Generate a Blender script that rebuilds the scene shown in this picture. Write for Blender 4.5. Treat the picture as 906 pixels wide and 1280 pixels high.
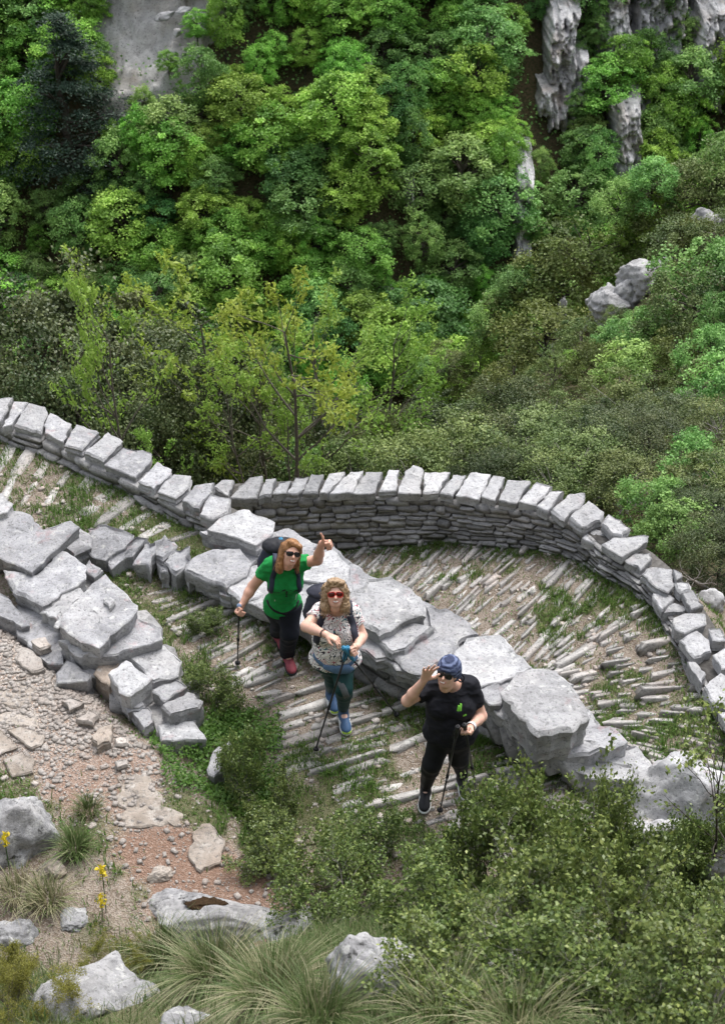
import bpy, math, random
import numpy as np
from mathutils import Vector, Matrix, Euler

for o in list(bpy.data.objects):
    bpy.data.objects.remove(o)
SC = bpy.context.scene
COL = SC.collection
R = math.radians

# ------------------------------------------------------------------ camera
CAM_Z = 8.5
PITCH = R(36.0)
FPX = 50.0 / 36.0 * 1280.0          # focal length in photograph pixels
cam_data = bpy.data.cameras.new('camera')
cam_data.sensor_fit = 'VERTICAL'
cam_data.sensor_height = 36.0
cam_data.sensor_width = 36.0
cam_data.lens = 50.0
cam_data.clip_start = 0.05
cam_data.clip_end = 2000.0
cam_data.dof.use_dof = True
cam_data.dof.focus_distance = 12.0
cam_data.dof.aperture_fstop = 5.0
cam = bpy.data.objects.new('camera', cam_data)
cam.location = (0, 0, CAM_Z)
cam.rotation_euler = (R(90) - PITCH, 0, 0)
COL.objects.link(cam)
SC.camera = cam

# ------------------------------------------------------------------ sky, sun, exposure
SUN_EL, SUN_AZ = R(62), R(25)       # azimuth measured from +Y (away from camera) towards +X
world = bpy.data.worlds.new('World')
SC.world = world
world.use_nodes = True
wn, wl = world.node_tree.nodes, world.node_tree.links
wn.clear()
sky = wn.new('ShaderNodeTexSky')
sky.sky_type = 'NISHITA'
sky.sun_disc = False
sky.sun_elevation = SUN_EL
sky.sun_rotation = SUN_AZ
sky.air_density = 1.0
sky.dust_density = 4.0
hs = wn.new('ShaderNodeHueSaturation')
hs.inputs['Saturation'].default_value = 0.30      # thin overcast: nearly neutral sky light
bg = wn.new('ShaderNodeBackground')
bg.inputs['Strength'].default_value = 0.15
wo = wn.new('ShaderNodeOutputWorld')
wl.new(sky.outputs[0], hs.inputs['Color'])
wl.new(hs.outputs[0], bg.inputs['Color'])
wl.new(bg.outputs[0], wo.inputs['Surface'])

sun_data = bpy.data.lights.new('sun', 'SUN')
sun_data.energy = 1.1
sun_data.angle = R(35)
sun_data.color = (1.0, 0.965, 0.91)
sun = bpy.data.objects.new('sun', sun_data)
sdir = Vector((math.cos(SUN_EL) * math.sin(SUN_AZ), math.cos(SUN_EL) * math.cos(SUN_AZ), math.sin(SUN_EL)))
sun.rotation_euler = sdir.to_track_quat('Z', 'Y').to_euler()
sun.location = (10, 20, 40)
COL.objects.link(sun)

vs = SC.view_settings
vs.view_transform = 'Standard'
vs.look = 'None'
vs.gamma = 1.0
vs.use_curve_mapping = False
vs.exposure = 1.1
SC.cycles.max_bounces = 5
SC.cycles.diffuse_bounces = 3
SC.cycles.transmission_bounces = 4
SC.cycles.transparent_max_bounces = 4
SC.cycles.use_denoising = True
SC.cycles.caustics_reflective = False
SC.cycles.caustics_refractive = False

# ------------------------------------------------------------------ helpers: rays, noise, meshes
CP, SP = math.cos(PITCH), math.sin(PITCH)

def ray(px, py):
    x = (px - 453.0) / FPX
    y = (640.0 - py) / FPX
    return np.array([x, CP + y * SP, -SP + y * CP])

def P(px, py, z):
    d = ray(px, py)
    t = (z - CAM_Z) / d[2]
    return np.array([d[0] * t, d[1] * t, z])

def PY(px, py, Y):
    d = ray(px, py)
    t = Y / d[1]
    return np.array([d[0] * t, Y, CAM_Z + d[2] * t])

def PD(px, py, dist):
    d = ray(px, py)
    d = d / np.linalg.norm(d)
    return d * dist + np.array([0, 0, CAM_Z])

def _hash(ix, iy, iz, seed):
    h = (ix.astype(np.int64) * 374761393 + iy.astype(np.int64) * 668265263 + iz.astype(np.int64) * 2147483647 + seed * 974711) & 0xFFFFFFFF
    h = ((h ^ (h >> 13)) * 1274126177) & 0xFFFFFFFF
    h = h ^ (h >> 16)
    return (h & 0xFFFFFF) / float(0xFFFFFF)

def vnoise(x, y, z=0.0, seed=0):
    x = np.asarray(x, float); y = np.asarray(y, float); z = np.asarray(z, float) + 0 * x
    ix, iy, iz = np.floor(x), np.floor(y), np.floor(z)
    fx, fy, fz = x - ix, y - iy, z - iz
    fx, fy, fz = [f * f * (3 - 2 * f) for f in (fx, fy, fz)]
    out = 0
    for a in (0, 1):
        for b in (0, 1):
            for c in (0, 1):
                w = (fx if a else 1 - fx) * (fy if b else 1 - fy) * (fz if c else 1 - fz)
                out = out + w * _hash(ix + a, iy + b, iz + c, seed)
    return out * 2 - 1

def fbm(x, y, z=0.0, seed=0, octv=4):
    s, a, f = 0, 0.5, 1.0
    for k in range(octv):
        s = s + a * vnoise(np.asarray(x) * f, np.asarray(y) * f, np.asarray(z) * f, seed + k * 17)
        a *= 0.5; f *= 2.03
    return s

def sstep(a, b, x):
    t = np.clip((np.asarray(x, float) - a) / (b - a), 0, 1)
    return t * t * (3 - 2 * t)

def nmesh(name, V, tris=None, quads=None, mats=(), smooth=False, face_attr=None, mat_idx=None):
    V = np.asarray(V, np.float32)
    tris = np.zeros((0, 3), np.int32) if tris is None or len(tris) == 0 else np.asarray(tris, np.int32)
    quads = np.zeros((0, 4), np.int32) if quads is None or len(quads) == 0 else np.asarray(quads, np.int32)
    m = bpy.data.meshes.new(name)
    nt, nq = len(tris), len(quads)
    m.vertices.add(len(V)); m.vertices.foreach_set('co', V.ravel())
    m.loops.add(nt * 3 + nq * 4)
    m.loops.foreach_set('vertex_index', np.concatenate([tris.ravel(), quads.ravel()]).astype(np.int32))
    m.polygons.add(nt + nq)
    ls = np.concatenate([np.arange(nt) * 3, nt * 3 + np.arange(nq) * 4]).astype(np.int32)
    m.polygons.foreach_set('loop_start', ls)
    if smooth:
        m.polygons.foreach_set('use_smooth', np.ones(nt + nq, bool))
    for mt in mats:
        m.materials.append(mt)
    if mat_idx is not None:
        m.polygons.foreach_set('material_index', np.asarray(mat_idx, np.int32))
    m.update(calc_edges=True)
    if face_attr is not None:
        at = m.attributes.new('v', 'FLOAT', 'FACE')
        at.data.foreach_set('value', np.asarray(face_attr, np.float32))
    m.validate()
    return m

def link(name, data, parent=None, loc=None, rot=None, scale=None):
    o = bpy.data.objects.new(name, data)
    COL.objects.link(o)
    if parent is not None:
        o.parent = parent
    if loc is not None: o.location = Vector([float(c) for c in loc])
    if rot is not None: o.rotation_euler = rot
    if scale is not None: o.scale = scale
    return o

def tag(o, label, cat=None, group=None, kind=None):
    if label: o['label'] = label
    if cat: o['category'] = cat
    if group: o['group'] = group
    if kind: o['kind'] = kind
    return o

def empty(name, loc=(0, 0, 0), rot=None):
    o = link(name, None, None, loc, rot)
    o.empty_display_size = 0.2
    return o

def ppos(part, root):
    """keep world coordinates of a part whose mesh is written in world space"""
    part.parent = root
    part.matrix_parent_inverse = Matrix.Translation(-root.location)

# ------------------------------------------------------------------ materials
def new_mat(name):
    m = bpy.data.materials.new(name)
    m.use_nodes = True
    n, l = m.node_tree.nodes, m.node_tree.links
    b = n['Principled BSDF']
    return m, n, l, b

def nd(n, typ, **kw):
    x = n.new(typ)
    for k, v in kw.items():
        setattr(x, k, v)
    return x

def mixc(n, l, fac, a, b, mode='MIX'):
    x = n.new('ShaderNodeMix'); x.data_type = 'RGBA'; x.blend_type = mode
    for sock, val in ((x.inputs[0], fac), (x.inputs[6], a), (x.inputs[7], b)):
        if hasattr(val, 'is_output'): l.new(val, sock)
        elif isinstance(val, (int, float)): sock.default_value = val
        else: sock.default_value = (*val, 1.0)
    return x.outputs[2]

def ramp(n, l, inp, stops):
    x = n.new('ShaderNodeValToRGB')
    l.new(inp, x.inputs[0])
    e = x.color_ramp.elements
    while len(e) > 1: e.remove(e[0])
    e[0].position = stops[0][0]; e[0].color = (*([stops[0][1]] * 3 if isinstance(stops[0][1], (int, float)) else stops[0][1]), 1)
    for p, c in stops[1:]:
        k = e.new(p); k.color = (*([c] * 3 if isinstance(c, (int, float)) else c), 1)
    return x.outputs[0]

def noise(n, l, vec, scale, detail=4, rough=0.55, dist=0.0):
    x = n.new('ShaderNodeTexNoise')
    x.inputs['Scale'].default_value = scale; x.inputs['Detail'].default_value = detail
    x.inputs['Roughness'].default_value = rough; x.inputs['Distortion'].default_value = dist
    if vec is not None: l.new(vec, x.inputs['Vector'])
    return x.outputs[0]

def world_pos(n):
    return n.new('ShaderNodeNewGeometry').outputs['Position']

def bump(n, l, b, height, strength=0.5, dist=0.02):
    x = n.new('ShaderNodeBump')
    x.inputs['Strength'].default_value = strength; x.inputs['Distance'].default_value = dist
    l.new(height, x.inputs['Height']); l.new(x.outputs[0], b.inputs['Normal'])

def stone_mat(name, base, dark, warm, lichen=(0.62, 0.62, 0.60), lich_amt=0.5, warm_amt=0.25, rnd=0.35, dark_spots=0.0, scale=1.0, pink=0.0):
    m, n, l, b = new_mat(name)
    pos = world_pos(n)
    oi = n.new('ShaderNodeObjectInfo')
    n1 = noise(n, l, pos, 5 * scale, 6, 0.65, 0.4)
    n2 = noise(n, l, pos, 34 * scale, 8, 0.75)
    n3 = noise(n, l, pos, 2.2 * scale, 3, 0.5)
    c = mixc(n, l, ramp(n, l, n1, [(0.32, 0.0), (0.68, 1.0)]), dark, base)
    c = mixc(n, l, ramp(n, l, n3, [(0.48, 0.0), (0.72, warm_amt)]), c, warm)
    n8 = noise(n, l, pos, 3.1 * scale, 7, 0.7, 0.8)
    c = mixc(n, l, ramp(n, l, n8, [(0.50, 0.0), (0.60, 0.7)]), c, tuple(x * 0.8 for x in dark))
    # white lichen spots: round crusts of varied size
    vo = nd(n, 'ShaderNodeTexVoronoi'); vo.inputs['Scale'].default_value = 9 * scale; vo.inputs['Randomness'].default_value = 1.0
    wv = n.new('ShaderNodeVectorMath'); wv.operation = 'ADD'
    nv = n.new('ShaderNodeTexNoise'); nv.inputs['Scale'].default_value = 30 * scale; l.new(pos, nv.inputs['Vector'])
    sc = n.new('ShaderNodeVectorMath'); sc.operation = 'SCALE'; sc.inputs['Scale'].default_value = 0.05
    l.new(nv.outputs[1], sc.inputs[0]); l.new(pos, wv.inputs[0]); l.new(sc.outputs[0], wv.inputs[1]); l.new(wv.outputs[0], vo.inputs['Vector'])
    spot = ramp(n, l, vo.outputs['Distance'], [(0.16, 1.0), (0.24, 0.0)])
    sel = ramp(n, l, vo.outputs['Color'], [(0.62, 0.0), (0.66, 1.0)])
    mm = n.new('ShaderNodeMath'); mm.operation = 'MULTIPLY'; l.new(spot, mm.inputs[0]); l.new(sel, mm.inputs[1])
    m2 = n.new('ShaderNodeMath'); m2.operation = 'MULTIPLY'; l.new(mm.outputs[0], m2.inputs[0]); m2.inputs[1].default_value = lich_amt
    c = mixc(n, l, m2.outputs[0], c, lichen)
    # broad pale lichen mottling
    n4 = noise(n, l, pos, 11 * scale, 8, 0.75)
    c = mixc(n, l, ramp(n, l, n4, [(0.53, 0.0), (0.66, lich_amt)]), c, lichen)
    if pink > 0:
        n6 = noise(n, l, pos, 7 * scale, 4, 0.6)
        c = mixc(n, l, ramp(n, l, n6, [(0.60, 0.0), (0.68, pink)]), c, (0.38, 0.13, 0.13))
    c = mixc(n, l, ramp(n, l, n2, [(0.36, 0.75), (0.47, 0.0)]), c, (0.10, 0.10, 0.10))
    n7 = noise(n, l, pos, 16 * scale, 5, 0.8)
    c = mixc(n, l, ramp(n, l, n7, [(0.36, 0.55), (0.46, 0.0)]), c, dark)
    if dark_spots > 0:
        n5 = noise(n, l, pos, 9 * scale, 6, 0.7)
        c = mixc(n, l, ramp(n, l, n5, [(0.60, 0.0), (0.66, dark_spots)]), c, (0.03, 0.03, 0.028))
    # stone to stone variation
    vr = n.new('ShaderNodeMapRange'); l.new(oi.outputs['Random'], vr.inputs[0])
    vr.inputs[3].default_value = 1 - rnd; vr.inputs[4].default_value = 1 + rnd * 0.5
    hv = n.new('ShaderNodeHueSaturation'); l.new(c, hv.inputs['Color']); l.new(vr.outputs[0], hv.inputs['Value'])
    l.new(hv.outputs[0], b.inputs['Base Color'])
    b.inputs['Roughness'].default_value = 0.92
    b.inputs['Specular IOR Level'].default_value = 0.2
    ad = n.new('ShaderNodeMath'); ad.operation = 'ADD'; l.new(n1, ad.inputs[0])
    sc2 = n.new('ShaderNodeMath'); sc2.operation = 'MULTIPLY'; l.new(n2, sc2.inputs[0]); sc2.inputs[1].default_value = 0.6
    l.new(sc2.outputs[0], ad.inputs[1])
    bump(n, l, b, ad.outputs[0], 0.75, 0.03)
    return m

def leaf_mat(name, c1, c2, c3=None, trans=0.3, rnd=0.25, hue=0.02, rough=0.5):
    m, n, l, b = new_mat(name)
    at = nd(n, 'ShaderNodeAttribute'); at.attribute_name = 'v'
    stops = [(0.0, c1), (1.0, c2)] if c3 is None else [(0.0, c1), (0.55, c2), (1.0, c3)]
    c = ramp(n, l, at.outputs['Fac'], stops)
    oi = n.new('ShaderNodeObjectInfo')
    vr = n.new('ShaderNodeMapRange'); l.new(oi.outputs['Random'], vr.inputs[0])
    vr.inputs[3].default_value = 1 - rnd; vr.inputs[4].default_value = 1 + rnd
    hm = n.new('ShaderNodeMath'); hm.operation = 'MULTIPLY_ADD'
    fr = n.new('ShaderNodeMath'); fr.operation = 'FRACT'
    ml = n.new('ShaderNodeMath'); ml.operation = 'MULTIPLY'; ml.inputs[1].default_value = 7.31
    l.new(oi.outputs['Random'], ml.inputs[0]); l.new(ml.outputs[0], fr.inputs[0]); l.new(fr.outputs[0], hm.inputs[0])
    hm.inputs[1].default_value = 2 * hue; hm.inputs[2].default_value = 0.5 - hue
    hv = n.new('ShaderNodeHueSaturation'); l.new(c, hv.inputs['Color']); l.new(vr.outputs[0], hv.inputs['Value']); l.new(hm.outputs[0], hv.inputs['Hue'])
    l.new(hv.outputs[0], b.inputs['Base Color'])
    b.inputs['Roughness'].default_value = rough
    b.inputs['Specular IOR Level'].default_value = 0.3
    tr = n.new('ShaderNodeBsdfTranslucent'); l.new(hv.outputs[0], tr.inputs['Color'])
    mx = n.new('ShaderNodeMixShader'); mx.inputs[0].default_value = trans
    l.new(b.outputs[0], mx.inputs[1]); l.new(tr.outputs[0], mx.inputs[2])
    l.new(mx.outputs[0], n['Material Output'].inputs['Surface'])
    return m

def plain_mat(name, col, rough=0.7, spec=0.3, nz=0.0, nscale=40, metallic=0.0):
    m, n, l, b = new_mat(name)
    b.inputs['Base Color'].default_value = (*col, 1)
    b.inputs['Roughness'].default_value = rough
    b.inputs['Specular IOR Level'].default_value = spec
    b.inputs['Metallic'].default_value = metallic
    if nz > 0:
        pos = world_pos(n)
        k = noise(n, l, pos, nscale, 4, 0.6)
        c = mixc(n, l, ramp(n, l, k, [(0.3, 0.0), (0.7, 1.0)]), tuple(x * (1 - nz) for x in col), tuple(min(1, x * (1 + nz)) for x in col))
        l.new(c, b.inputs['Base Color'])
        bump(n, l, b, k, 0.3, 0.01)
    return m

M = {}
M['slab'] = stone_mat('limestone_slab', (0.45, 0.452, 0.475), (0.29, 0.292, 0.31), (0.42, 0.39, 0.36), lich_amt=0.5, rnd=0.22, pink=0.25)
M['slab_pale'] = stone_mat('limestone_pale', (0.50, 0.502, 0.52), (0.34, 0.342, 0.355), (0.45, 0.42, 0.40), lichen=(0.68, 0.68, 0.67), lich_amt=0.6, rnd=0.16, pink=0.16)
M['coping'] = stone_mat('limestone_coping', (0.47, 0.472, 0.49), (0.33, 0.332, 0.345), (0.44, 0.41, 0.38), lich_amt=0.4, rnd=0.22, pink=0.06)
M['wall'] = stone_mat('limestone_wall', (0.42, 0.415, 0.42), (0.27, 0.268, 0.272), (0.40, 0.36, 0.32), lich_amt=0.35, rnd=0.35)
M['cobble'] = stone_mat('cobble_stone', (0.52, 0.505, 0.49), (0.36, 0.345, 0.33), (0.48, 0.40, 0.36), lich_amt=0.4, warm_amt=0.6, rnd=0.3)
M['trailrock'] = stone_mat('trail_rock', (0.42, 0.38, 0.345), (0.30, 0.255, 0.215), (0.38, 0.28, 0.21), lich_amt=0.3, warm_amt=0.8, rnd=0.15)
M['boulder'] = stone_mat('lichen_boulder', (0.44, 0.44, 0.45), (0.22, 0.22, 0.23), (0.40, 0.37, 0.33), lich_amt=0.55, rnd=0.1, dark_spots=0.9, scale=0.9)
M['cliff'] = stone_mat('cliff_rock', (0.60, 0.60, 0.62), (0.30, 0.30, 0.31), (0.40, 0.29, 0.20), lich_amt=0.5, warm_amt=0.5, rnd=0.1, dark_spots=0.6, scale=0.22)
M['pebble'] = stone_mat('pebble', (0.52, 0.48, 0.45), (0.38, 0.34, 0.31), (0.45, 0.33, 0.27), lich_amt=0.3, warm_amt=0.6, rnd=0.3)
M['core'] = plain_mat('wall_core_gap_shade', (0.10, 0.095, 0.09), 0.95, 0.1, 0.4, 20)  # core colour kept dark to paint in the shade of gaps between stones
M['bark'] = plain_mat('bark_grey', (0.13, 0.115, 0.10), 0.9, 0.1, 0.4, 60)
M['twig'] = plain_mat('twig_pale', (0.30, 0.28, 0.26), 0.85, 0.15, 0.3, 80)
M['bark_dark'] = plain_mat('bark_dark', (0.06, 0.052, 0.045), 0.9, 0.1, 0.4, 60)
# ------------------------------------------------------------------ plan of the place (walls as plan polylines)
MID_BASE_PX = [(236, 742), (277, 758), (325, 775), (373, 795), (440, 846), (500, 880), (540, 897), (600, 924), (657, 951), (700, 966), (750, 982)]
LEFT_BASE_PX = [(-60, 528), (0, 552), (15, 560), (49, 570), (87, 587), (121, 605), (150, 615), (194, 638), (229, 658), (257, 669), (290, 684), (330, 700)]
MID_BASE = np.array([P(a, b, 0.0)[:2] for a, b in MID_BASE_PX])
LEFT_BASE = np.array([P(a, b, 0.0)[:2] for a, b in LEFT_BASE_PX])

def zfar(px):
    return float(np.interp(px, [200, 300, 450, 705, 800, 860, 900, 960], [-0.86, -0.70, -0.43, 0.03, 0.10, 0.20, 0.26, 0.32]))
FAR_FRONT_PX = [(262, 626), (287, 622), (341, 619), (400, 617), (469, 617), (548, 618), (599, 626), (645, 631), (687, 641), (711, 650), (730, 664), (752, 684), (777, 699), (800, 719), (818, 742), (836, 770), (848, 792), (862, 824), (880, 856), (898, 884), (925, 930)]
FAR_FRONT = np.array([P(a, b, zfar(a))[:2] for a, b in FAR_FRONT_PX])

def offset_line(L, d):
    L = np.asarray(L); T = np.gradient(L, axis=0); T /= np.linalg.norm(T, axis=1)[:, None]
    return L + np.stack([-T[:, 1], T[:, 0]], 1) * d

def extend(L, a, b):
    t0 = L[0] - L[1]; t0 /= np.linalg.norm(t0); t1 = L[-1] - L[-2]; t1 /= np.linalg.norm(t1)
    out = [L[0] + t0 * a] if a else []
    out += list(L)
    if b: out.append(L[-1] + t1 * b)
    return np.array(out)

# M line: centre of the left wall and of the middle wall, drawn from left to right
M_LINE = np.concatenate([extend(offset_line(LEFT_BASE[:10], 0.30), 10, 0), offset_line(MID_BASE[3:], 0.32)])
# O line: just outside the curved outer wall
O_LINE = np.concatenate([[[-30, 22.0]], [[-6, 15.2]], [[-2.6, 13.6]], offset_line(FAR_FRONT, 0.42), [[3.7, 7.2], [4.6, 5.5], [6.5, 3.0], [12, -2], [30, -14]]])

# foot of the tumbled slab wall: the trail on its near side lies a step higher
TRAIL_EDGE = np.array([[-30, 36], [-6.0, 12.6], [-3.2, 9.95], [-2.05, 8.85], [-1.25, 8.10], [-0.45, 7.2], [1.5, 5.0], [6, 0]])

def sdist_line(L, x, y):
    """signed distance to an open polyline, positive on its left-hand side (travelling first to last)"""
    x = np.asarray(x, float); y = np.asarray(y, float)
    best = np.full(x.shape, 1e9); sg = np.ones(x.shape)
    for i in range(len(L) - 1):
        a, b = L[i], L[i + 1]; ab = b - a; L2 = ab @ ab
        t = np.clip(((x - a[0]) * ab[0] + (y - a[1]) * ab[1]) / L2, 0, 1)
        dx, dy = x - (a[0] + t * ab[0]), y - (a[1] + t * ab[1])
        d = np.hypot(dx, dy)
        s = np.sign(ab[0] * (y - a[1]) - ab[1] * (x - a[0]))
        up = d < best - 1e-9
        best = np.where(up, d, best); sg = np.where(up, s, sg)
    return best * np.where(sg == 0, 1, sg)

def terrain(x, y, detail=True):
    x = np.asarray(x, float); y = np.asarray(y, float)
    sM = sdist_line(M_LINE, x, y)
    sO = sdist_line(O_LINE, x, y)
    zA = 0.0 + 0 * x
    # trail on the near side of the slab wall lies a little higher
    zA = zA + 0.20 * sstep(-0.05, 0.40, -sdist_line(TRAIL_EDGE, x, y)) * sstep(0.2, -0.4, x)
    zC = -0.30 * (2.7 - x) - 0.10 * (y - 8.7)
    zC = np.clip(zC, -2.6, 0.05) * sstep(7.6, 8.7, y)
    inC = sstep(-0.12, 0.12, sM)
    z = zA * (1 - inC) + zC * inC
    # the slope the photographer stands on
    edge = 6.55 + 0.35 * np.sin(x * 1.3 + 0.5) + 0.12 * x
    up = np.maximum(0, edge - y)
    nz = fbm(x * 0.9, y * 0.9, seed=3) * 0.5
    slope = 0.95 * up + 0.25 * sstep(0, 0.8, up) * nz
    z = z + slope
    # outside the walls the ground falls into the gorge
    out = np.maximum(0, sO)
    m = np.interp(x, [-40, -4, 0, 3.4, 6.6, 9.7, 14, 30], [0.60, 0.62, 0.62, 0.47, 0.40, 0.29, 0.14, 0.0])
    zn = -0.35 * sstep(0, 0.5, out) - m * out
    yb = 37 + 3 * fbm(x * 0.15, 0 * x, seed=9)
    steep = np.maximum(0, y - yb)
    zn = zn - steep * 0.85
    rough = fbm(x * 0.35, y * 0.35, seed=5) * 0.9 * sstep(1, 8, out)
    zdown = z + zn + rough
    zdown = np.where(sO > 0, zdown, z)
    floor = -47 + 3 * fbm(x * 0.05, y * 0.05, seed=11)
    rise = np.maximum(0, y - 92 - 6 * fbm(x * 0.04, 0 * x, seed=21))
    zup = floor + 1.02 * np.minimum(rise, 75) + 0.3 * np.maximum(0, rise - 75) + 2.5 * fbm(x * 0.12, y * 0.12, seed=13) * sstep(0, 10, rise)
    zz = np.where(sO > 0, np.maximum(zdown, zup), zdown)
    if detail:
        zz = zz + 0.018 * fbm(x * 6, y * 6, seed=2) * sstep(16, 14, y)
    return zz

# ------------------------------------------------------------------ ground sheet
def axis(lo, f0, f1, hi, step, n_out):
    a = f0 - np.cumsum(np.geomspace(step, step * 40, n_out))[::-1]
    a = f0 - (f0 - a) * (f0 - lo) / (f0 - a[0])
    b = np.cumsum(np.geomspace(step, step * 40, n_out)); b = f1 + b * (hi - f1) / b[-1]
    return np.concatenate([a, np.arange(f0, f1 + 1e-6, step), b])

gx = axis(-160, -5.2, 5.2, 160, 0.055, 60)
gy = axis(-25, 2.6, 14.5, 330, 0.055, 70)
GX, GY = np.meshgrid(gx, gy)
fx, fy = GX.ravel(), GY.ravel()
GZ = terrain(fx, fy)
nx, ny = len(gx), len(gy)
idx = np.arange(nx * ny).reshape(ny, nx)
quads = np.stack([idx[:-1, :-1], idx[:-1, 1:], idx[1:, 1:], idx[1:, :-1]], -1).reshape(-1, 4)

GRID = GZ.reshape(ny, nx)
def arr_gz(x, y):
    """height of the ground sheet itself (bilinear)"""
    x = np.asarray(x, float); y = np.asarray(y, float)
    i = np.clip(np.searchsorted(gx, x) - 1, 0, nx - 2); j = np.clip(np.searchsorted(gy, y) - 1, 0, ny - 2)
    u = np.clip((x - gx[i]) / (gx[i + 1] - gx[i]), 0, 1); v = np.clip((y - gy[j]) / (gy[j + 1] - gy[j]), 0, 1)
    return (GRID[j, i] * (1 - u) + GRID[j, i + 1] * u) * (1 - v) + (GRID[j + 1, i] * (1 - u) + GRID[j + 1, i + 1] * u) * v

def gz(x, y):
    return float(arr_gz(np.array([float(x)]), np.array([float(y)]))[0])

_TS = np.concatenate([np.arange(2.0, 24, 0.03), np.arange(24, 320, 0.25)])
def T(px, py, tmin=3.0, lift=0.0):
    """where the line of sight through a photograph pixel meets the ground"""
    d = ray(px, py)
    ts = _TS[_TS >= tmin]
    h = CAM_Z + d[2] * ts - arr_gz(d[0] * ts, d[1] * ts) - lift
    k = int(np.argmax(h < 0))
    if k == 0: k = 1
    f = h[k - 1] / (h[k - 1] - h[k] + 1e-9)
    t = ts[k - 1] + (ts[k] - ts[k - 1]) * np.clip(f, 0, 1)
    return np.array([d[0] * t, d[1] * t, CAM_Z + d[2] * t])

# trail of red earth and gravel, as a plan polyline
TRAIL = np.array([P(a, b, 0.22)[:2] for a, b in [(-120, 770), (-10, 800), (50, 880), (95, 940), (150, 1000), (215, 1060), (250, 1100), (330, 1180)]])
def zone_masks(x, y):
    sM = sdist_line(M_LINE, x, y); sO = sdist_line(O_LINE, x, y)
    dt = np.abs(sdist_line(TRAIL, x, y))
    n1 = fbm(x * 1.6, y * 1.6, seed=31); n2 = fbm(x * 5, y * 5, seed=33)
    trail = sstep(0.52, 0.32, dt + 0.40 * n1) * (sO < 0) * (sM < 0)
    red = trail * sstep(8.6, 7.4, y + 0.6 * n1)
    grass = sstep(-0.02, 0.25, n1 + 0.5 * n2)
    slope = sstep(0.0, 0.5, 6.5 + 0.12 * x - y)
    grass = np.maximum(grass, slope * 0.8) * (1 - trail)
    wild = sstep(0.2, 1.5, sO)
    return trail, red, grass, wild
tr_m, red_m, gr_m, wi_m = zone_masks(fx, fy)

gm, n, l, b = new_mat('ground_earth')
pos = world_pos(n)
at = nd(n, 'ShaderNodeAttribute'); at.attribute_name = 'zone'
sep = n.new('ShaderNodeSeparateColor'); l.new(at.outputs['Color'], sep.inputs[0])
nf = noise(n, l, pos, 34, 6, 0.7)
nm = noise(n, l, pos, 6, 5, 0.6)
vo = nd(n, 'ShaderNodeTexVoronoi'); vo.inputs['Scale'].default_value = 75; l.new(pos, vo.inputs['Vector'])
earth = mixc(n, l, ramp(n, l, nm, [(0.35, 0.0), (0.65, 1.0)]), (0.13, 0.10, 0.075), (0.25, 0.205, 0.165))
peb = ramp(n, l, vo.outputs['Color'], [(0.45, 0.0), (0.55, 1.0)])
pebf = n.new('ShaderNodeMath'); pebf.operation = 'MULTIPLY'; l.new(peb, pebf.inputs[0]); pebf.inputs[1].default_value = 0.45
earth = mixc(n, l, pebf.outputs[0], earth, (0.36, 0.32, 0.28))
grav = mixc(n, l, peb, (0.32, 0.245, 0.20), (0.50, 0.45, 0.41))
redd = mixc(n, l, ramp(n, l, nf, [(0.52, 0.0), (0.62, 0.6)]), (0.215, 0.138, 0.102), (0.38, 0.295, 0.245))
c = mixc(n, l, sep.outputs[0], earth, grav)
c = mixc(n, l, sep.outputs[1], c, redd)
green = mixc(n, l, ramp(n, l, nf, [(0.35, 0.0), (0.65, 1.0)]), (0.055, 0.075, 0.022), (0.11, 0.12, 0.045))
gfac = n.new('ShaderNodeMath'); gfac.operation = 'MULTIPLY'; l.new(sep.outputs[2], gfac.inputs[0]); gfac.inputs[1].default_value = 0.75
c = mixc(n, l, gfac.outputs[0], c, green)
at2 = nd(n, 'ShaderNodeAttribute'); at2.attribute_name = 'wild'
litter = mixc(n, l, ramp(n, l, nm, [(0.4, 0.0), (0.6, 1.0)]), (0.045, 0.05, 0.022), (0.10, 0.075, 0.045))
c = mixc(n, l, at2.outputs['Fac'], c, litter)
l.new(c, b.inputs['Base Color'])
b.inputs['Roughness'].default_value = 0.95
b.inputs['Specular IOR Level'].default_value = 0.15
hsum = n.new('ShaderNodeMath'); hsum.operation = 'ADD'; l.new(nf, hsum.inputs[0]); l.new(vo.outputs['Distance'], hsum.inputs[1])
bump(n, l, b, hsum.outputs[0], 0.6, 0.03)
M['ground'] = gm

me = nmesh('ground', np.stack([fx, fy, GZ], 1), None, quads, [gm], smooth=True)
za = me.attributes.new('zone', 'FLOAT_COLOR', 'POINT')
za.data.foreach_set('color', np.stack([tr_m, red_m, gr_m, np.ones_like(tr_m)], 1).astype(np.float32).ravel())
wa = me.attributes.new('wild', 'FLOAT', 'POINT'); wa.data.foreach_set('value', wi_m.astype(np.float32))
ground = link('ground', me)
tag(ground, 'stony earth of the hillside, paths and gorge', None, None, 'structure')
# ------------------------------------------------------------------ stones
rng = np.random.default_rng(7)

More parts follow.
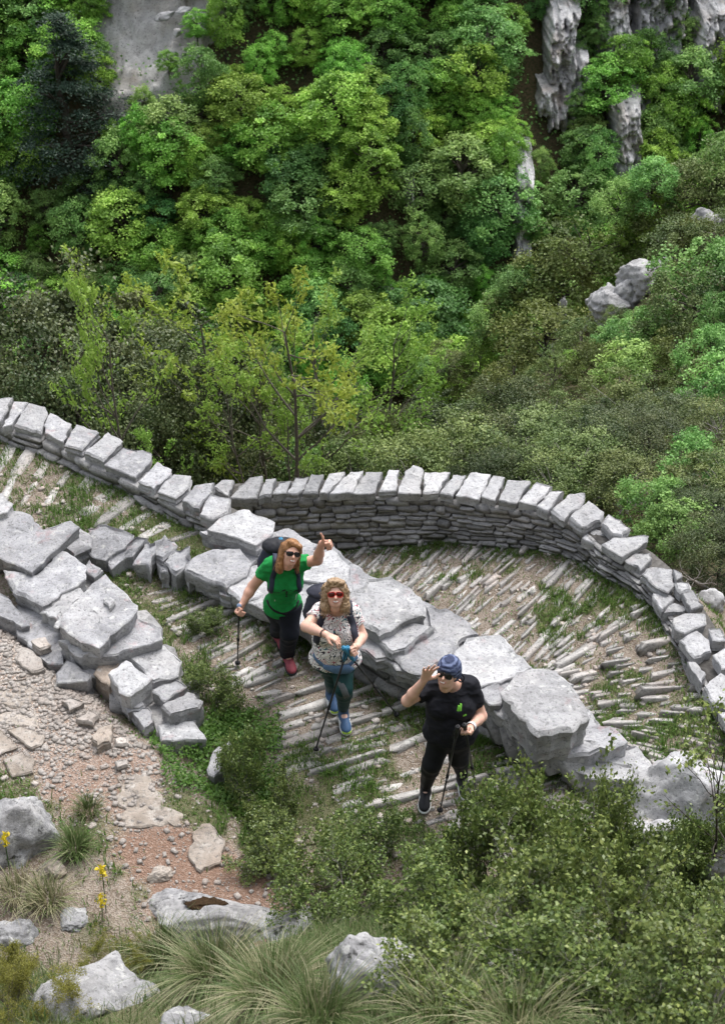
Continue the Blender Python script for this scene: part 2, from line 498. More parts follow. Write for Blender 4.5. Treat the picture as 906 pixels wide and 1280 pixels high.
def rough_block(seed, sub=1, rough=0.13, rnd=0.26):
    """a split stone in a unit box (-.5...5), 48 triangles"""
    g = np.random.default_rng(seed)
    k = 3
    pts, ix = [], {}
    for a in range(k):
        for b_ in range(k):
            for c_ in range(k):
                if 1 in (a, b_, c_) and (a, b_, c_) == (1, 1, 1): continue
                ix[(a, b_, c_)] = len(pts)
                p = np.array([a, b_, c_], float) / (k - 1) - 0.5
                e = np.sum(np.abs(p) > 0.4)
                if e == 3: p *= 1 - rnd * 0.30 * g.uniform(0.5, 1.6)
                elif e == 2: p *= 1 - rnd * 0.10 * g.uniform(0.3, 1.5)
                p += g.uniform(-1, 1, 3) * rough * 0.5 * np.array([1, 0.7, 0.7])
                pts.append(p)
    Q = []
    for ax in range(3):
        for s in (0, 2):
            for i in range(2):
                for j in range(2):
                    def key(u, v):
                        t = [0, 0, 0]; t[ax] = s; t[(ax + 1) % 3] = u; t[(ax + 2) % 3] = v
                        return ix[tuple(t)]
                    q = [key(i, j), key(i + 1, j), key(i + 1, j + 1), key(i, j + 1)]
                    if s == 0: q = q[::-1]
                    Q.append(q)
    return np.array(pts), np.array(Q)

BLOCKS = [rough_block(100 + i) for i in range(14)]
def cobble_block(seed):
    """long narrow stone set on edge: worn flat top, broken ends"""
    g = np.random.default_rng(seed)
    V, Q = rough_block(seed, 1, 0.10, 0.05)
    V = V.copy()
    top = V[:, 2] > 0.3
    V[top, 2] = 0.46 + g.normal(0, 0.035, top.sum())
    V[:, 1] *= 1 + 0.22 * np.sin(V[:, 0] * 5 + g.uniform(0, 6))
    end = np.abs(V[:, 0]) > 0.3
    V[end, 0] += g.normal(0, 0.05, end.sum())
    V[:, 1] += 0.10 * np.sin(V[:, 0] * 3 + g.uniform(0, 6))
    return V, Q
FLATS = [cobble_block(200 + i) for i in range(14)]
def block_meshes(mat, tagname):
    return [nmesh(tagname, V, None, Q, [mat]) for V, Q in BLOCKS]
WALL_BLOCKS = block_meshes(M['wall'], 'wall_stone')
COBBLE_BLOCKS = [nmesh('cobble', V, None, Q, [M['cobble']]) for V, Q in FLATS]

def poly_on_plane(px_poly, z, gx_=0.0, gy_=0.0):
    pts = np.array([P(a, b, z) for a, b in px_poly])
    c = pts.mean(0)
    for _ in range(4):
        pts = np.array([P(a, b, z + gx_ * (p[0] - c[0]) + gy_ * (p[1] - c[1])) for (a, b), p in zip(px_poly, pts)])
    return pts

def slab_mesh(pts, th, seed, mat, seg=0.055, jit=0.008, bev=0.010, under=0.93, shrink=0.985, topn=0.010, strata=None):
    """irregular split slab: flat weathered top, broken layered sides of real thickness; returns mesh and origin"""
    g = np.random.default_rng(seed)
    pts = np.asarray(pts, float)
    c = pts.mean(0)
    area = 0.5 * sum(pts[i, 0] * pts[(i + 1) % len(pts), 1] - pts[(i + 1) % len(pts), 0] * pts[i, 1] for i in range(len(pts)))
    if area < 0: pts = pts[::-1]
    pts = c + (pts - c) * shrink
    out = []
    nP = len(pts)
    for i in range(nP):
        a, b_ = pts[i], pts[(i + 1) % nP]
        L = np.linalg.norm(b_ - a)
        k = max(1, int(round(L / seg)))
        t = (b_ - a) / max(L, 1e-6); nrm = np.array([t[1], -t[0], 0])
        ph = g.uniform(0, 100)
        for j in range(k):
            p = a + (b_ - a) * (j / k)
            if j: p = p + nrm * (jit * 2.2 * float(vnoise(j * 0.8 + ph, 0.5, seed=seed)) + g.normal(0, jit * 0.5))
            out.append(p)
    ring = np.array(out); m = len(ring)
    rel = ring - c
    dist = np.linalg.norm(rel[:, :2], axis=1)[:, None] + 1e-6
    # least squares plane of the top
    A = np.c_[rel[:, :2], np.ones(m)]
    cf, *_ = np.linalg.lstsq(A, rel[:, 2], rcond=None)
    outw = np.concatenate([rel[:, :2] / dist, np.zeros((m, 1))], 1)
    s1 = seed * 1.37
    def coh(q, f, sd): return fbm((q[:, 0] + c[0]) * f + s1, (q[:, 1] + c[1]) * f, q[:, 2] * f, sd, 3)
    def side(inn, dz):
        q = rel.copy()
        q[:, :2] *= 1 - np.minimum(inn / dist, 0.6)
        q[:, 2] += dz
        q += outw * (coh(q, 9, seed) * jit * 2.2 + coh(q, 24, seed + 1) * jit * 1.2)[:, None]
        return q
    def topring(f):
        q = rel * f
        q[:, 2] = q[:, :2] @ cf[:2] + cf[2]
        lump = coh(q, 3.5, 5) * 1.6 + coh(q, 11, 6) * 0.6
        step = np.sign(coh(q, 2.0, 8) - 0.05) * 0.5
        q[:, 2] += (lump + step) * topn * (1 if f < 0.97 else 0.3)
        return q
    inset = (1 - under) * dist.mean()
    ns = 3 if th < 0.12 else (4 if th < 0.22 else 5)
    rings = [side(inset, -th)]
    for k in range(1, ns):
        f = k / ns
        d0 = g.normal(0, 0.004) + inset * (1 - f) * 0.8
        rings.append(side(d0 + 0.003, -th * (1 - f) - th * 0.05)); rings.append(side(d0 + g.normal(0, 0.003), -th * (1 - f) + th * 0.05))
    rings.append(side(0.0, -bev)); rings.append(side(bev, -0.001))
    for f in (0.90, 0.70, 0.48, 0.25): rings.append(topring(f))
    tc = np.array([[0.0, 0.0, cf[2]]])
    V = np.concatenate(rings + [tc, np.array([[0, 0, -th]])])
    nr = len(rings)
    i = np.arange(m); j = (i + 1) % m
    Q = np.concatenate([np.stack([r_ * m + i, r_ * m + j, (r_ + 1) * m + j, (r_ + 1) * m + i], 1) for r_ in range(nr - 1)])
    top = nr * m; bot = top + 1
    Tt = np.concatenate([np.stack([(nr - 1) * m + i, (nr - 1) * m + j, np.full(m, top)], 1), np.stack([j, i, np.full(m, bot)], 1)])
    me_ = nmesh('slab', V, Tt, Q, [mat], smooth=True)
    me_.set_sharp_from_angle(angle=R(28))
    return me_, c

_seed = [1000]
def slab(name, px_poly, z, th, mat, parent=None, tilt=(0.0, 0.0), **kw):
    _seed[0] += 1
    pts = poly_on_plane(px_poly, z, *tilt)
    me_, c_ = slab_mesh(pts, th, _seed[0], mat, **kw)
    o = link(name, me_, None, c_)
    if parent is not None: ppos(o, parent)
    return o

def resample(L, step):
    L = np.asarray(L, float)
    d = np.concatenate([[0], np.cumsum(np.linalg.norm(np.diff(L, axis=0), axis=1))])
    n_ = max(2, int(d[-1] / step) + 1)
    s = np.linspace(0, d[-1], n_)
    return np.stack([np.interp(s, d, L[:, k]) for k in range(L.shape[1])], 1), s

def wall_face(root, line, zb, zt, hmin, hmax, lmin, lmax, depth, seed, lean=0.0, inset=0.0, gapless=0.94):
    """dry stone courses along a plan polyline; zb / zt are arrays of heights at the polyline's points.
    The visible face is on the right-hand side of the line; stones reach back to its left."""
    g = np.random.default_rng(seed)
    L3 = np.concatenate([np.asarray(line), np.asarray(zb)[:, None], np.asarray(zt)[:, None]], 1)
    Lr, s = resample(L3, 0.05)
    H = (Lr[:, 3] - Lr[:, 2]).max()
    v = 0.0; courses = []
    while v < 0.985:
        h = g.uniform(hmin, hmax) / H
        if v + h > 0.90: h = 1 - v
        courses.append((v, min(1, v + h))); v += h
    tot = s[-1]; cnt = 0
    for (v0, v1) in courses:
        p = -g.uniform(0, lmax)
        while p < tot:
            Ls = g.uniform(lmin, lmax) * (1.25 if g.random() < 0.15 else 1)
            a, b_ = max(p, 0), min(p + Ls, tot)
            p += Ls
            if b_ - a < lmin * 0.5: continue
            A = np.array([np.interp(a, s, Lr[:, k]) for k in range(4)]); B = np.array([np.interp(b_, s, Lr[:, k]) for k in range(4)])
            Cc = (A + B) / 2
            hh = Cc[3] - Cc[2]
            t = (B - A)[:2]; tl = np.linalg.norm(t)
            if tl < 1e-4 or hh < 0.05: continue
            t /= tl
            split = (v1 - v0) * hh > 0.085 and g.random() < 0.22
            subs = [(v0, v1)] if not split else [(v0, (v0 + v1) / 2), ((v0 + v1) / 2, v1)]
            for (u0, u1) in subs:
                zc = Cc[2] + hh * (u0 + u1) / 2
                sh = hh * (u1 - u0)
                nrm = np.array([-t[1], t[0]])
                back = depth / 2 + inset + lean * (u0 + u1) / 2 + g.normal(0, 0.010)
                slope = math.atan2(((A[2] + (A[3] - A[2]) * u0) - (B[2] + (B[3] - B[2]) * u0)), tl)
                o = link('stone', WALL_BLOCKS[g.integers(len(WALL_BLOCKS))], None,
                         (Cc[0] + nrm[0] * back, Cc[1] + nrm[1] * back, zc),
                         (g.normal(0, 0.05), slope + g.normal(0, 0.035), math.atan2(t[1], t[0]) + g.normal(0, 0.04)),
                         (tl * gapless * 1.04, depth * g.uniform(0.85, 1.1), sh * 1.03))
                ppos(o, root); cnt += 1
    return cnt

def wall_core(root, line, zb, zt, d0, d1, mat):  # fill behind the face stones; its dark colour stands in for gap shade
    L = np.asarray(line)
    a = offset_line(L, d0); b_ = offset_line(L, d1)
    n_ = len(L)
    zb = np.asarray(zb) - 0.25; zt = np.asarray(zt)
    V = np.concatenate([np.c_[a, zb], np.c_[a, zt], np.c_[b_, zt], np.c_[b_, zb - 0.4]])
    Q = []
    for i in range(n_ - 1):
        for r_ in range(3):
            Q.append([r_ * n_ + i, r_ * n_ + i + 1, (r_ + 1) * n_ + i + 1, (r_ + 1) * n_ + i])
    Q.append([0, n_, 2 * n_, 3 * n_]); Q.append([n_ - 1, 4 * n_ - 1, 3 * n_ - 1, 2 * n_ - 1])
    o = link('rubble_shade_core', nmesh('rubble_shade_core', V, None, Q, [mat]))
    ppos(o, root)
    return o

def boulder_mesh(seed, dims, mat, sub=4, amp=0.28, freq=1.3, flat_top=0.0, ridged=0.0):
    import bmesh
    bm = bmesh.new()
    bmesh.ops.create_icosphere(bm, subdivisions=sub, radius=1.0)
    V = np.array([v.co[:] for v in bm.verts]); F = np.array([[v.index for v in f.verts] for f in bm.faces])
    bm.free()
    g = np.random.default_rng(seed)
    if ridged: amp = amp * 0.6
    # cut by random planes for a broken, angular look
    W = V.copy()
    for _ in range(16):
        nn = g.normal(size=3); nn /= np.linalg.norm(nn)
        d = g.uniform(0.58, 0.92)
        over = W @ nn - d
        W = W - np.outer(np.maximum(over, 0) * 0.92, nn)
    o3 = g.uniform(0, 50, 3)
    f = fbm(W[:, 0] * freq + o3[0], W[:, 1] * freq + o3[1], W[:, 2] * freq + o3[2], seed, 5)
    W = W * (1 + amp * f)[:, None]
    f2 = fbm(W[:, 0] * 6 + o3[0], W[:, 1] * 6, W[:, 2] * 6, seed + 5, 3)
    f3 = fbm(W[:, 0] * 16 + o3[1], W[:, 1] * 16, W[:, 2] * 16, seed + 8, 2)
    W = W * (1 + 0.11 * f2 + 0.035 * f3)[:, None]
    if ridged:
        rr = np.abs(vnoise(W[:, 0] * 4, W[:, 1] * 4, W[:, 2] * 1.1, seed + 9)) + 0.5 * np.abs(vnoise(W[:, 0] * 10, W[:, 1] * 10, W[:, 2] * 3.0, seed + 19)) + 0.4 * (np.floor(W[:, 2] * 5 + f * 3) % 2)
        W[:, :2] = W[:, :2] * (1.15 - ridged * rr)[:, None]
    W = W * np.asarray(dims)
    return nmesh('boulder', W, F, None, [mat], smooth=False)
# ------------------------------------------------------------------ outer curved wall
outer_wall = empty('stone_wall', (*FAR_FRONT[8], gz(*FAR_FRONT[8])))
tag(outer_wall, 'curved dry stone parapet wall with a pale coping along the outside of the hairpin', 'wall', None, 'thing')
FAR_COPING = [
 [(266,609),(277,600),(293,600),(286,620)], [(287,622),(299,606),(312,596),(329,594),(322,623)], [(323,622),(332,599),(346,597),(338,620)],
 [(341,617),(349,602),(365,600),(358,616)], [(358,616),(369,596),(387,594),(381,612),(372,617)], [(378,616),(389,592),(405,592),(398,616)],
 [(399,616),(411,592),(432,589),(427,600),(409,616)], [(411,617),(438,589),(455,587),(442,616)], [(441,617),(457,589),(479,589),(469,616)],
 [(473,614),(486,586),(499,587),(495,613)], [(497,616),(505,589),(516,581),(528,584),(526,617)], [(528,617),(530,589),(563,590),(548,616)],
 [(549,616),(566,593),(583,593),(566,620)], [(569,619),(588,590),(614,592),(599,625)], [(601,620),(616,593),(631,596),(619,626)],
 [(622,625),(634,599),(664,600),(645,629)], [(647,627),(670,602),(691,607),(670,632)], [(670,632),(687,613),(705,613),(684,639)],
 [(687,639),(712,616),(731,615),(731,626),(705,651)], [(711,646),(735,625),(755,639),(751,651),(727,659)], [(752,654),(760,642),(775,649),(788,660),(777,669),(765,667)],
 [(726,672),(735,657),(752,664),(764,672),(750,682)], [(751,680),(765,671),(812,669),(810,677),(777,697)], [(780,700),(792,691),(812,690),(816,697),(800,713)],
 [(800,717),(812,707),(840,711),(843,730),(835,741),(820,735)], [(840,710),(852,716),(853,721),(845,725)], [(815,740),(830,738),(842,747),(827,762)],
 [(843,727),(860,727),(863,736),(851,740)], [(852,740),(866,737),(880,757),(863,762)], [(827,766),(842,753),(860,761),(855,765)],
 [(840,772),(855,766),(882,766),(882,780),(855,792),(842,786)], [(848,800),(870,787),(887,800),(890,815),(867,823)], [(858,826),(868,826),(882,842),(877,856)],
 [(885,785),(900,785),(908,800),(890,800)], [(878,858),(900,840),(920,850),(925,882),(893,884)], [(890,818),(912,806),(925,830),(900,838)], [(897,890),(925,886),(950,920),(925,936)]]
FAR_DZ = {19: 0.02, 20: 0.03, 21: -0.10, 22: 0.05, 23: -0.02, 26: -0.06, 29: -0.08, 30: 0.04}
for i, poly in enumerate(FAR_COPING):
    cx = sum(p[0] for p in poly) / len(poly)
    z = zfar(cx) + FAR_DZ.get(i, rng.normal(0, 0.008))
    slab('coping_stone', poly, z, rng.uniform(0.09, 0.13), M['coping'], outer_wall, tilt=(rng.normal(0.02, 0.02), rng.normal(0.03, 0.03)), shrink=0.975, under=0.96)
fl = FAR_FRONT
fb = np.array([min(gz(x, y) - 0.04, zfar(a) - 0.2) for (a, _), (x, y) in zip(FAR_FRONT_PX, fl)])
ft = np.array([zfar(a) - 0.095 for a, _ in FAR_FRONT_PX])
n_far = wall_face(outer_wall, fl, fb, ft, 0.065, 0.125, 0.11, 0.30, 0.20, 11, lean=0.03, inset=0.015)
wall_core(outer_wall, fl, fb, ft + 0.01, 0.09, 0.40, M['core'])

# ------------------------------------------------------------------ left wall
left_wall = empty('stone_wall', (*LEFT_BASE[5], 0))
tag(left_wall, 'low dry stone wall with big flat coping slabs behind the grassy steps', 'wall', None, 'thing')
LEFT_COPING = [
 [(-40,490),(-12,492),(-14,514),(-34,516)],
 [(-12,498),(17,496),(8,514),(1,526),(-14,520)], [(18,501),(36,502),(15,531),(3,534)], [(36,503),(57,508),(61,515),(52,543),(17,532)],
 [(63,515),(90,529),(80,553),(56,541),(55,531)], [(95,529),(125,540),(103,563),(80,557)], [(136,539),(154,551),(129,577),(104,566)],
 [(154,558),(191,565),(189,575),(170,597),(129,581)], [(197,576),(215,586),(214,592),(192,611),(172,602)], [(206,600),(217,592),(240,594),(237,609),(220,623),(197,615)],
 [(243,606),(269,602),(262,619),(249,635),(227,626)], [(263,617),(289,622),(286,640),(266,649),(249,643)]]
for i, poly in enumerate(LEFT_COPING):
    slab('coping_stone', poly, 0.29 + rng.normal(0, 0.012), rng.uniform(0.11, 0.15), M['slab'] if i % 3 else M['coping'], left_wall,
         tilt=(rng.normal(0, 0.04), rng.normal(0.06, 0.04)), under=0.95, shrink=0.975)
slab('capping_slab', [(257,662),(274,646),(305,635),(344,652),(342,666),(320,682),(293,671)], 0.42, 0.16, M['slab_pale'], left_wall, tilt=(-0.05, 0.05))
slab('capping_slab', [(250,664),(290,684),(340,700),(388,690),(398,680),(361,660),(330,668)], 0.27, 0.16, M['slab'], left_wall, shrink=1.0)
lb = LEFT_BASE[:11]
wall_face(left_wall, lb, np.full(len(lb), -0.05), np.full(len(lb), 0.18), 0.07, 0.13, 0.18, 0.42, 0.26, 21, lean=0.02, inset=0.0)
wall_core(left_wall, lb, np.full(len(lb), -0.05), np.full(len(lb), 0.165), 0.10, 0.34, M['core'])

# ------------------------------------------------------------------ middle wall beside the hikers
mid_wall = empty('stone_wall', (*MID_BASE[5], 0))
tag(mid_wall, 'thick dry stone wall topped with huge pale slabs right behind the hikers', 'wall', None, 'thing')
MID_SLABS = [
 ([(231,713),(242,697),(266,686),(299,686),(313,703),(308,719),(283,734),(243,719)], 0.32, 0.13, 'slab'),
 ([(283,736),(296,719),(324,705),(340,713),(345,730),(324,748),(302,752)], 0.27, 0.12, 'slab'),
 ([(345,702),(373,700),(398,693),(416,682),(435,700),(447,710),(444,722),(422,731),(398,728),(373,722),(350,714)], 0.42, 0.16, 'slab_pale'),
 ([(345,716),(373,724),(398,730),(422,733),(430,745),(440,765),(400,775),(368,765),(348,745)], 0.38, 0.15, 'slab'),
 ([(430,742),(456,733),(459,723),(488,720),(527,746),(531,770),(511,773),(474,793),(452,780),(436,766)], 0.64, 0.20, 'slab_pale'),
 ([(472,799),(506,776),(541,784),(506,812),(490,816)], 0.54, 0.11, 'slab'),
 ([(440,775),(470,796),(488,816),(500,822),(470,826),(446,806)], 0.46, 0.12, 'slab'),
 ([(490,821),(541,790),(533,760),(557,760),(588,778),(599,794),(578,800),(567,820),(527,842),(511,838)], 0.47, 0.15, 'slab'),
 ([(533,842),(567,820),(583,797),(625,794),(662,834),(625,852),(596,860),(570,858)], 0.52, 0.16, 'slab_pale'),
 ([(596,862),(649,841),(640,868),(625,880),(612,880)], 0.50, 0.10, 'slab'),
 ([(627,866),(646,840),(663,836),(695,837),(715,857),(735,897),(715,914),(672,920),(640,886)], 0.66, 0.30, 'slab_pale'),
 ([(672,924),(709,918),(738,906),(769,909),(784,926),(761,938),(709,946),(690,938)], 0.36, 0.20, 'slab'),
 ([(700,950),(761,938),(795,932),(815,958),(790,975),(738,972)], 0.22, 0.22, 'slab_pale'),
]
for i, (poly, z, th, mt) in enumerate(MID_SLABS):
    slab('capping_slab', poly, z, th, M[mt], mid_wall, tilt=(rng.normal(0, 0.03), rng.normal(0.04, 0.03)), jit=0.010, topn=0.018, shrink=1.02)
BED_F = [(234,716),(262,730),(292,744),(330,760),(372,778),(412,796),(452,812),(492,830),(530,848),(570,862),(606,876),(640,908),(676,936),(712,952),(760,970)]
BED_B = [(262,690),(300,690),(335,690),(372,690),(408,688),(440,706),(478,724),(512,742),(545,762),(582,784),(620,806),(662,834),(712,856),(742,904),(800,934)]
BED_Z = [.24, .22, .24, .28, .34, .42, .46, .46, .42, .44, .46, .42, .32, .24, .14]
for i in range(len(BED_F) - 1):
    g_ = np.random.default_rng(900 + i)
    sk = g_.normal(0, 4)
    poly = [BED_F[i], (BED_F[i+1][0] + sk, BED_F[i+1][1]), (BED_B[i+1][0] + sk, BED_B[i+1][1]), BED_B[i]]
    slab('bedding_slab', poly, (BED_Z[i] + BED_Z[i+1]) / 2, .16, M['slab' if i % 2 else 'slab_pale'], mid_wall, tilt=(g_.normal(0, .02), g_.normal(.02, .02)), jit=.012, topn=.02, shrink=1.04)
mb = MID_BASE
mt_ = np.array([0.20, 0.19, 0.18, 0.26, 0.40, 0.40, 0.34, 0.38, 0.42, 0.28, 0.12])
wall_face(mid_wall, mb, np.full(len(mb), -0.05), mt_, 0.09, 0.17, 0.20, 0.48, 0.30, 31, lean=0.10, inset=0.0)
wall_core(mid_wall, mb, np.full(len(mb), -0.05), mt_ - 0.02, 0.17, 0.42, M['core'])
# a few blocks leaning at the end of the wall
for (px, py, s, rz) in [(625, 905, .30, .9), (645, 925, .26, 1.1), (668, 940, .30, .8), (690, 945, .28, .9), (720, 960, .26, .6)]:
    p = P(px, py, 0.18)
    o = link('stone', WALL_BLOCKS[int(rng.integers(14))], None, p, (0.3, 0.9, -rz), (s, 0.22, 0.13)); ppos(o, mid_wall)

# ------------------------------------------------------------------ slab wall on the near side of the steps
slab_wall = empty('stone_wall', P(150, 790, 0.0))
tag(slab_wall, 'tumbled wall of big tilted slabs stained pink between the trail and the steps', 'wall', None, 'thing')
NEAR_SLABS = [
 ([(-20,612),(4,616),(16,629),(10,640),(-20,646)], .60, .16, 'slab_pale', (0, .1)),
 ([(-14,700),(0,697),(40,716),(79,679),(102,658),(91,650),(56,662),(34,640),(19,637),(-14,638)], .50, .13, 'slab', (.05, .12)),
 ([(3,712),(40,724),(79,687),(109,705),(109,724),(53,758),(16,740)], .38, .16, 'slab', (.0, .10)),
 ([(49,766),(77,742),(101,734),(105,740),(93,758),(72,775)], .33, .16, 'slab_pale', (.0, .05)),
 ([(66,783),(76,762),(84,768),(80,780),(72,785)], .34, .06, 'slab_pale', (.2, .0)),
 ([(73,782),(87,756),(122,724),(132,716),(172,756),(167,772),(138,793),(124,811),(101,803)], .54, .15, 'slab', (.02, .14)),
 ([(72,800),(132,812),(170,768),(204,785),(204,799),(148,819),(101,822)], .38, .20, 'slab', (.03, .05)),
 ([(155,820),(201,804),(229,826),(224,845),(192,854),(169,830)], .27, .18, 'slab_pale', (0, .03)),
 ([(135,842),(158,824),(191,848),(163,871),(149,865)], .38, .24, 'slab_pale', (.08, .12)),
 ([(189,861),(221,848),(235,858),(206,877)], .30, .20, 'slab', (0, .05)),
 ([(201,883),(235,864),(255,875),(249,885),(212,894)], .30, .26, 'slab', (-.1, .1)),
 ([(195,906),(244,901),(258,924),(201,926)], .18, .22, 'slab_pale', (0, .05)),
 ([(165,889),(186,883),(192,903),(180,911)], .20, .22, 'slab', (0, .05)),
 ([(69,840),(83,822),(115,842),(109,851),(71,854)], .26, .26, 'slab', (0, .1)),
 ([(117,842),(126,828),(149,828),(137,860)], .26, .26, 'trailrock', (0, .1)),
 ([(-10,735),(10,745),(38,782),(28,785),(-10,765)], .27, .20, 'slab', (0, .1)),
 ([(258,961),(267,938),(287,924),(298,941),(290,958),(267,972)], .20, .28, 'slab', (0, .15)),
 ([(150,872),(176,868),(182,884),(160,890)], .2, .2, 'slab', (0, .0)),
 ([(112,700),(128,712),(118,722),(106,712)], .26, .2, 'slab', (0, .0)),
 ([(50,760),(75,785),(80,830),(60,830),(20,790),(20,755)], .20, .3, 'slab', (0, .0)),
 ([(80,815),(150,822),(165,835),(150,850),(100,845)], .20, .25, 'slab', (0, .0)),
]
for poly, z, th, mt, tl in NEAR_SLABS:
    slab('slab', poly, z, th, M[mt], slab_wall, tilt=tl, jit=0.010, topn=0.014)
slab('stone', [(129,748),(135,744),(145,752),(137,760)], .58, .05, M['slab_pale'], slab_wall, tilt=(.2, 0))
# filling blocks below the slabs
g = np.random.default_rng(44)
for (a, b_) in [(20, 700), (45, 735), (70, 750), (95, 745), (100, 790), (130, 780), (90, 815), (125, 820), (150, 800), (175, 790), (170, 830), (200, 830), (165, 875), (200, 870), (225, 880), (215, 905), (190, 900), (0, 690), (10, 660), (50, 690)]:
    p = P(a, b_, 0.06)
    o = link('stone', WALL_BLOCKS[int(g.integers(14))], None, p, (g.normal(0, .1), g.normal(0, .1), g.uniform(0, 3)), (g.uniform(.3, .45), g.uniform(.22, .35), g.uniform(.14, .2))); ppos(o, slab_wall)

# ------------------------------------------------------------------ row of upright edge stones
edge_row = empty('stone_kerb', P(160, 690, 0.0))
tag(edge_row, 'ragged row of upright grey edge stones between the grassy steps and the path', 'kerb', None, 'thing')
EDGE = [
 ([(79,682),(95,662),(111,666),(114,684),(93,695)], .25, .30, (.1, .2)), ([(110,660),(132,654),(170,668),(148,689),(132,700),(114,695)], .23, .30, (.0, .35)),
 ([(135,701),(159,679),(172,669),(185,672),(172,689),(140,711)], .21, .30, (.2, .4)), ([(168,705),(181,676),(196,677),(187,708)], .23, .30, (.4, .2)),
 ([(187,681),(207,669),(220,682),(204,700),(194,697)], .23, .30, (.1, .2)), ([(205,703),(220,687),(238,681),(240,701),(220,719)], .27, .30, (.2, .3)),
 ([(60,662),(80,652),(96,660),(80,676)], .29, .30, (0, .2)), ([(196,700),(206,704),(212,716),(200,716)], .2, .25, (.1, .1)), ([(228,706),(240,700),(246,716),(236,724)], .23, .30, (.1, .1))]
for poly, z, th, tl in EDGE:
    slab('edge_stone', poly, z, th, M['slab'], edge_row, tilt=tl, jit=0.016, under=0.85, topn=0.025)

# ------------------------------------------------------------------ stones bedded in the trail
def rock(name, poly, z, th, mat, label, cat='rock', group=None, **kw):
    o = slab(name, poly, z, th, mat, None, **kw)
    tag(o, label, cat, group)
    return o
rock('rock', [(-12,852),(34,846),(48,868),(32,883),(16,884),(-12,880)], .215, .3, M['trailrock'], 'brown bedded rock with a red earth hollow, uppermost at the left edge of the trail', topn=.012)
rock('rock', [(-10,893),(21,886),(45,886),(48,909),(8,905),(-10,900)], .215, .3, M['trailrock'], 'buff angular rock bedded beside the trail, second from the top of the group', topn=.012)
rock('rock', [(8,911),(26,907),(57,917),(53,931),(40,936)], .235, .3, M['trailrock'], 'flat-topped brown trail rock with the widest smooth face', topn=.01)
rock('rock', [(3,949),(29,937),(46,949),(42,965),(16,970)], .235, .3, M['trailrock'], 'blocky beige rock lowest of the group at the left of the trail', topn=.01)
rock('rock', [(-16,909),(3,912),(24,933),(-10,946)], .23, .3, M['trailrock'], 'pale brown rock cut off by the left picture edge beside the trail', topn=.012)
rock('rock', [(75,875),(87,870),(106,877),(87,887)], .27, .14, M['pebble'], 'small flat buff stone on the gravel below the slab wall')
rock('rock', [(95,899),(111,886),(124,893),(116,903)], .28, .16, M['pebble'], 'pointed whitish stone at the gravel edge of the trail')
rock('rock', [(114,920),(124,909),(142,904),(139,928),(122,935)], .28, .16, M['trailrock'], 'square pinkish stone at the grass edge of the trail')
rock('rock', [(144,922),(159,919),(160,928),(146,929)], .25, .12, M['pebble'], 'small grey stone sunk in grass beside the square pinkish stone')
rock('rock', [(144,951),(159,948),(160,955),(147,959)], .26, .10, M['pebble'], 'small white loose stone above the pink rock outcrop')
rock('rock', [(19,824),(30,808),(53,822),(57,836),(40,840)], .24, .2, M['pebble'], 'angular white stone lying below the lowest pink-stained slab')
rock('rock', [(38,800),(58,796),(64,806),(50,812)], .27, .14, M['pebble'], 'small white rubble stone tucked under the tilted slab')
o = rock('rock_outcrop', [(148,972),(170,966),(196,976),(200,996),(209,1016),(234,1019),(228,1034),(185,1034),(159,1031),(146,994)], .215, .3, M['trailrock'], 'rough pinkish rock outcrop in the middle of the red earth trail', 'rock', seg=.05, jit=.02, topn=.03)
o = rock('rock_outcrop', [(240,1040),(262,1028),(284,1048),(276,1078),(250,1092),(238,1070)], .23, .3, M['trailrock'], 'rounded pinkish rock at the lower end of the red earth trail', 'rock', seg=.05, jit=.02, topn=.012)
# ------------------------------------------------------------------ paving: rows of narrow stones set on edge
def interp_rows(keys, step):
    A = np.array([T(*k[0]) for k in keys]); B = np.array([T(*k[1]) for k in keys])
    mid = (A + B) / 2
    d = np.concatenate([[0], np.cumsum(np.linalg.norm(np.diff(mid, axis=0), axis=1))])
    s = np.arange(0, d[-1], step)
    return [(np.array([np.interp(x, d, A[:, k]) for k in range(3)]), np.array([np.interp(x, d, B[:, k]) for k in range(3)])) for x in s]

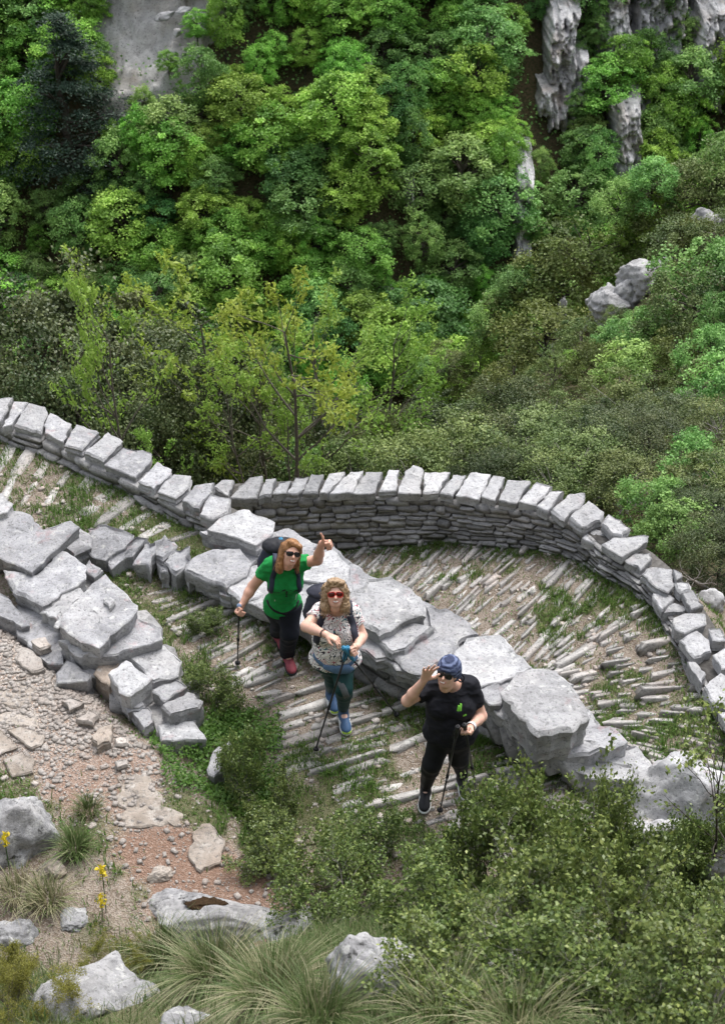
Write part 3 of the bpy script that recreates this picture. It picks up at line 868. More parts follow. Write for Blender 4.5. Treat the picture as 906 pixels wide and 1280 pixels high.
def pave(root, keys, step, lmin, lmax, wfac, cover, seed, kerb_every=7, limit=300):
    g = np.random.default_rng(seed)
    items = []
    rows = interp_rows(keys, step)
    nextk = g.integers(2, kerb_every)
    for i, (a, b_) in enumerate(rows):
        L = np.linalg.norm((b_ - a)[:2])
        t = (b_ - a)[:2] / L
        kerb = i == nextk
        if kerb: nextk = i + g.integers(kerb_every - 3, kerb_every + 3)
        p = g.uniform(-0.1, 0.1)
        off = g.normal(0, 0.010); rz_ = g.uniform(-0.004, 0.010)
        while p < L:
            ln = g.uniform(lmin, lmax) * (1.5 if kerb else 1)
            c = a[:2] + t * (p + ln / 2) + np.array([-t[1], t[0]]) * (off + g.normal(0, 0.008))
            p += ln * (1.02 if kerb else 1.06)
            patch = float(fbm(c[0] * 1.3, c[1] * 1.3, seed=70 + seed))
            if g.random() > cover + 0.55 * patch + (0.35 if kerb else 0): continue
            w = step * wfac * g.uniform(0.55, 1.2) * (1.15 if kerb else 1)
            h = g.uniform(0.10, 0.15)
            z = gz(*c) - h / 2 + g.uniform(0.002, 0.014) + rz_ + (0.030 if kerb else 0)
            items.append((c[0], c[1], z, math.atan2(t[1], t[0]) + g.normal(0, 0.04), ln * g.uniform(0.86, 1.0), w, h, g.integers(14), g.normal(0, .05), g.normal(0, .05)))
    items.sort(key=lambda q: -q[4] * q[5] / (q[0] ** 2 + q[1] ** 2 + 60))
    for q in items[:limit]:
        o = link('cobble', COBBLE_BLOCKS[q[7]], None, q[:3], (q[8], q[9], q[3]), (q[4], q[5], q[6])); ppos(o, root)
    rest = items[limit:]
    if rest:
        Vs, Qs, k = [], [], 0
        for q in rest:
            V, Q = FLATS[q[7]]
            W = V * np.array([q[4], q[5], q[6]])
            ca, sa = math.cos(q[3]), math.sin(q[3])
            W = np.stack([W[:, 0] * ca - W[:, 1] * sa + q[0], W[:, 0] * sa + W[:, 1] * ca + q[1], W[:, 2] + q[2]], 1)
            Vs.append(W); Qs.append(Q + k); k += len(V)
        o = link('paving', nmesh('paving', np.concatenate(Vs), None, np.concatenate(Qs), [M['cobble']])); o['kind'] = 'stuff'; ppos(o, root)
    return len(items)

def bed_sheet(name, poly_px, label):
    """the trodden bed of one leg of the path, a sheet just above the ground"""
    c = T(*poly_px)
    e = empty(name, c)
    tag(e, label, None, None, 'structure')
    return e

ROWS_C = [((415,696),(428,684)), ((440,706),(462,684)), ((470,720),(505,680)), ((520,745),(580,682)), ((560,770),(640,692)), ((600,795),(695,703)), ((630,815),(722,712)),
          ((661,832),(748,726)), ((680,838),(785,748)), ((700,842),(812,778)), ((714,860),(836,815)), ((728,885),(850,842)), ((742,905),(872,880)), ((775,920),(895,922)), ((800,945),(915,970)), ((820,975),(930,1020)), ((830,1010),(930,1070))]
ROWS_A = [((180,745),(232,735)), ((205,778),(258,757)), ((236,806),(300,772)), ((285,850),(372,800)), ((322,884),(432,848)), ((340,922),(480,876)), ((358,962),(540,902)), ((392,992),(600,930)), ((435,1014),(655,955)), ((480,1032),(700,972)), ((545,1052),(770,990)), ((620,1075),(810,1000)), ((700,1090),(835,1015))]
ROWS_B = [((-60,600),(-40,548)), ((-20,612),(8,566)), ((24,632),(52,582)), ((62,640),(92,602)), ((112,652),(150,622)), ((150,664),(182,640)), ((185,672),(215,656)), ((215,680),(245,670))]
path_c = bed_sheet('stepped_path', (640, 760), 'fan of cobbled steps sweeping round the hairpin inside the curved wall')
path_a = bed_sheet('stepped_path', (450, 930), 'cobbled steps the three hikers walk on')
path_b = bed_sheet('stepped_path', (100, 610), 'grassy steps with long edge stones behind the slab wall')
n_c = pave(path_c, ROWS_C, 0.080, 0.14, 0.46, 0.66, 1.04, 1)
n_a = pave(path_a, ROWS_A, 0.108, 0.16, 0.50, 0.62, 0.92, 2, kerb_every=5)
n_b = pave(path_b, ROWS_B, 0.26, 0.25, 0.6, 0.42, 0.62, 3, kerb_every=4)
print('STONES', n_far, n_c, n_a, n_b)
# ------------------------------------------------------------------ plant builders
M['beech'] = leaf_mat('leaf_beech', (0.142, 0.294, 0.050), (0.270, 0.499, 0.084), (0.424, 0.692, 0.136), 0.35, 0.22, 0.022)
M['hornbeam'] = leaf_mat('leaf_hornbeam', (0.113, 0.230, 0.062), (0.196, 0.360, 0.095), (0.310, 0.499, 0.140), 0.3, 0.22, 0.02)
M['darkwood'] = leaf_mat('leaf_darkwood', (0.057, 0.148, 0.040), (0.103, 0.240, 0.062), (0.168, 0.348, 0.086), 0.25, 0.2, 0.02)
M['olive'] = leaf_mat('leaf_oak_olive', (0.074, 0.105, 0.025), (0.133, 0.176, 0.040), (0.194, 0.231, 0.069), 0.25, 0.2, 0.015)
M['greygreen'] = leaf_mat('leaf_scrub_greygreen', (0.068, 0.109, 0.031), (0.136, 0.188, 0.054), (0.221, 0.273, 0.091), 0.2, 0.2, 0.015)
M['holm'] = leaf_mat('leaf_holm_oak', (0.032, 0.056, 0.019), (0.072, 0.103, 0.036), (0.141, 0.169, 0.067), 0.15, 0.12, 0.012, 0.4)
M['kermes'] = leaf_mat('leaf_kermes', (0.064, 0.105, 0.029), (0.125, 0.177, 0.046), (0.241, 0.295, 0.085), 0.22, 0.1, 0.01, 0.35)
M['ash'] = leaf_mat('leaf_young_ash', (0.164, 0.301, 0.044), (0.258, 0.427, 0.073), (0.367, 0.526, 0.117), 0.45, 0.12, 0.012)
M['ashyellow'] = leaf_mat('leaf_young_yellow', (0.214, 0.310, 0.037), (0.328, 0.435, 0.066), (0.416, 0.511, 0.106), 0.45, 0.12, 0.012)
M['needle'] = leaf_mat('needle_pine', (0.012, 0.032, 0.020), (0.024, 0.052, 0.034), (0.040, 0.075, 0.050), 0.1, 0.1, 0.01)
M['juniper'] = leaf_mat('needle_yellowgreen', (0.110, 0.120, 0.015), (0.190, 0.190, 0.028), (0.260, 0.240, 0.050), 0.3, 0.1, 0.01)
M['grass'] = leaf_mat('grass_blade', (0.060, 0.120, 0.018), (0.110, 0.190, 0.035), (0.250, 0.240, 0.110), 0.35, 0.1, 0.01)
M['drygrass'] = leaf_mat('grass_dry', (0.072, 0.126, 0.032), (0.145, 0.189, 0.072), (0.357, 0.333, 0.207), 0.3, 0.1, 0.01)
M['herb'] = leaf_mat('herb_leaf', (0.045, 0.110, 0.018), (0.080, 0.175, 0.028), (0.130, 0.230, 0.045), 0.35, 0.1, 0.01)
M['yellow'] = leaf_mat('petal_yellow', (0.55, 0.42, 0.02), (0.75, 0.62, 0.04), None, 0.3, 0.05, 0.0)
M['purple'] = leaf_mat('petal_purple', (0.20, 0.03, 0.18), (0.32, 0.06, 0.26), None, 0.3, 0.05, 0.0)

def ordinal(n):
    ones = ['', 'first', 'second', 'third', 'fourth', 'fifth', 'sixth', 'seventh', 'eighth', 'ninth', 'tenth', 'eleventh', 'twelfth', 'thirteenth', 'fourteenth', 'fifteenth', 'sixteenth', 'seventeenth', 'eighteenth', 'nineteenth']
    if n < 20: return ones[n]
    t = {2: ('twentieth', 'twenty'), 3: ('thirtieth', 'thirty'), 4: ('fortieth', 'forty'), 5: ('fiftieth', 'fifty'), 6: ('sixtieth', 'sixty')}[n // 10]
    return t[0] if n % 10 == 0 else t[1] + '-' + ones[n % 10]

def unit(v):
    v = np.asarray(v, float)
    return v / (np.linalg.norm(v, axis=-1, keepdims=True) + 1e-9)

def leaf_quads(pos, nrm, size, g, aspect=0.6, fold=0.15, direc=None):
    """one four-cornered leaf per row: base, side, tip, side"""
    n_ = len(pos)
    r_ = g.normal(size=(n_, 3)) if direc is None else direc + 0.35 * g.normal(size=(n_, 3))
    u = unit(r_ - (r_ * nrm).sum(1, keepdims=True) * nrm)
    w = np.cross(nrm, u)
    s = (size * g.uniform(0.65, 1.3, n_))[:, None]
    a = pos - u * s * 0.5
    b_ = pos + w * s * 0.5 * aspect + nrm * s * fold
    c = pos + u * s * 0.5
    d = pos - w * s * 0.5 * aspect + nrm * s * fold
    V = np.stack([a, b_, c, d], 1).reshape(-1, 3)
    return V, np.arange(n_ * 4).reshape(-1, 4)

def tube_mesh(segs, sides=4):
    """segs: list of (p0,p1,r0,r1)"""
    S = np.array([[*a, *b_, r0, r1] for a, b_, r0, r1 in segs])
    d = unit(S[:, 3:6] - S[:, 0:3])
    ref = np.where(np.abs(d[:, 2:3]) > 0.9, np.array([[1.0, 0, 0]]), np.array([[0, 0, 1.0]]))
    u = unit(np.cross(d, ref)); w = np.cross(d, u)
    ang = np.arange(sides) * 2 * math.pi / sides
    ring = np.cos(ang)[None, :, None] * u[:, None, :] + np.sin(ang)[None, :, None] * w[:, None, :]
    A = S[:, None, 0:3] + ring * S[:, None, 6:7]
    B = S[:, None, 3:6] + ring * S[:, None, 7:8] + 0
    n_ = len(S)
    V = np.concatenate([A, B], 1).reshape(-1, 3)
    base = np.arange(n_)[:, None] * 2 * sides
    Q = []
    for i in range(sides):
        j = (i + 1) % sides
        Q.append(np.concatenate([base + i, base + j, base + sides + j, base + sides + i], 1))
    return V, np.concatenate(Q)

def grow(g, p, d, L, r, lev, maxlev, segs, tips, P_):
    """recursive branch; P_ holds the habit of the plant"""
    k = P_['steps'][lev]
    st = L / k
    p = np.array(p, float); d = unit(np.array(d, float))
    for i in range(k):
        d = unit(d + g.normal(0, P_['wobble'][lev], 3) + np.array([0, 0, P_['up'][lev]]))
        q = p + d * st
        r0 = r * (1 - i / k * 0.75); r1 = r * (1 - (i + 1) / k * 0.75)
        segs.append((p, q, r0, r1))
        if lev == maxlev:
            tips.append((q, d.copy()))
        elif i + 1 >= P_['start'][lev] * k:
            for _ in range(P_['kids'][lev] if isinstance(P_['kids'][lev], int) else (1 + (g.random() < P_['kids'][lev] % 1)) * int(P_['kids'][lev] >= 1) + int(P_['kids'][lev] < 1 and g.random() < P_['kids'][lev])):
                ax = unit(g.normal(size=3))
                side = unit(np.cross(d, ax))
                an = g.uniform(*P_['angle'][lev])
                dd = d * math.cos(an) + side * math.sin(an)
                grow(g, q, dd, L * g.uniform(*P_['ratio'][lev]) * (1 - 0.4 * i / k), r1 * 0.65, lev + 1, maxlev, segs, tips, P_)
        p = q

def twig_plant(seed, H, habit, stems, leaf, per_tip, mat_leaf, mat_wood, aspect=0.55, spread=0.05, r0=0.02, sides=4, upbias=0.5, maxlev=2, name='plant', lean=(0.2, 0.9), leaf_levels=None, palette=None):
    g = np.random.default_rng(seed)
    segs, tips = [], []
    for _ in range(stems):
        a = g.uniform(0, 2 * math.pi); t = g.uniform(*lean)
        grow(g, (0.05 * math.cos(a) * stems ** 0.5, 0.05 * math.sin(a) * stems ** 0.5, -0.03), (math.cos(a) * math.sin(t), math.sin(a) * math.sin(t), math.cos(t)), H * g.uniform(0.75, 1.1), r0 * g.uniform(0.7, 1.1), 0, maxlev, segs, tips, habit)
    TP = np.array([t[0] for t in tips]); TD = np.array([t[1] for t in tips])
    kz = 1.0 / np.percentile(TP[:, 2], 98.5)            # the plant as modelled is one metre tall
    segs = [(a * kz, b_ * kz, ra, rb) for a, b_, ra, rb in segs]; TP = TP * kz
    V, Q = tube_mesh(segs, sides)
    wood = nmesh(name + '_wood', V, None, Q, [mat_wood], smooth=True)
    n_ = len(TP) * per_tip
    ii = np.repeat(np.arange(len(TP)), per_tip)
    pos = TP[ii] + g.normal(0, spread, (n_, 3))
    nr = unit(g.normal(size=(n_, 3)) * 0.8 + np.array([0, 0, upbias]))
    V, Q = leaf_quads(pos, nr, leaf, g, aspect, 0.12, TD[ii])
    v = np.clip(0.5 + 0.22 * g.normal(size=n_) + 0.15 * g.normal(size=len(TP))[ii], 0, 1)
    crown = nmesh(name + '_leaves', V, None, Q, [mat_leaf], face_attr=v)
    return wood, crown, len(tips), n_

def clump_crown(seed, n_clumps, per, shape='dome', rad=0.42, hgt=0.95, base=0.15, cl_r=0.12, flat=0.55, leaf=0.03, mat=None, wood=None, up=0.7, shell=0.55, trunk_r=0.025, aspect=0.7, limbs=26):
    """crown in a unit-height tree: many clumps of leaf faces spread through the volume, each carried by a limb"""
    g = np.random.default_rng(seed)
    C = []
    lob = [(g.uniform(0, 2 * math.pi), g.uniform(0.75, 1.15)) for _ in range(5)]
    while len(C) < n_clumps:
        u = g.normal(size=3); u /= np.linalg.norm(u)
        if shape == 'dome' and u[2] < -0.35: continue
        rr = g.uniform(shell, 1.0) ** 0.7
        th = math.atan2(u[1], u[0])
        lobe = 1 + 0.16 * math.sin(2 * th + lob[0][0]) + 0.14 * math.sin(3 * th + lob[1][0] + 2.5 * u[2]) + 0.10 * math.sin(5 * th + lob[2][0] - 4 * u[2])
        if shape == 'cone':
            z = g.random() ** 1.3
            rad_z = rad * (1 - z) ** 0.8 * lobe
            a = g.uniform(0, 2 * math.pi); q = math.sqrt(g.uniform(0.25, 1))
            C.append((math.cos(a) * rad_z * q, math.sin(a) * rad_z * q, base + z * (hgt - base) - 0.10 * q * rad_z)); continue
        zc = (base + hgt) / 2 if shape != 'dome' else base + (hgt - base) * 0.30
        hz = (hgt - base) / 2 if shape != 'dome' else (hgt - base) * 0.70
        C.append((u[0] * rr * rad * lobe, u[1] * rr * rad * lobe, zc + u[2] * rr * hz * (0.9 + 0.2 * lobe - 0.1)))
    C = np.array(C)
    csz = g.uniform(0.4, 1.45, len(C)) * cl_r
    ii = np.repeat(np.arange(len(C)), per)
    n_ = len(ii)
    off = g.normal(size=(n_, 3)); off = unit(off) * (g.random((n_, 1)) ** 0.5) * g.uniform(0.7, 1.35, (n_, 1))
    off[:, 2] *= flat
    # clumps droop outward a little
    outw = C[:, :2] / (np.linalg.norm(C[:, :2], axis=1, keepdims=True) + 1e-6)
    off[:, 2] -= 0.35 * (off[:, :2] * outw[ii]).sum(1)
    pos = C[ii] + off * csz[ii][:, None]
    cen = np.array([0, 0, (base + hgt) / 2])
    nr = unit(unit(pos - cen) * 0.5 + np.array([0, 0, up]) + 0.80 * g.normal(size=(n_, 3)))
    V, Q = leaf_quads(pos, nr, leaf, g, aspect, 0.1)
    v = np.clip(0.5 + 0.16 * g.normal(size=n_) + 0.30 * g.normal(size=len(C))[ii], 0, 1)
    crown = nmesh('crown', V, None, Q, [mat], face_attr=v)
    segs = []
    tops = np.array([0.02 * g.normal(), 0.02 * g.normal(), hgt * 0.8])
    N = 6
    tp = [np.array([0, 0, -0.06])]
    for k in range(1, N + 1):
        tp.append(tops * (k / N) + np.array([0.012 * g.normal(), 0.012 * g.normal(), 0]))
    for k in range(N):
        segs.append((tp[k], tp[k + 1], trunk_r * (1 - k / N * 0.85), trunk_r * (1 - (k + 1) / N * 0.85)))
    for k in g.choice(len(C), min(limbs, len(C)), replace=False):
        c = C[k]
        f = np.clip((c[2] * 0.7) / (hgt * 0.8), 0.1, 0.95)
        a = tops * f
        mid = (a + c) / 2 + g.normal(0, 0.02, 3) + np.array([0, 0, -0.02])
        segs.append((a, mid, trunk_r * 0.4, trunk_r * 0.25)); segs.append((mid, c, trunk_r * 0.25, trunk_r * 0.08))
    V, Q = tube_mesh(segs, 5)
    trunk = nmesh('trunk', V, None, Q, [wood], smooth=True)
    return trunk, crown

def put_tree(name, proto, loc, height, wid=1.0, rz=0.0, label=None, cat='tree', group=None, tilt=(0, 0), partnames=('trunk', 'crown')):
    e = empty(name, loc, (tilt[0], tilt[1], rz))
    e.scale = (height * wid, height * wid, height)
    for nm, me_ in zip(partnames, proto):
        o = bpy.data.objects.new(nm, me_); COL.objects.link(o); o.parent = e
    tag(e, label, cat, group)
    return e

def at_top(px, py_top, Y):
    """ground point at distance Y under a pixel column, and the height up to the line of sight through py_top"""
    q = PY(px, py_top, Y)
    z = gz(q[0], q[1])
    return np.array([q[0], q[1], z - 0.05]), q[2] - z
# ------------------------------------------------------------------ the wood on the far side of the gorge
gf = np.random.default_rng(77)
BEECH = [clump_crown(300 + i, 110, 95, 'ball', 0.40, 1.0, 0.16, 0.10, 0.42, 0.029, M['beech'], M['bark_dark']) for i in range(4)]
HORN = [clump_crown(320 + i, 110, 90, 'ball', 0.42, 1.0, 0.10, 0.10, 0.45, 0.029, M['hornbeam'], M['bark']) for i in range(3)]
DARK = [clump_crown(340 + i, 100, 90, 'ball', 0.38, 1.0, 0.10, 0.10, 0.5, 0.028, M['darkwood'], M['bark_dark']) for i in range(2)]
PINE = clump_crown(360, 150, 170, 'cone', 0.33, 1.0, 0.06, 0.075, 0.30, 0.017, M['needle'], M['bark_dark'], up=0.9, aspect=0.3)

def project(p):
    d = np.asarray(p) - np.array([0, 0, CAM_Z])
    f = d[1] * CP - d[2] * SP
    u = d[1] * SP + d[2] * CP
    return 453 + FPX * d[0] / f, 640 - FPX * u / f

# bare patches: cliffs and scree that the crowns leave open (photograph pixels, for choosing where trees do not stand)
BARE = [(690, 90, 34, 75), (785, 180, 26, 62), (885, 75, 18, 42), (655, 262, 14, 55), (785, 25, 50, 38), (190, 28, 80, 66), (512, 235, 10, 26), (483, 372, 10, 14), (455, 75, 12, 10), (92, 150, 34, 66)]
pts = []
cx_, cy_ = gf.uniform(-50, 50, 14000), gf.uniform(66, 136, 14000)
cz_ = arr_gz(cx_, cy_)
for x, y, z in zip(cx_, cy_, cz_):
    px, py = project((x, y, z + 3))
    if px < -50 or px > 956 or py < -60 or py > 470: continue
    if px > 560 and py > 470 - (px - 520) * 0.62 + 60: continue
    if any(((px - a) / (w + 8)) ** 2 + ((py - b_) / (h + 20)) ** 2 < 1 for a, b_, w, h in BARE): continue
    if any((x - q[0]) ** 2 + (y - q[1]) ** 2 < 1.68 ** 2 for q in pts): continue
    pts.append((x, y, z, px, py))
LAB = {'beech': 'fresh green beech', 'hornbeam': 'soft green tree', 'dark': 'dark green tree'}
rows = {}
for q in pts: rows.setdefault(int(max(0, min(9, (q[4] + 30) // 46))), []).append(q)
nth = {}
for i_, kk in enumerate(sorted(rows)):
    for j_, q in enumerate(sorted(rows[kk], key=lambda t: t[3])): nth[q[:2]] = (i_ + 1, j_ + 1)
for (x, y, z, px, py) in pts:
    q = gf.random()
    dens = float(fbm(x * 0.09, y * 0.09, seed=91))
    if q < 0.52 + dens * 0.5: proto, kind = BEECH[gf.integers(4)], 'beech'
    elif q < 0.86: proto, kind = HORN[gf.integers(3)], 'hornbeam'
    else: proto, kind = DARK[gf.integers(2)], 'dark'
    put_tree({'beech': 'beech_tree', 'hornbeam': 'hornbeam_tree', 'dark': 'oak_tree'}[kind], proto, (x, y, z), gf.uniform(2.8, 6.2), gf.uniform(0.7, 1.35), gf.uniform(0, 6.28),
             '%s of the far wood, %s from the left in the %s row down' % (LAB[kind], ordinal(nth[(x, y)][1]), ordinal(nth[(x, y)][0])), 'tree', 'trees of the far wood', (gf.normal(0, .06), gf.normal(0, .06)))
# the dark pine at the upper left
p = T(95, 212)
put_tree('pine_tree', PINE, (p[0], p[1], p[2] - 0.3), 12.0, 1.5, 0.4, 'lone dark blue-green pine standing out of the bright wood', 'tree')

# the same wood goes on to both sides, as one mass
def mesh_quads(me_):
    co = np.empty(len(me_.vertices) * 3, np.float32); me_.vertices.foreach_get('co', co)
    return co.reshape(-1, 4, 3)
gw = np.random.default_rng(404)
Lq = [mesh_quads(BEECH[0][1]), mesh_quads(HORN[1][1])]
Vw, placed = [], []
cxw, cyw = gw.uniform(-95, 95, 5000), gw.uniform(70, 150, 5000)
for x, y, z in zip(cxw, cyw, arr_gz(cxw, cyw)):
    px, py = project((x, y, z + 3))
    if -50 <= px <= 956 and py > -60: continue
    if px < -750 or px > 1650 or py > 500 or py < -330: continue
    if any((x - q[0]) ** 2 + (y - q[1]) ** 2 < 3.4 ** 2 for q in placed): continue
    placed.append((x, y))
    L_ = Lq[gw.integers(2)]; L_ = L_[gw.choice(len(L_), 900, replace=False)]
    c_ = L_.mean(1, keepdims=True); L_ = c_ + (L_ - c_) * 2.6
    h_ = gw.uniform(5, 8); a_ = gw.uniform(0, 6.28); ca, sa = math.cos(a_), math.sin(a_)
    Vw.append(np.stack([(L_[..., 0] * ca - L_[..., 1] * sa) * h_ + x, (L_[..., 0] * sa + L_[..., 1] * ca) * h_ + y, L_[..., 2] * h_ + z], -1).reshape(-1, 3))
    if len(placed) > 330: break
Vw = np.concatenate(Vw)
o = link('forest', nmesh('forest', Vw, None, np.arange(len(Vw)).reshape(-1, 4), [M['beech']], face_attr=np.clip(0.4 + 0.2 * gw.normal(size=len(Vw) // 4), 0, 1)))
tag(o, 'closed wood continuing along the far side of the gorge', None, None, 'stuff')
for (a, b_, h_, lab) in [(128, 80, 2.0, 'bush at the lower left corner of the pale bank'), (215, 96, 2.0, 'bush at the foot of the pale bank'), (250, 55, 2.6, 'bush at the right side of the pale bank'), (120, 30, 2.6, 'bush at the left side of the pale bank'), 
                         (742, 60, 2.4, 'bush rooted in the cliffs right of the tall pillar'), (722, 150, 2.6, 'bush at the foot of the tall pale pillar'), (800, 75, 2.4, 'bush under the ribbed cliff top'), (850, 60, 2.6, 'bush between the ribbed cliff and the rock tower'), (760, 120, 2.2, 'bush above the reddish rock face'), (812, 190, 2.4, 'bush right of the reddish rock face'), (668, 300, 2.0, 'bush at the foot of the thin vertical crag'), (690, 60, 1.2, 'little bush clinging to the tall pale pillar')]:
    q_ = T(a, b_); q_ = q_ + np.array([0, -1.2, 0.4])
    put_tree('bush', HORN[gf.integers(3)] if gf.random() < .5 else BEECH[gf.integers(4)], q_, h_, 1.1, gf.uniform(0, 6), lab, 'shrub')

# undergrowth that closes the gaps between the trunks
n_ = 60000
ux = gf.uniform(-55, 55, n_); uy = gf.uniform(78, 138, n_)
uz = arr_gz(ux, uy)
keep = np.ones(n_, bool)
PX = 453 + FPX * ux / (uy * CP - (uz - CAM_Z) * SP); PYY = 640 - FPX * (uy * SP + (uz - CAM_Z) * CP) / (uy * CP - (uz - CAM_Z) * SP)
for a, b_, w, h in BARE: keep &= ((PX - a) / w) ** 2 + ((PYY - b_) / h) ** 2 > gf.uniform(0.6, 1.2, n_)
ux, uy, uz = ux[keep], uy[keep], uz[keep]
pos = np.stack([ux, uy, uz + gf.uniform(0.0, 1.6, len(ux))], 1)
V, Q = leaf_quads(pos, unit(gf.normal(size=(len(ux), 3)) * 0.6 + np.array([0, -0.3, 0.8])), 0.26, gf, 0.7)
o = link('undergrowth', nmesh('undergrowth', V, None, Q, [M['hornbeam']], face_attr=np.clip(0.5 + 0.2 * gf.normal(size=len(ux)), 0, 1)))
tag(o, 'leafy undergrowth on the floor of the far wood', None, None, 'stuff')

# ------------------------------------------------------------------ cliffs between the trees
def cliff(px, py, wpx, hpx, seed, label, name='cliff', out=1.6):
    """a ribbed rock face standing out of the hillside, solid to the back"""
    p = T(px, py + hpx * 0.45)
    dist = np.linalg.norm(p - np.array([0, 0, CAM_Z])); k = dist / FPX
    Wd, Hd = wpx * k * 1.25, hpx * k * 1.25
    nu, nv = max(26, int(wpx * 1.6)), max(36, int(hpx * 1.2))
    U, Vv = np.meshgrid(np.linspace(-1, 1, nu), np.linspace(-1, 1, nv))
    u, v = U.ravel(), Vv.ravel()
    X, Z = u * Wd / 2, v * Hd / 2
    s1 = seed * 13.1
    rib = 1 - np.abs(fbm(X * 1.3 + s1, Z * 0.22, seed=seed, octv=3)) * 2.6
    rib2 = 1 - np.abs(fbm(X * 3.0 + s1, Z * 0.7, seed=seed + 3, octv=3)) * 2.2
    led = np.floor(Z * 0.9 + 1.2 * fbm(X * .5 + s1, Z * .3, seed=seed + 5)) 
    dep = 1.0 * rib + 0.45 * rib2 + 0.35 * np.sin(led * 12.9) + 0.35 * fbm(X * 4, Z * 4 + s1, seed=seed + 7)
    edge = np.maximum(np.abs(u + 0.25 * fbm(Z * .5 + s1, 0 * Z, seed=seed + 1)), np.abs(v) * 0.9 + 0.1 * fbm(X + s1, 0 * X, seed=seed + 2))
    blk = np.floor(5 * fbm(X * 1.1 + s1, Z * 0.8, seed=seed + 21, octv=3)) / 5 * 1.5 + np.floor(6 * fbm(X * 2.6 + s1, Z * 2.0, seed=seed + 23, octv=2)) / 6 * 0.7
    dep = 0.7 * dep + blk - 4.5 * sstep(0.62, 1.0, edge)
    Yf = -(out + dep) + 0.45 * Z            # leans back with the hillside
    front = np.stack([X + 0.12 * fbm(X * 3, Z * 3, seed=seed + 11), Yf, Z], 1)
    back = np.stack([X, np.full_like(X, 3.5) + 0.45 * Z, Z], 1)
    n_ = nu * nv; id_ = np.arange(n_).reshape(nv, nu)
    f = np.stack([id_[:-1, :-1], id_[:-1, 1:], id_[1:, 1:], id_[1:, :-1]], -1).reshape(-1, 4)
    rim = np.concatenate([id_[0, :], id_[1:, -1], id_[-1, -2::-1], id_[-2:0:-1, 0]])
    m = len(rim); j = np.arange(m); j2 = (j + 1) % m
    V3 = np.concatenate([front, back[rim], [[0, 3.5, 0]]])
    side = np.stack([rim[j], n_ + j, n_ + j2, rim[j2]], 1)
    cap = np.stack([n_ + j2, n_ + j, np.full(m, n_ + m)], 1)
    o = link(name, nmesh(name, V3, cap, np.concatenate([f, side]), [M['cliff']], smooth=False), None, PD(px, py, dist) + np.array([0, 0.0, 0]))
    tag(o, label, 'cliff')
    return o
cliff(702, 82, 34, 120, 1, 'tall pale limestone pillar in the wood, left of the upper cliffs')
cliff(684, 122, 24, 34, 2, 'small grey crag at the foot of the tall pale pillar')
cliff(765, 28, 40, 90, 3, 'grey cliff with dark streaks at the top of the picture right of the pillar')
cliff(822, 20, 60, 80, 4, 'broad grey cliff top with vertical ribs near the upper right corner')
cliff(884, 72, 34, 100, 5, 'isolated grey rock tower near the right edge')
cliff(780, 185, 36, 100, 6, 'reddish brown rock face below the upper cliffs')
cliff(802, 140, 16, 44, 7, 'narrow pale rib above the reddish rock face')
cliff(652, 262, 22, 95, 8, 'thin grey vertical crag at the edge of the shrubby spur')
cliff(722, 90, 20, 50, 19, 'shadowed grey crag just right of the tall pale pillar')
cliff(512, 236, 14, 44, 9, 'small grey outcrop in the middle of the far wood')
cliff(483, 374, 18, 22, 10, 'little grey outcrop low in the far wood')
cliff(455, 76, 24, 16, 12, 'small grey ledge high in the far wood')
M['scree'] = stone_mat('scree_rock', (0.62, 0.61, 0.60), (0.42, 0.41, 0.40), (0.42, 0.36, 0.30), lich_amt=0.3, warm_amt=0.7, rnd=0.1, dark_spots=0.5, scale=0.2)
# bare pale bank at the top left: a bank of the hillside itself with broken ledges
p = T(190, 34)
bx_, by_ = np.meshgrid(np.linspace(-8.5, 8.5, 90), np.linspace(-9, 12, 100))
bx_, by_ = bx_.ravel(), by_.ravel()
zz = arr_gz(p[0] + bx_, p[1] + by_)
rr_ = np.sqrt((bx_ / 6.6) ** 2 + ((by_ - 2) / 8.5) ** 2) + 0.35 * fbm(bx_ * .4, by_ * .4, seed=6)
lift_ = 1.0 + 0.5 * np.sin(np.floor(by_ * .55 + 1.5 * fbm(bx_ * .3, by_ * .3, seed=41)) * 7.7) + 0.35 * fbm(bx_ * 2.5, by_ * 2.5, seed=42) - 2.6 * sstep(0.75, 1.15, rr_) + 0.9 * fbm(bx_ * .5, by_ * .25, seed=14) + 0.35 * np.abs(fbm(bx_ * 1.6, by_ * .6, seed=15))
id_ = np.arange(9000).reshape(100, 90)
o = link('rock_bank', nmesh('rock_bank', np.stack([bx_, by_, zz - p[2] + lift_], 1), None, np.stack([id_[:-1, :-1], id_[:-1, 1:], id_[1:, 1:], id_[1:, :-1]], -1).reshape(-1, 4), [M['scree']], smooth=True), None, p)
tag(o, 'bare pale grey bank of scree at the top left', 'rock')
for i, (a, b_, w, h) in enumerate([(205, 20, 22, 7), (228, 12, 16, 6), (240, 26, 8, 14), (222, 40, 10, 8)]):
    q = T(a, b_, lift=2.2)
    k = np.linalg.norm(q - np.array([0, 0, CAM_Z])) / FPX
    o = link('rock_ledge', boulder_mesh(70 + i, (w * k * .7, .6, h * k * .7), M['cliff'], 3, 0.4), None, q, (0, -.3, 0)); tag(o, ['broken grey ledge across the pale bank', 'short upper ledge on the pale bank', 'dark split rib on the pale bank', 'lowest broken block on the pale bank'][i], 'rock')
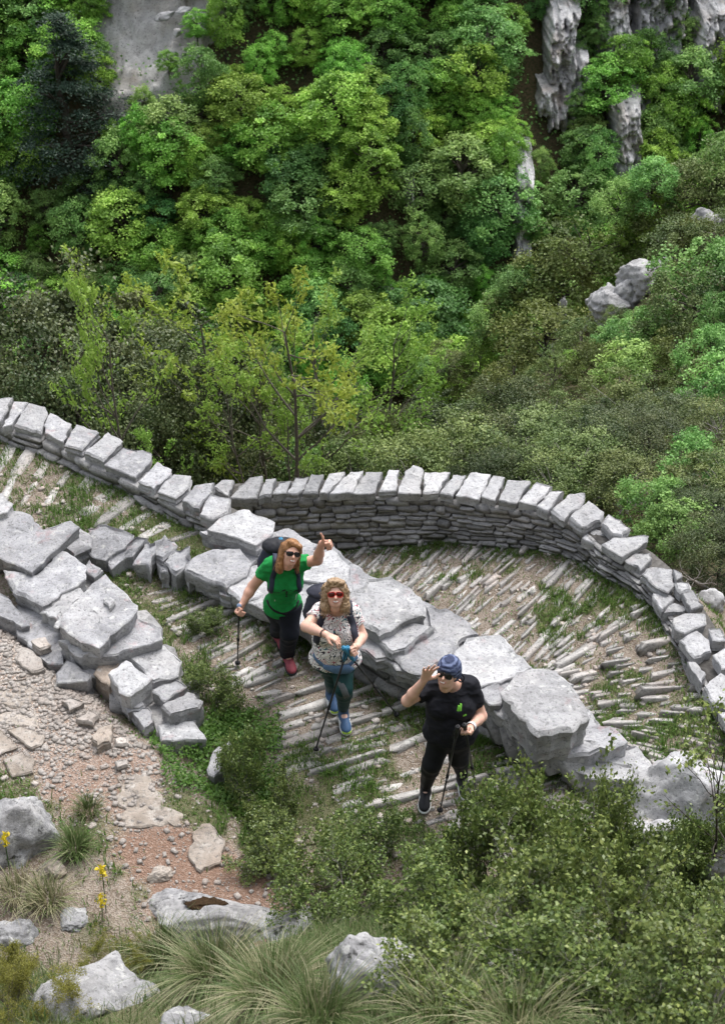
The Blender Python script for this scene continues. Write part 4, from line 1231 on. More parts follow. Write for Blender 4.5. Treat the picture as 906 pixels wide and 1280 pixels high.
# ------------------------------------------------------------------ shrubs of the spur on the right, middle distance
gs = np.random.default_rng(91)
SH = {
 'olive': [clump_crown(400 + i, 65, 140, 'dome', 0.62, 1.0, 0.0, 0.17, 0.55, 0.034, M['olive'], M['bark_dark'], trunk_r=0.03) for i in range(2)],
 'grey': [clump_crown(410 + i, 60, 150, 'dome', 0.66, 1.0, 0.0, 0.17, 0.55, 0.032, M['greygreen'], M['bark'], trunk_r=0.03) for i in range(3)],
 'green': [clump_crown(420 + i, 110, 80, 'dome', 0.55, 1.0, 0.0, 0.13, 0.55, 0.036, M['hornbeam'], M['bark_dark'], trunk_r=0.03) for i in range(2)],
 'bright': [clump_crown(430 + i, 70, 60, 'dome', 0.5, 1.0, 0.0, 0.14, 0.5, 0.042, M['ash'], M['bark'], trunk_r=0.02) for i in range(2)],
 'holm': [clump_crown(440 + i, 75, 180, 'dome', 0.62, 1.0, 0.0, 0.15, 0.6, 0.026, M['holm'], M['bark_dark'], trunk_r=0.03) for i in range(2)],
}
SPUR = [ # px, py of the crown's middle, crown height px, kind
 (728, 318, 105, 'olive'), (700, 345, 90, 'olive'), (655, 385, 80, 'olive'), (632, 420, 70, 'grey'), (560, 452, 46, 'grey'), (600, 440, 60, 'bright'), (534, 462, 40, 'green'),
 (680, 420, 90, 'olive'), (725, 425, 60, 'grey'), (780, 425, 70, 'green'), (815, 415, 60, 'green'), (862, 385, 90, 'grey'), (885, 345, 110, 'green'), (850, 310, 70, 'grey'),
 (815, 270, 70, 'bright'), (845, 245, 80, 'grey'), (885, 230, 90, 'grey'), (905, 205, 80, 'green'), (790, 300, 60, 'bright'), (895, 290, 60, 'grey'),
 (880, 440, 80, 'green'), (845, 440, 80, 'olive'), (795, 455, 70, 'green'), (740, 455, 70, 'olive'), (690, 465, 60, 'grey'), (640, 470, 60, 'olive'), (590, 478, 50, 'grey'), (905, 400, 80, 'green'), (730, 385, 40, 'bright'), (800, 420, 46, 'bright'), (712, 455, 40, 'bright'), (660, 350, 60, 'green'), (620, 385, 60, 'green'), (770, 250, 60, 'green'), (815, 225, 60, 'beech'), (852, 345, 46, 'olive'), (915, 480, 90, 'green'), (870, 475, 60, 'grey'), (865, 300, 60, 'olive'), (835, 405, 50, 'grey'), (800, 395, 30, 'green'), (770, 400, 34, 'grey'), (825, 300, 50, 'grey')]
SH['beech'] = SH['green']
KL = {'olive': 'olive green oak scrub', 'grey': 'grey-green scrub bush', 'green': 'mid green bushy tree', 'bright': 'bright fresh green bush', 'beech': 'mid green bushy tree'}
WHERE = ['broad, crowning the spur', 'on the slope left of the broad crown', 'lower left flank of the spur']
SPX = sorted(range(len(SPUR)), key=lambda k: SPUR[k][0])
for i, (px, py, hpx, kind) in enumerate(SPUR):
    p = T(px, py + hpx * 0.38)
    if p[1] > 60: p = PY(px, py + hpx * 0.38, 44)
    dist = np.linalg.norm(p - np.array([0, 0, CAM_Z]))
    H = hpx * dist / FPX * 1.02
    lst = SH[kind]
    if i == 0: lab = 'largest olive green oak rounding above the pale rocks on the spur'
    else: lab = '%s on the shrubby spur, %s from the left' % (KL[kind], ordinal(SPX.index(i) + 1))
    put_tree('shrub' if kind != 'green' else 'bushy_tree', lst[gs.integers(len(lst))], p - np.array([0, 0, H * .12]), H, gs.uniform(0.85, 1.15), gs.uniform(0, 6.28), lab, 'shrub' if kind != 'green' else 'tree', 'scrub on the spur' if i else None)

# pale rocks on the spur
def field_rock(px, py, wpx, hpx, seed, label, mat, name='rock', tmin=3.0, amp=0.4, sub=4, deep=0.8, rz=0.0, sink=0.35, tilt=0.0):
    p = T(px, py + hpx * 0.3, tmin=tmin)
    dist = np.linalg.norm(p - np.array([0, 0, CAM_Z])); k = dist / FPX
    me_ = boulder_mesh(seed, (wpx * k * 0.56, wpx * k * 0.5 * deep, hpx * k * 0.62), mat, sub, amp, 1.5)
    o = link(name, me_, None, p + np.array([0, 0, hpx * k * (0.5 - sink)]), (0, tilt, rz)); tag(o, label, 'rock')
    return o
M['spurrock'] = stone_mat('spur_rock', (0.46, 0.46, 0.47), (0.30, 0.30, 0.31), (0.40, 0.36, 0.31), lich_amt=0.4, rnd=0.1, scale=0.4, dark_spots=0.3)
def spur_rock(px, py, wpx, hpx, seed, label, near=3.6, tilt=0.0):
    """an outcrop whose top shows at the given pixel and which goes down into the slope"""
    dist = np.linalg.norm(T(px, py) - np.array([0, 0, CAM_Z])) 
    dist = min(dist, 44) - near
    k = dist / FPX
    c = PD(px, py, dist)
    top = c[2] + hpx * k * 0.45; bot = min(gz(c[0], c[1]) - 0.4, top - hpx * k)
    o = link('rock', boulder_mesh(seed, (wpx * k * 0.60, wpx * k * 0.5, (top - bot) * 0.56), M['spurrock'], 5, 0.45, 1.8, ridged=0.15), None, (c[0], c[1], (top + bot) / 2), (0, tilt, 0)); tag(o, label, 'rock')
spur_rock(770, 366, 58, 22, 81, 'pale limestone ledge on the spur, the lower half of the long pair', tilt=-.1)
spur_rock(808, 341, 62, 22, 82, 'pale limestone ledge on the spur, the upper half of the long pair', tilt=-.2)
spur_rock(893, 270, 50, 26, 83, 'pale rock at the right edge high on the spur', tilt=-.15)
spur_rock(701, 378, 14, 22, 84, 'small pale rock among olive scrub on the lower spur', near=1.2)
spur_rock(830, 372, 12, 10, 85, 'small pale stone right of the long limestone ledge', near=1.0)
spur_rock(748, 380, 30, 14, 86, 'small pale block at the lower left tip of the limestone ledge', near=2.5)
spur_rock(790, 353, 44, 18, 87, 'pale limestone piece in the middle of the long ledge')
spur_rock(832, 324, 36, 15, 88, 'narrow pale upper end of the long limestone ledge', near=3.0)

# ------------------------------------------------------------------ scrub just outside the curved wall
BIGHOLM = [clump_crown(470 + i, 130, 260, 'dome', 0.62, 1.0, 0.0, 0.12, 0.55, 0.017, M['holm'], M['bark_dark'], trunk_r=0.02) for i in range(2)]
KER = [clump_crown(450 + i, 70, 260, 'dome', 0.60, 1.0, 0.0, 0.145, 0.5, 0.023, M['greygreen'], M['twig'], trunk_r=0.018, limbs=60) for i in range(3)]
NEARSCRUB = [(450, 548, 15.6), (490, 520, 17), (530, 500, 18.5), (560, 528, 15.8), (470, 500, 19), (610, 555, 15.0), (745, 515, 16), (665, 540, 15.6), (580, 505, 17.5), (590, 482, 20), (620, 515, 16.5), (650, 478, 20), (680, 508, 17), (715, 482, 20), (730, 540, 14.8), (760, 500, 17.5), (790, 472, 20),
             (790, 560, 14.2), (815, 510, 16.5), (850, 488, 19), (870, 540, 15.0), (905, 500, 17.5), (830, 590, 13.2), (880, 600, 12.8), (925, 560, 14), (640, 560, 14.9), (690, 570, 14.4), (510, 555, 15.2), (400, 540, 16.2), (850, 645, 12.4), (905, 690, 11.6)]
NSX = sorted(range(len(NEARSCRUB)), key=lambda k: NEARSCRUB[k][0])
for i, (px, pt, Y) in enumerate(NEARSCRUB):
    base, H = at_top(px, pt, Y)
    H = max(H, 0.8)
    put_tree('scrub_bush', (KER[gs.integers(3)] if gs.random() < 0.55 else (BIGHOLM[gs.integers(2)] if gs.random() < .6 else SH['green'][gs.integers(2)])), base, H * gs.uniform(0.9, 1.12), np.clip(1.55 / H, 0.5, 1.1) * gs.uniform(0.85, 1.15), gs.uniform(0, 6.28), 'grey-green scrub oak outside the curved wall, %s from the left in its belt' % ordinal(NSX.index(i) + 1), 'shrub', 'scrub outside the curved wall')
o = field_rock(893, 645, 40, 95, 91, 'grey weathered rock at the right edge beyond the curved wall', M['slab'], rz=.3)
o = field_rock(884, 748, 42, 30, 92, 'low pale rock in dry grass just outside the curved wall', M['slab_pale'])

# dark evergreen oaks and young trees behind the left wall
for (px, pt, Y, w, lab) in [(35, 335, 17.5, 0.80, 'big dark evergreen oak rising at the left edge behind the wall'), (240, 415, 16.0, 0.62, 'dark evergreen oak between the two bright young trees behind the wall'),
                            (110, 400, 20.0, 0.8, 'dull green oak behind the bright sapling'), (180, 380, 22.0, 0.75, 'tall dull oak standing behind the low dark one'), (-30, 400, 16, .8, 'dark oak mostly cut off by the left picture edge'),
                            (305, 440, 20.5, 0.7, 'shadowy oak behind the yellow-green young trees'), (165, 470, 15.0, .7, 'low dark oak close behind the big coping slabs'), (75, 440, 15.5, .75, 'dark oak bush filling the gap behind the coping at the left'), (420, 490, 18.5, .7, 'dull oak bush left of the scrub outside the curved wall')]:
    base, H = at_top(px, pt, Y)
    put_tree('evergreen_oak', BIGHOLM[gs.integers(2)], base, H, w, gs.uniform(0, 6.28), lab, 'tree')

# young trees with bright spring leaves
HAB = {'steps': [11, 5, 4], 'wobble': [0.05, 0.16, 0.2], 'up': [0.05, 0.06, 0.02], 'start': [0.42, 0.45, 0], 'kids': [2, 1, 0], 'angle': [(0.6, 1.1), (0.5, 1.0), (0, 0)], 'ratio': [(0.26, 0.46), (0.35, 0.55), (0, 0)]}
def sapling(seed, mat, leaf=0.06, per=5, wood='bark', dens=None):
    h = dict(HAB)
    if dens: h['kids'] = dens
    w, c, nt, nl = twig_plant(seed, 1.0, h, 1, leaf, per, M[mat], M[wood], 0.5, leaf * 0.55, 0.011, 5, 0.9, 2, 'sapling', (0.0, 0.12))
    return w, c
SAPS = [sapling(501, 'ashyellow', 0.0175, 9), sapling(502, 'ash', 0.018, 9), sapling(503, 'ashyellow', 0.0175, 9), sapling(504, 'ash', 0.020, 9)]
gy_ = np.random.default_rng(17)
for (px, pt, Y, k, w, lab) in [
    (352, 338, 14.9, 0, 1.0, 'tallest slender young tree with yellow-green leaves behind the wall junction'), (272, 326, 16.2, 2, 1.05, 'yellow-green young tree with a forked trunk left of the tallest sapling'),
    (142, 372, 14.3, 3, 0.75, 'bright green young tree leaning over the big coping slabs'), (172, 335, 23.0, 2, 0.9, 'yellowish young tree top behind the bright sapling at the left'),
    (322, 425, 15.4, 1, 1.0, 'fresh green sapling under the tallest slender tree'), (402, 415, 15.6, 1, 1.1, 'fresh green sapling right of the tallest slender tree'), (480, 412, 17.0, 3, 1.1, 'bright yellow-green sapling above the middle of the curved wall'),
    (440, 445, 17.2, 1, 1.1, 'pale green sapling between the tall tree and the scrub'), (300, 480, 14.6, 1, 1.0, 'small bright sapling low behind the wall junction'), (372, 490, 14.8, 3, .9, 'small fresh green sapling at the foot of the tallest young tree'), (120, 330, 26.0, 0, .9, 'thin yellow-green tree top at the left behind the evergreen oak'), (205, 540, 14.2, 3, .9, 'tiny bright sprout just behind the coping slabs')]:
    base, H = at_top(px, pt, Y)
    put_tree('young_tree', SAPS[k], base, H * 1.12, w * 0.8, gy_.uniform(0, 6.28), lab, 'tree', None, (gy_.normal(0, .03), gy_.normal(0, .03)))
# ------------------------------------------------------------------ people: bodies as one continuous surface grown from a distance field
class Field:
    def __init__(self, lo, hi, h=0.0065):
        self.h = h; self.lo = np.asarray(lo, float)
        self.n = np.ceil((np.asarray(hi) - self.lo) / h).astype(int) + 1
        self.F = np.full(self.n, 9.0, np.float32)
        self.ax = [self.lo[k] + np.arange(self.n[k]) * h for k in range(3)]
    def box(self, a, b_):
        i0 = np.clip(np.floor((np.asarray(a) - self.lo) / self.h).astype(int), 0, self.n - 1)
        i1 = np.clip(np.ceil((np.asarray(b_) - self.lo) / self.h).astype(int) + 1, 1, self.n)
        sl = tuple(slice(i0[k], i1[k]) for k in range(3))
        G = np.stack(np.meshgrid(*[self.ax[k][sl[k]] for k in range(3)], indexing='ij'), -1)
        return sl, G
    def _join(self, sl, d, k):
        f = self.F[sl]
        if k <= 0: self.F[sl] = np.minimum(f, d); return
        h = np.clip(0.5 + 0.5 * (f - d) / k, 0, 1)
        self.F[sl] = f * (1 - h) + d * h - k * h * (1 - h)
    def cone(self, a, b_, ra, rb, k=0.02, cut=None, cut0=None):
        a = np.asarray(a, float); b_ = np.asarray(b_, float)
        r = max(ra, rb) + 0.05
        sl, G = self.box(np.minimum(a, b_) - r, np.maximum(a, b_) + r)
        if G.size == 0: return
        ab = b_ - a
        t = np.clip(((G - a) @ ab) / (ab @ ab + 1e-12), 0, 1)
        d = np.linalg.norm(G - a - t[..., None] * ab, axis=-1) - (ra + (rb - ra) * t)
        if cut is not None: d = np.maximum(d, (G - cut[0]) @ cut[1])
        if cut0 is not None: d = np.maximum(d, (G - cut0[0]) @ cut0[1])
        self._join(sl, d, k)
    def ell(self, c, fr, rad, k=0.03):
        """fr: 3x3 rows = axes"""
        c = np.asarray(c, float); rad = np.asarray(rad, float)
        r = rad.max() + 0.06
        sl, G = self.box(c - r, c + r)
        q = (G - c) @ np.asarray(fr).T
        k0 = np.linalg.norm(q / rad, axis=-1); k1 = np.linalg.norm(q / rad ** 2, axis=-1) + 1e-9
        self._join(sl, k0 * (k0 - 1) / k1, k)
    def cut_plane(self, p, nrm):
        """remove what lies on the nrm side of the plane"""
        sl, G = self.box(self.lo, self.lo + self.n * self.h)
        self.F[sl] = np.maximum(self.F[sl], ((G - np.asarray(p)) @ np.asarray(nrm)).astype(np.float32))
    def cut_ball(self, c, r, k=0.0):
        c = np.asarray(c, float)
        sl, G = self.box(c - r - 0.05, c + r + 0.05)
        self.F[sl] = np.maximum(self.F[sl], r - np.linalg.norm(G - c, axis=-1))
    def cut_ell(self, c, fr, rad):
        c = np.asarray(c, float); rad = np.asarray(rad, float)
        sl, G = self.box(c - rad.max() - .03, c + rad.max() + .03)
        q = (G - c) @ np.asarray(fr).T
        k0 = np.linalg.norm(q / rad, axis=-1); k1 = np.linalg.norm(q / rad ** 2, axis=-1) + 1e-9
        self.F[sl] = np.maximum(self.F[sl], -(k0 * (k0 - 1) / k1))
    def sample(self, p):
        q = (np.asarray(p) - self.lo) / self.h
        i = np.clip(np.floor(q).astype(int), 0, self.n - 2); f = np.clip(q - i, 0, 1)
        out = 0
        for a in (0, 1):
            for b_ in (0, 1):
                for c in (0, 1):
                    out = out + self.F[i[..., 0] + a, i[..., 1] + b_, i[..., 2] + c] * (f[..., 0] if a else 1 - f[..., 0]) * (f[..., 1] if b_ else 1 - f[..., 1]) * (f[..., 2] if c else 1 - f[..., 2])
        return out
    def surf(self, p, d, far=0.5, step=0.004):
        """first surface point met from p along d"""
        p = np.asarray(p, float); d = np.asarray(d, float)
        ts = np.arange(0, far, step)
        v = self.sample(p + ts[:, None] * d)
        k = int(np.argmax(v < 0))
        if k == 0: return None
        return p + d * (ts[k - 1] + step * v[k - 1] / (v[k - 1] - v[k] + 1e-9))
    def mesh(self, name, mat, smooth_it=2, wrinkle=0.0, wf=12.0, seed=0, fold_dir=None):
        F = self.F; s = F < 0
        n0, n1, n2 = F.shape
        c8 = [s[a:n0 - 1 + a, b_:n1 - 1 + b_, c:n2 - 1 + c] for a in (0, 1) for b_ in (0, 1) for c in (0, 1)]
        cnt = sum(x.astype(np.int8) for x in c8)
        act = np.argwhere((cnt > 0) & (cnt < 8))
        idm = np.full((n0 - 1, n1 - 1, n2 - 1), -1, np.int32)
        idm[act[:, 0], act[:, 1], act[:, 2]] = np.arange(len(act))
        acc = np.zeros((len(act), 3)); num = np.zeros(len(act))
        cs = [(a, b_, c) for a in (0, 1) for b_ in (0, 1) for c in (0, 1)]
        vals = {q: F[act[:, 0] + q[0], act[:, 1] + q[1], act[:, 2] + q[2]] for q in cs}
        for q in cs:
            for k in range(3):
                if q[k] == 0:
                    q2 = list(q); q2[k] = 1; q2 = tuple(q2)
                    a, b_ = vals[q], vals[q2]
                    m = (a < 0) != (b_ < 0)
                    t = np.where(m, a / (a - b_ + 1e-12), 0)
                    base = np.array(q, float)[None].repeat(len(act), 0); base[:, k] = t
                    acc[m] += base[m]; num[m] += 1
        V = (act + acc / np.maximum(num, 1)[:, None]) * self.h + self.lo
        Qs = []
        for k in range(3):
            u, w = (k + 1) % 3, (k + 2) % 3
            a = [slice(1, -1)] * 3; b_ = [slice(1, -1)] * 3
            a[k] = slice(0, -1); b_[k] = slice(1, None)
            A, B = s[tuple(a)], s[tuple(b_)]
            e = np.argwhere(A != B)
            if len(e) == 0: continue
            fl = A[e[:, 0], e[:, 1], e[:, 2]]
            e = e + 1; e[:, k] -= 1
            def cid(du, dw):
                q = e.copy(); q[:, u] += du; q[:, w] += dw
                return idm[q[:, 0], q[:, 1], q[:, 2]]
            Qd = np.stack([cid(-1, -1), cid(0, -1), cid(0, 0), cid(-1, 0)], 1)
            Qd[~fl] = Qd[~fl][:, ::-1]
            Qs.append(Qd)
        Q = np.concatenate(Qs); Q = Q[(Q >= 0).all(1)]
        E = np.concatenate([Q[:, [0, 1]], Q[:, [1, 2]], Q[:, [2, 3]], Q[:, [3, 0]]])
        for _ in range(smooth_it):
            sm = np.zeros_like(V); ct = np.zeros(len(V))
            np.add.at(sm, E[:, 0], V[E[:, 1]]); np.add.at(ct, E[:, 0], 1)
            V = V * 0.4 + 0.6 * sm / np.maximum(ct, 1)[:, None]
        if wrinkle:
            nr = np.zeros_like(V)
            fn = np.cross(V[Q[:, 2]] - V[Q[:, 0]], V[Q[:, 3]] - V[Q[:, 1]])
            for k in range(4): np.add.at(nr, Q[:, k], fn)
            nr = unit(nr)
            sc = np.array([1.0, 1.0, 1.0]) if fold_dir is None else np.asarray(fold_dir)
            q = V * sc * wf
            f = 1 - 2 * np.abs(fbm(q[:, 0] + seed, q[:, 1], q[:, 2], seed, 3)) * 1.6
            V = V + nr * (wrinkle * f)[:, None]
        return nmesh(name, V, None, Q, [mat] if mat else [], smooth=True)

def frame(f, u):
    f = unit(np.asarray(f, float)); u = np.asarray(u, float)
    u = unit(u - (u @ f) * f); r = np.cross(u, f)
    return np.array([r, f, u])      # rows: right (picture right), forward, up

def skin_mat(name, col):
    m, n, l, b = new_mat(name)
    pos = world_pos(n)
    k = noise(n, l, pos, 25, 4, 0.6)
    c = mixc(n, l, ramp(n, l, k, [(0.35, 0.0), (0.7, 1.0)]), tuple(x * y for x, y in zip(col, (0.95, 0.86, 0.84))), col)
    l.new(c, b.inputs['Base Color']); b.inputs['Roughness'].default_value = 0.5
    b.inputs['Subsurface Weight'].default_value = 0.12; b.inputs['Subsurface Radius'].default_value = (0.012, 0.005, 0.003); b.inputs['Subsurface Scale'].default_value = 1.0
    return m

def cloth_mat(name, col, rough=0.85, var=0.15, sheen=0.2):
    m, n, l, b = new_mat(name)
    pos = world_pos(n)
    k = noise(n, l, pos, 30, 5, 0.65)
    c = mixc(n, l, ramp(n, l, k, [(0.3, 0.0), (0.7, 1.0)]), tuple(x * (1 - var) for x in col), tuple(x * (1 + var) for x in col))
    l.new(c, b.inputs['Base Color']); b.inputs['Roughness'].default_value = rough
    b.inputs['Sheen Weight'].default_value = 0.0; b.inputs['Specular IOR Level'].default_value = 0.25
    wv = noise(n, l, pos, 400, 2, 0.5)
    bump(n, l, b, wv, 0.25, 0.003)
    return m

M['skin1'] = skin_mat('skin_a', (0.62, 0.375, 0.285)); M['skin2'] = skin_mat('skin_b', (0.67, 0.43, 0.34)); M['skin3'] = skin_mat('skin_c', (0.67, 0.43, 0.34))
M['green_shirt'] = cloth_mat('green_sports_shirt', (0.012, 0.235, 0.055)); M['navy'] = cloth_mat('navy_black_trousers', (0.010, 0.012, 0.020))
M['black'] = cloth_mat('black_cotton', (0.0095, 0.010, 0.015)); M['legging'] = cloth_mat('black_leggings', (0.006, 0.0065, 0.009), 0.7)
M['teal'] = cloth_mat('dark_teal_leggings', (0.006, 0.040, 0.040), 0.65); M['grey_mesh'] = cloth_mat('grey_mesh_panel', (0.10, 0.11, 0.115), 0.7)
M['packblack'] = cloth_mat('black_webbing', (0.012, 0.013, 0.018), 0.6, 0.1, 0.05); M['packnavy'] = cloth_mat('navy_pack_fabric', (0.022, 0.028, 0.050), 0.6, 0.15, 0.05)
M['packgrey'] = cloth_mat('dark_grey_pack_fabric', (0.035, 0.037, 0.055), 0.65, 0.15, 0.05); M['beltblue'] = cloth_mat('slate_blue_pouch', (0.09, 0.16, 0.27), 0.6)
M['maroon'] = cloth_mat('maroon_shoe', (0.25, 0.055, 0.075), 0.6); M['blue_shoe'] = cloth_mat('blue_shoe', (0.045, 0.095, 0.19), 0.55); M['black_shoe'] = cloth_mat('black_shoe', (0.015, 0.016, 0.020), 0.6)
M['white_sole'] = plain_mat('white_sole', (0.70, 0.72, 0.72), 0.6); M['dark_sole'] = plain_mat('dark_sole', (0.02, 0.02, 0.025), 0.8); M['lime'] = plain_mat('lime_rubber', (0.45, 0.65, 0.10), 0.5)
M['lens_black'] = plain_mat('black_lens', (0.006, 0.006, 0.008), 0.08, 0.6); M['lens_red'] = plain_mat('red_mirror_lens', (0.075, 0.003, 0.003), 0.12, 0.8, metallic=0.3); M['frame_red'] = plain_mat('red_frame', (0.45, 0.02, 0.015), 0.35)
M['frame_black'] = plain_mat('black_frame', (0.01, 0.01, 0.012), 0.3); M['teeth'] = plain_mat('teeth', (0.75, 0.72, 0.66), 0.3); M['lip'] = plain_mat('lips', (0.42, 0.13, 0.12), 0.45)
M['pole'] = plain_mat('black_carbon_pole', (0.012, 0.012, 0.014), 0.35, 0.5); M['grip_blue'] = plain_mat('blue_grip', (0.03, 0.20, 0.36), 0.5); M['grip_grey'] = plain_mat('grey_blue_grip', (0.16, 0.22, 0.34), 0.5)
M['grip_black'] = plain_mat('black_grip', (0.015, 0.015, 0.018), 0.55); M['silver'] = plain_mat('silver_metal', (0.55, 0.56, 0.58), 0.3, 0.5, metallic=0.9); M['watch'] = plain_mat('white_watch', (0.62, 0.62, 0.64), 0.4)
M['emblem'] = plain_mat('green_print', (0.16, 0.48, 0.05), 0.7); M['white_print'] = plain_mat('pale_print', (0.6, 0.65, 0.62), 0.7)

def hair_mat(name, c1, c2):
    m, n, l, b = new_mat(name)
    tc = n.new('ShaderNodeNewGeometry').outputs['Position']
    mp = n.new('ShaderNodeMapping'); mp.inputs['Scale'].default_value = (150, 150, 22); l.new(tc, mp.inputs['Vector'])
    k = noise(n, l, mp.outputs[0], 1.0, 5, 0.6)
    l.new(mixc(n, l, ramp(n, l, k, [(0.35, 0.0), (0.65, 1.0)]), c1, c2), b.inputs['Base Color'])
    b.inputs['Roughness'].default_value = 0.42
    bump(n, l, b, k, 0.8, 0.006)
    return m
M['hair1'] = hair_mat('copper_blond_hair', (0.15, 0.060, 0.018), (0.38, 0.190, 0.075)); M['hair2'] = hair_mat('ash_blond_curls', (0.16, 0.095, 0.050), (0.46, 0.32, 0.19))

m, n, l, b = new_mat('swirl_print_shirt')
pos = world_pos(n)
k1 = n.new('ShaderNodeTexNoise'); k1.inputs['Scale'].default_value = 10; k1.inputs['Detail'].default_value = 1.0; k1.inputs['Distortion'].default_value = 1.2; l.new(pos, k1.inputs['Vector'])
sn = n.new('ShaderNodeMath'); sn.operation = 'MULTIPLY'; sn.inputs[1].default_value = 48.0; l.new(k1.outputs[0], sn.inputs[0])
s2 = n.new('ShaderNodeMath'); s2.operation = 'SINE'; l.new(sn.outputs[0], s2.inputs[0])
lines = ramp(n, l, s2.outputs[0], [(0.50, 0.0), (0.68, 1.0)])
hue = noise(n, l, pos, 9, 1, 0.5)
inkr = n.new('ShaderNodeValToRGB'); l.new(hue, inkr.inputs[0]); e = inkr.color_ramp.elements
inkr.color_ramp.interpolation = 'CONSTANT'
e[0].position = 0.0; e[0].color = (0.02, 0.03, 0.05, 1); e[1].position = 0.44; e[1].color = (0.32, 0.05, 0.09, 1)
for p_, c_ in ((0.50, (0.03, 0.14, 0.19, 1)), (0.56, (0.035, 0.02, 0.04, 1)), (0.64, (0.42, 0.10, 0.14, 1))):
    k = e.new(p_); k.color = c_
l.new(mixc(n, l, lines, (0.72, 0.69, 0.68), inkr.outputs[0]), b.inputs['Base Color']); b.inputs['Roughness'].default_value = 0.8
M['swirl'] = m
m, n, l, b = new_mat('blue_striped_scarf')
tc = nd(n, 'ShaderNodeTexCoord')
wv = n.new('ShaderNodeTexWave'); wv.bands_direction = 'Z'; wv.inputs['Scale'].default_value = 10; wv.inputs['Distortion'].default_value = 1.6; wv.inputs['Detail'].default_value = 1; wv.inputs['Detail Scale'].default_value = 3
l.new(tc.outputs['Object'], wv.inputs['Vector'])
l.new(ramp(n, l, wv.outputs['Color'], [(0.2, (0.022, 0.032, 0.08)), (0.55, (0.055, 0.078, 0.165)), (0.8, (0.12, 0.15, 0.26))]), b.inputs['Base Color']); b.inputs['Roughness'].default_value = 0.85
M['scarf'] = m

def ribbon(name, pts, nrms, w, th, mat):
    """flat strap through pts, lying on the surface whose normals are nrms"""
    pts = np.asarray(pts); nrms = unit(np.asarray(nrms))
    t = unit(np.gradient(pts, axis=0)); s = unit(np.cross(t, nrms))
    m = len(pts)
    V = np.concatenate([pts - s * w / 2, pts + s * w / 2, pts + s * w * 0.42 + nrms * th, pts - s * w * 0.42 + nrms * th])
    Q = []
    for i in range(m - 1):
        for r_ in range(4):
            q = (r_ + 1) % 4
            Q.append([r_ * m + i, q * m + i, q * m + i + 1, r_ * m + i + 1])
    Q += [[0, 3 * m, 2 * m, m], [m - 1, 2 * m - 1, 3 * m - 1, 4 * m - 1]]
    return nmesh(name, V, None, Q, [mat], smooth=False)

def smooth_line(pts, k=6):
    pts = np.asarray(pts, float)
    t = np.arange(len(pts)); tt = np.linspace(0, len(pts) - 1, (len(pts) - 1) * k + 1)
    out = np.stack([np.interp(tt, t, pts[:, c]) for c in range(pts.shape[1])], 1)
    for _ in range(k // 2 + 1):
        out[1:-1] = 0.25 * out[:-2] + 0.5 * out[1:-1] + 0.25 * out[2:]
    return out

def tube_along(name, pts, r, mat, sides=8):
    pts = np.asarray(pts); segs = [(pts[i], pts[i + 1], r if np.isscalar(r) else r[i], r if np.isscalar(r) else r[i + 1]) for i in range(len(pts) - 1)]
    V, Q = tube_mesh(segs, sides)
    # end caps
    return nmesh(name, V, None, Q, [mat], smooth=True)

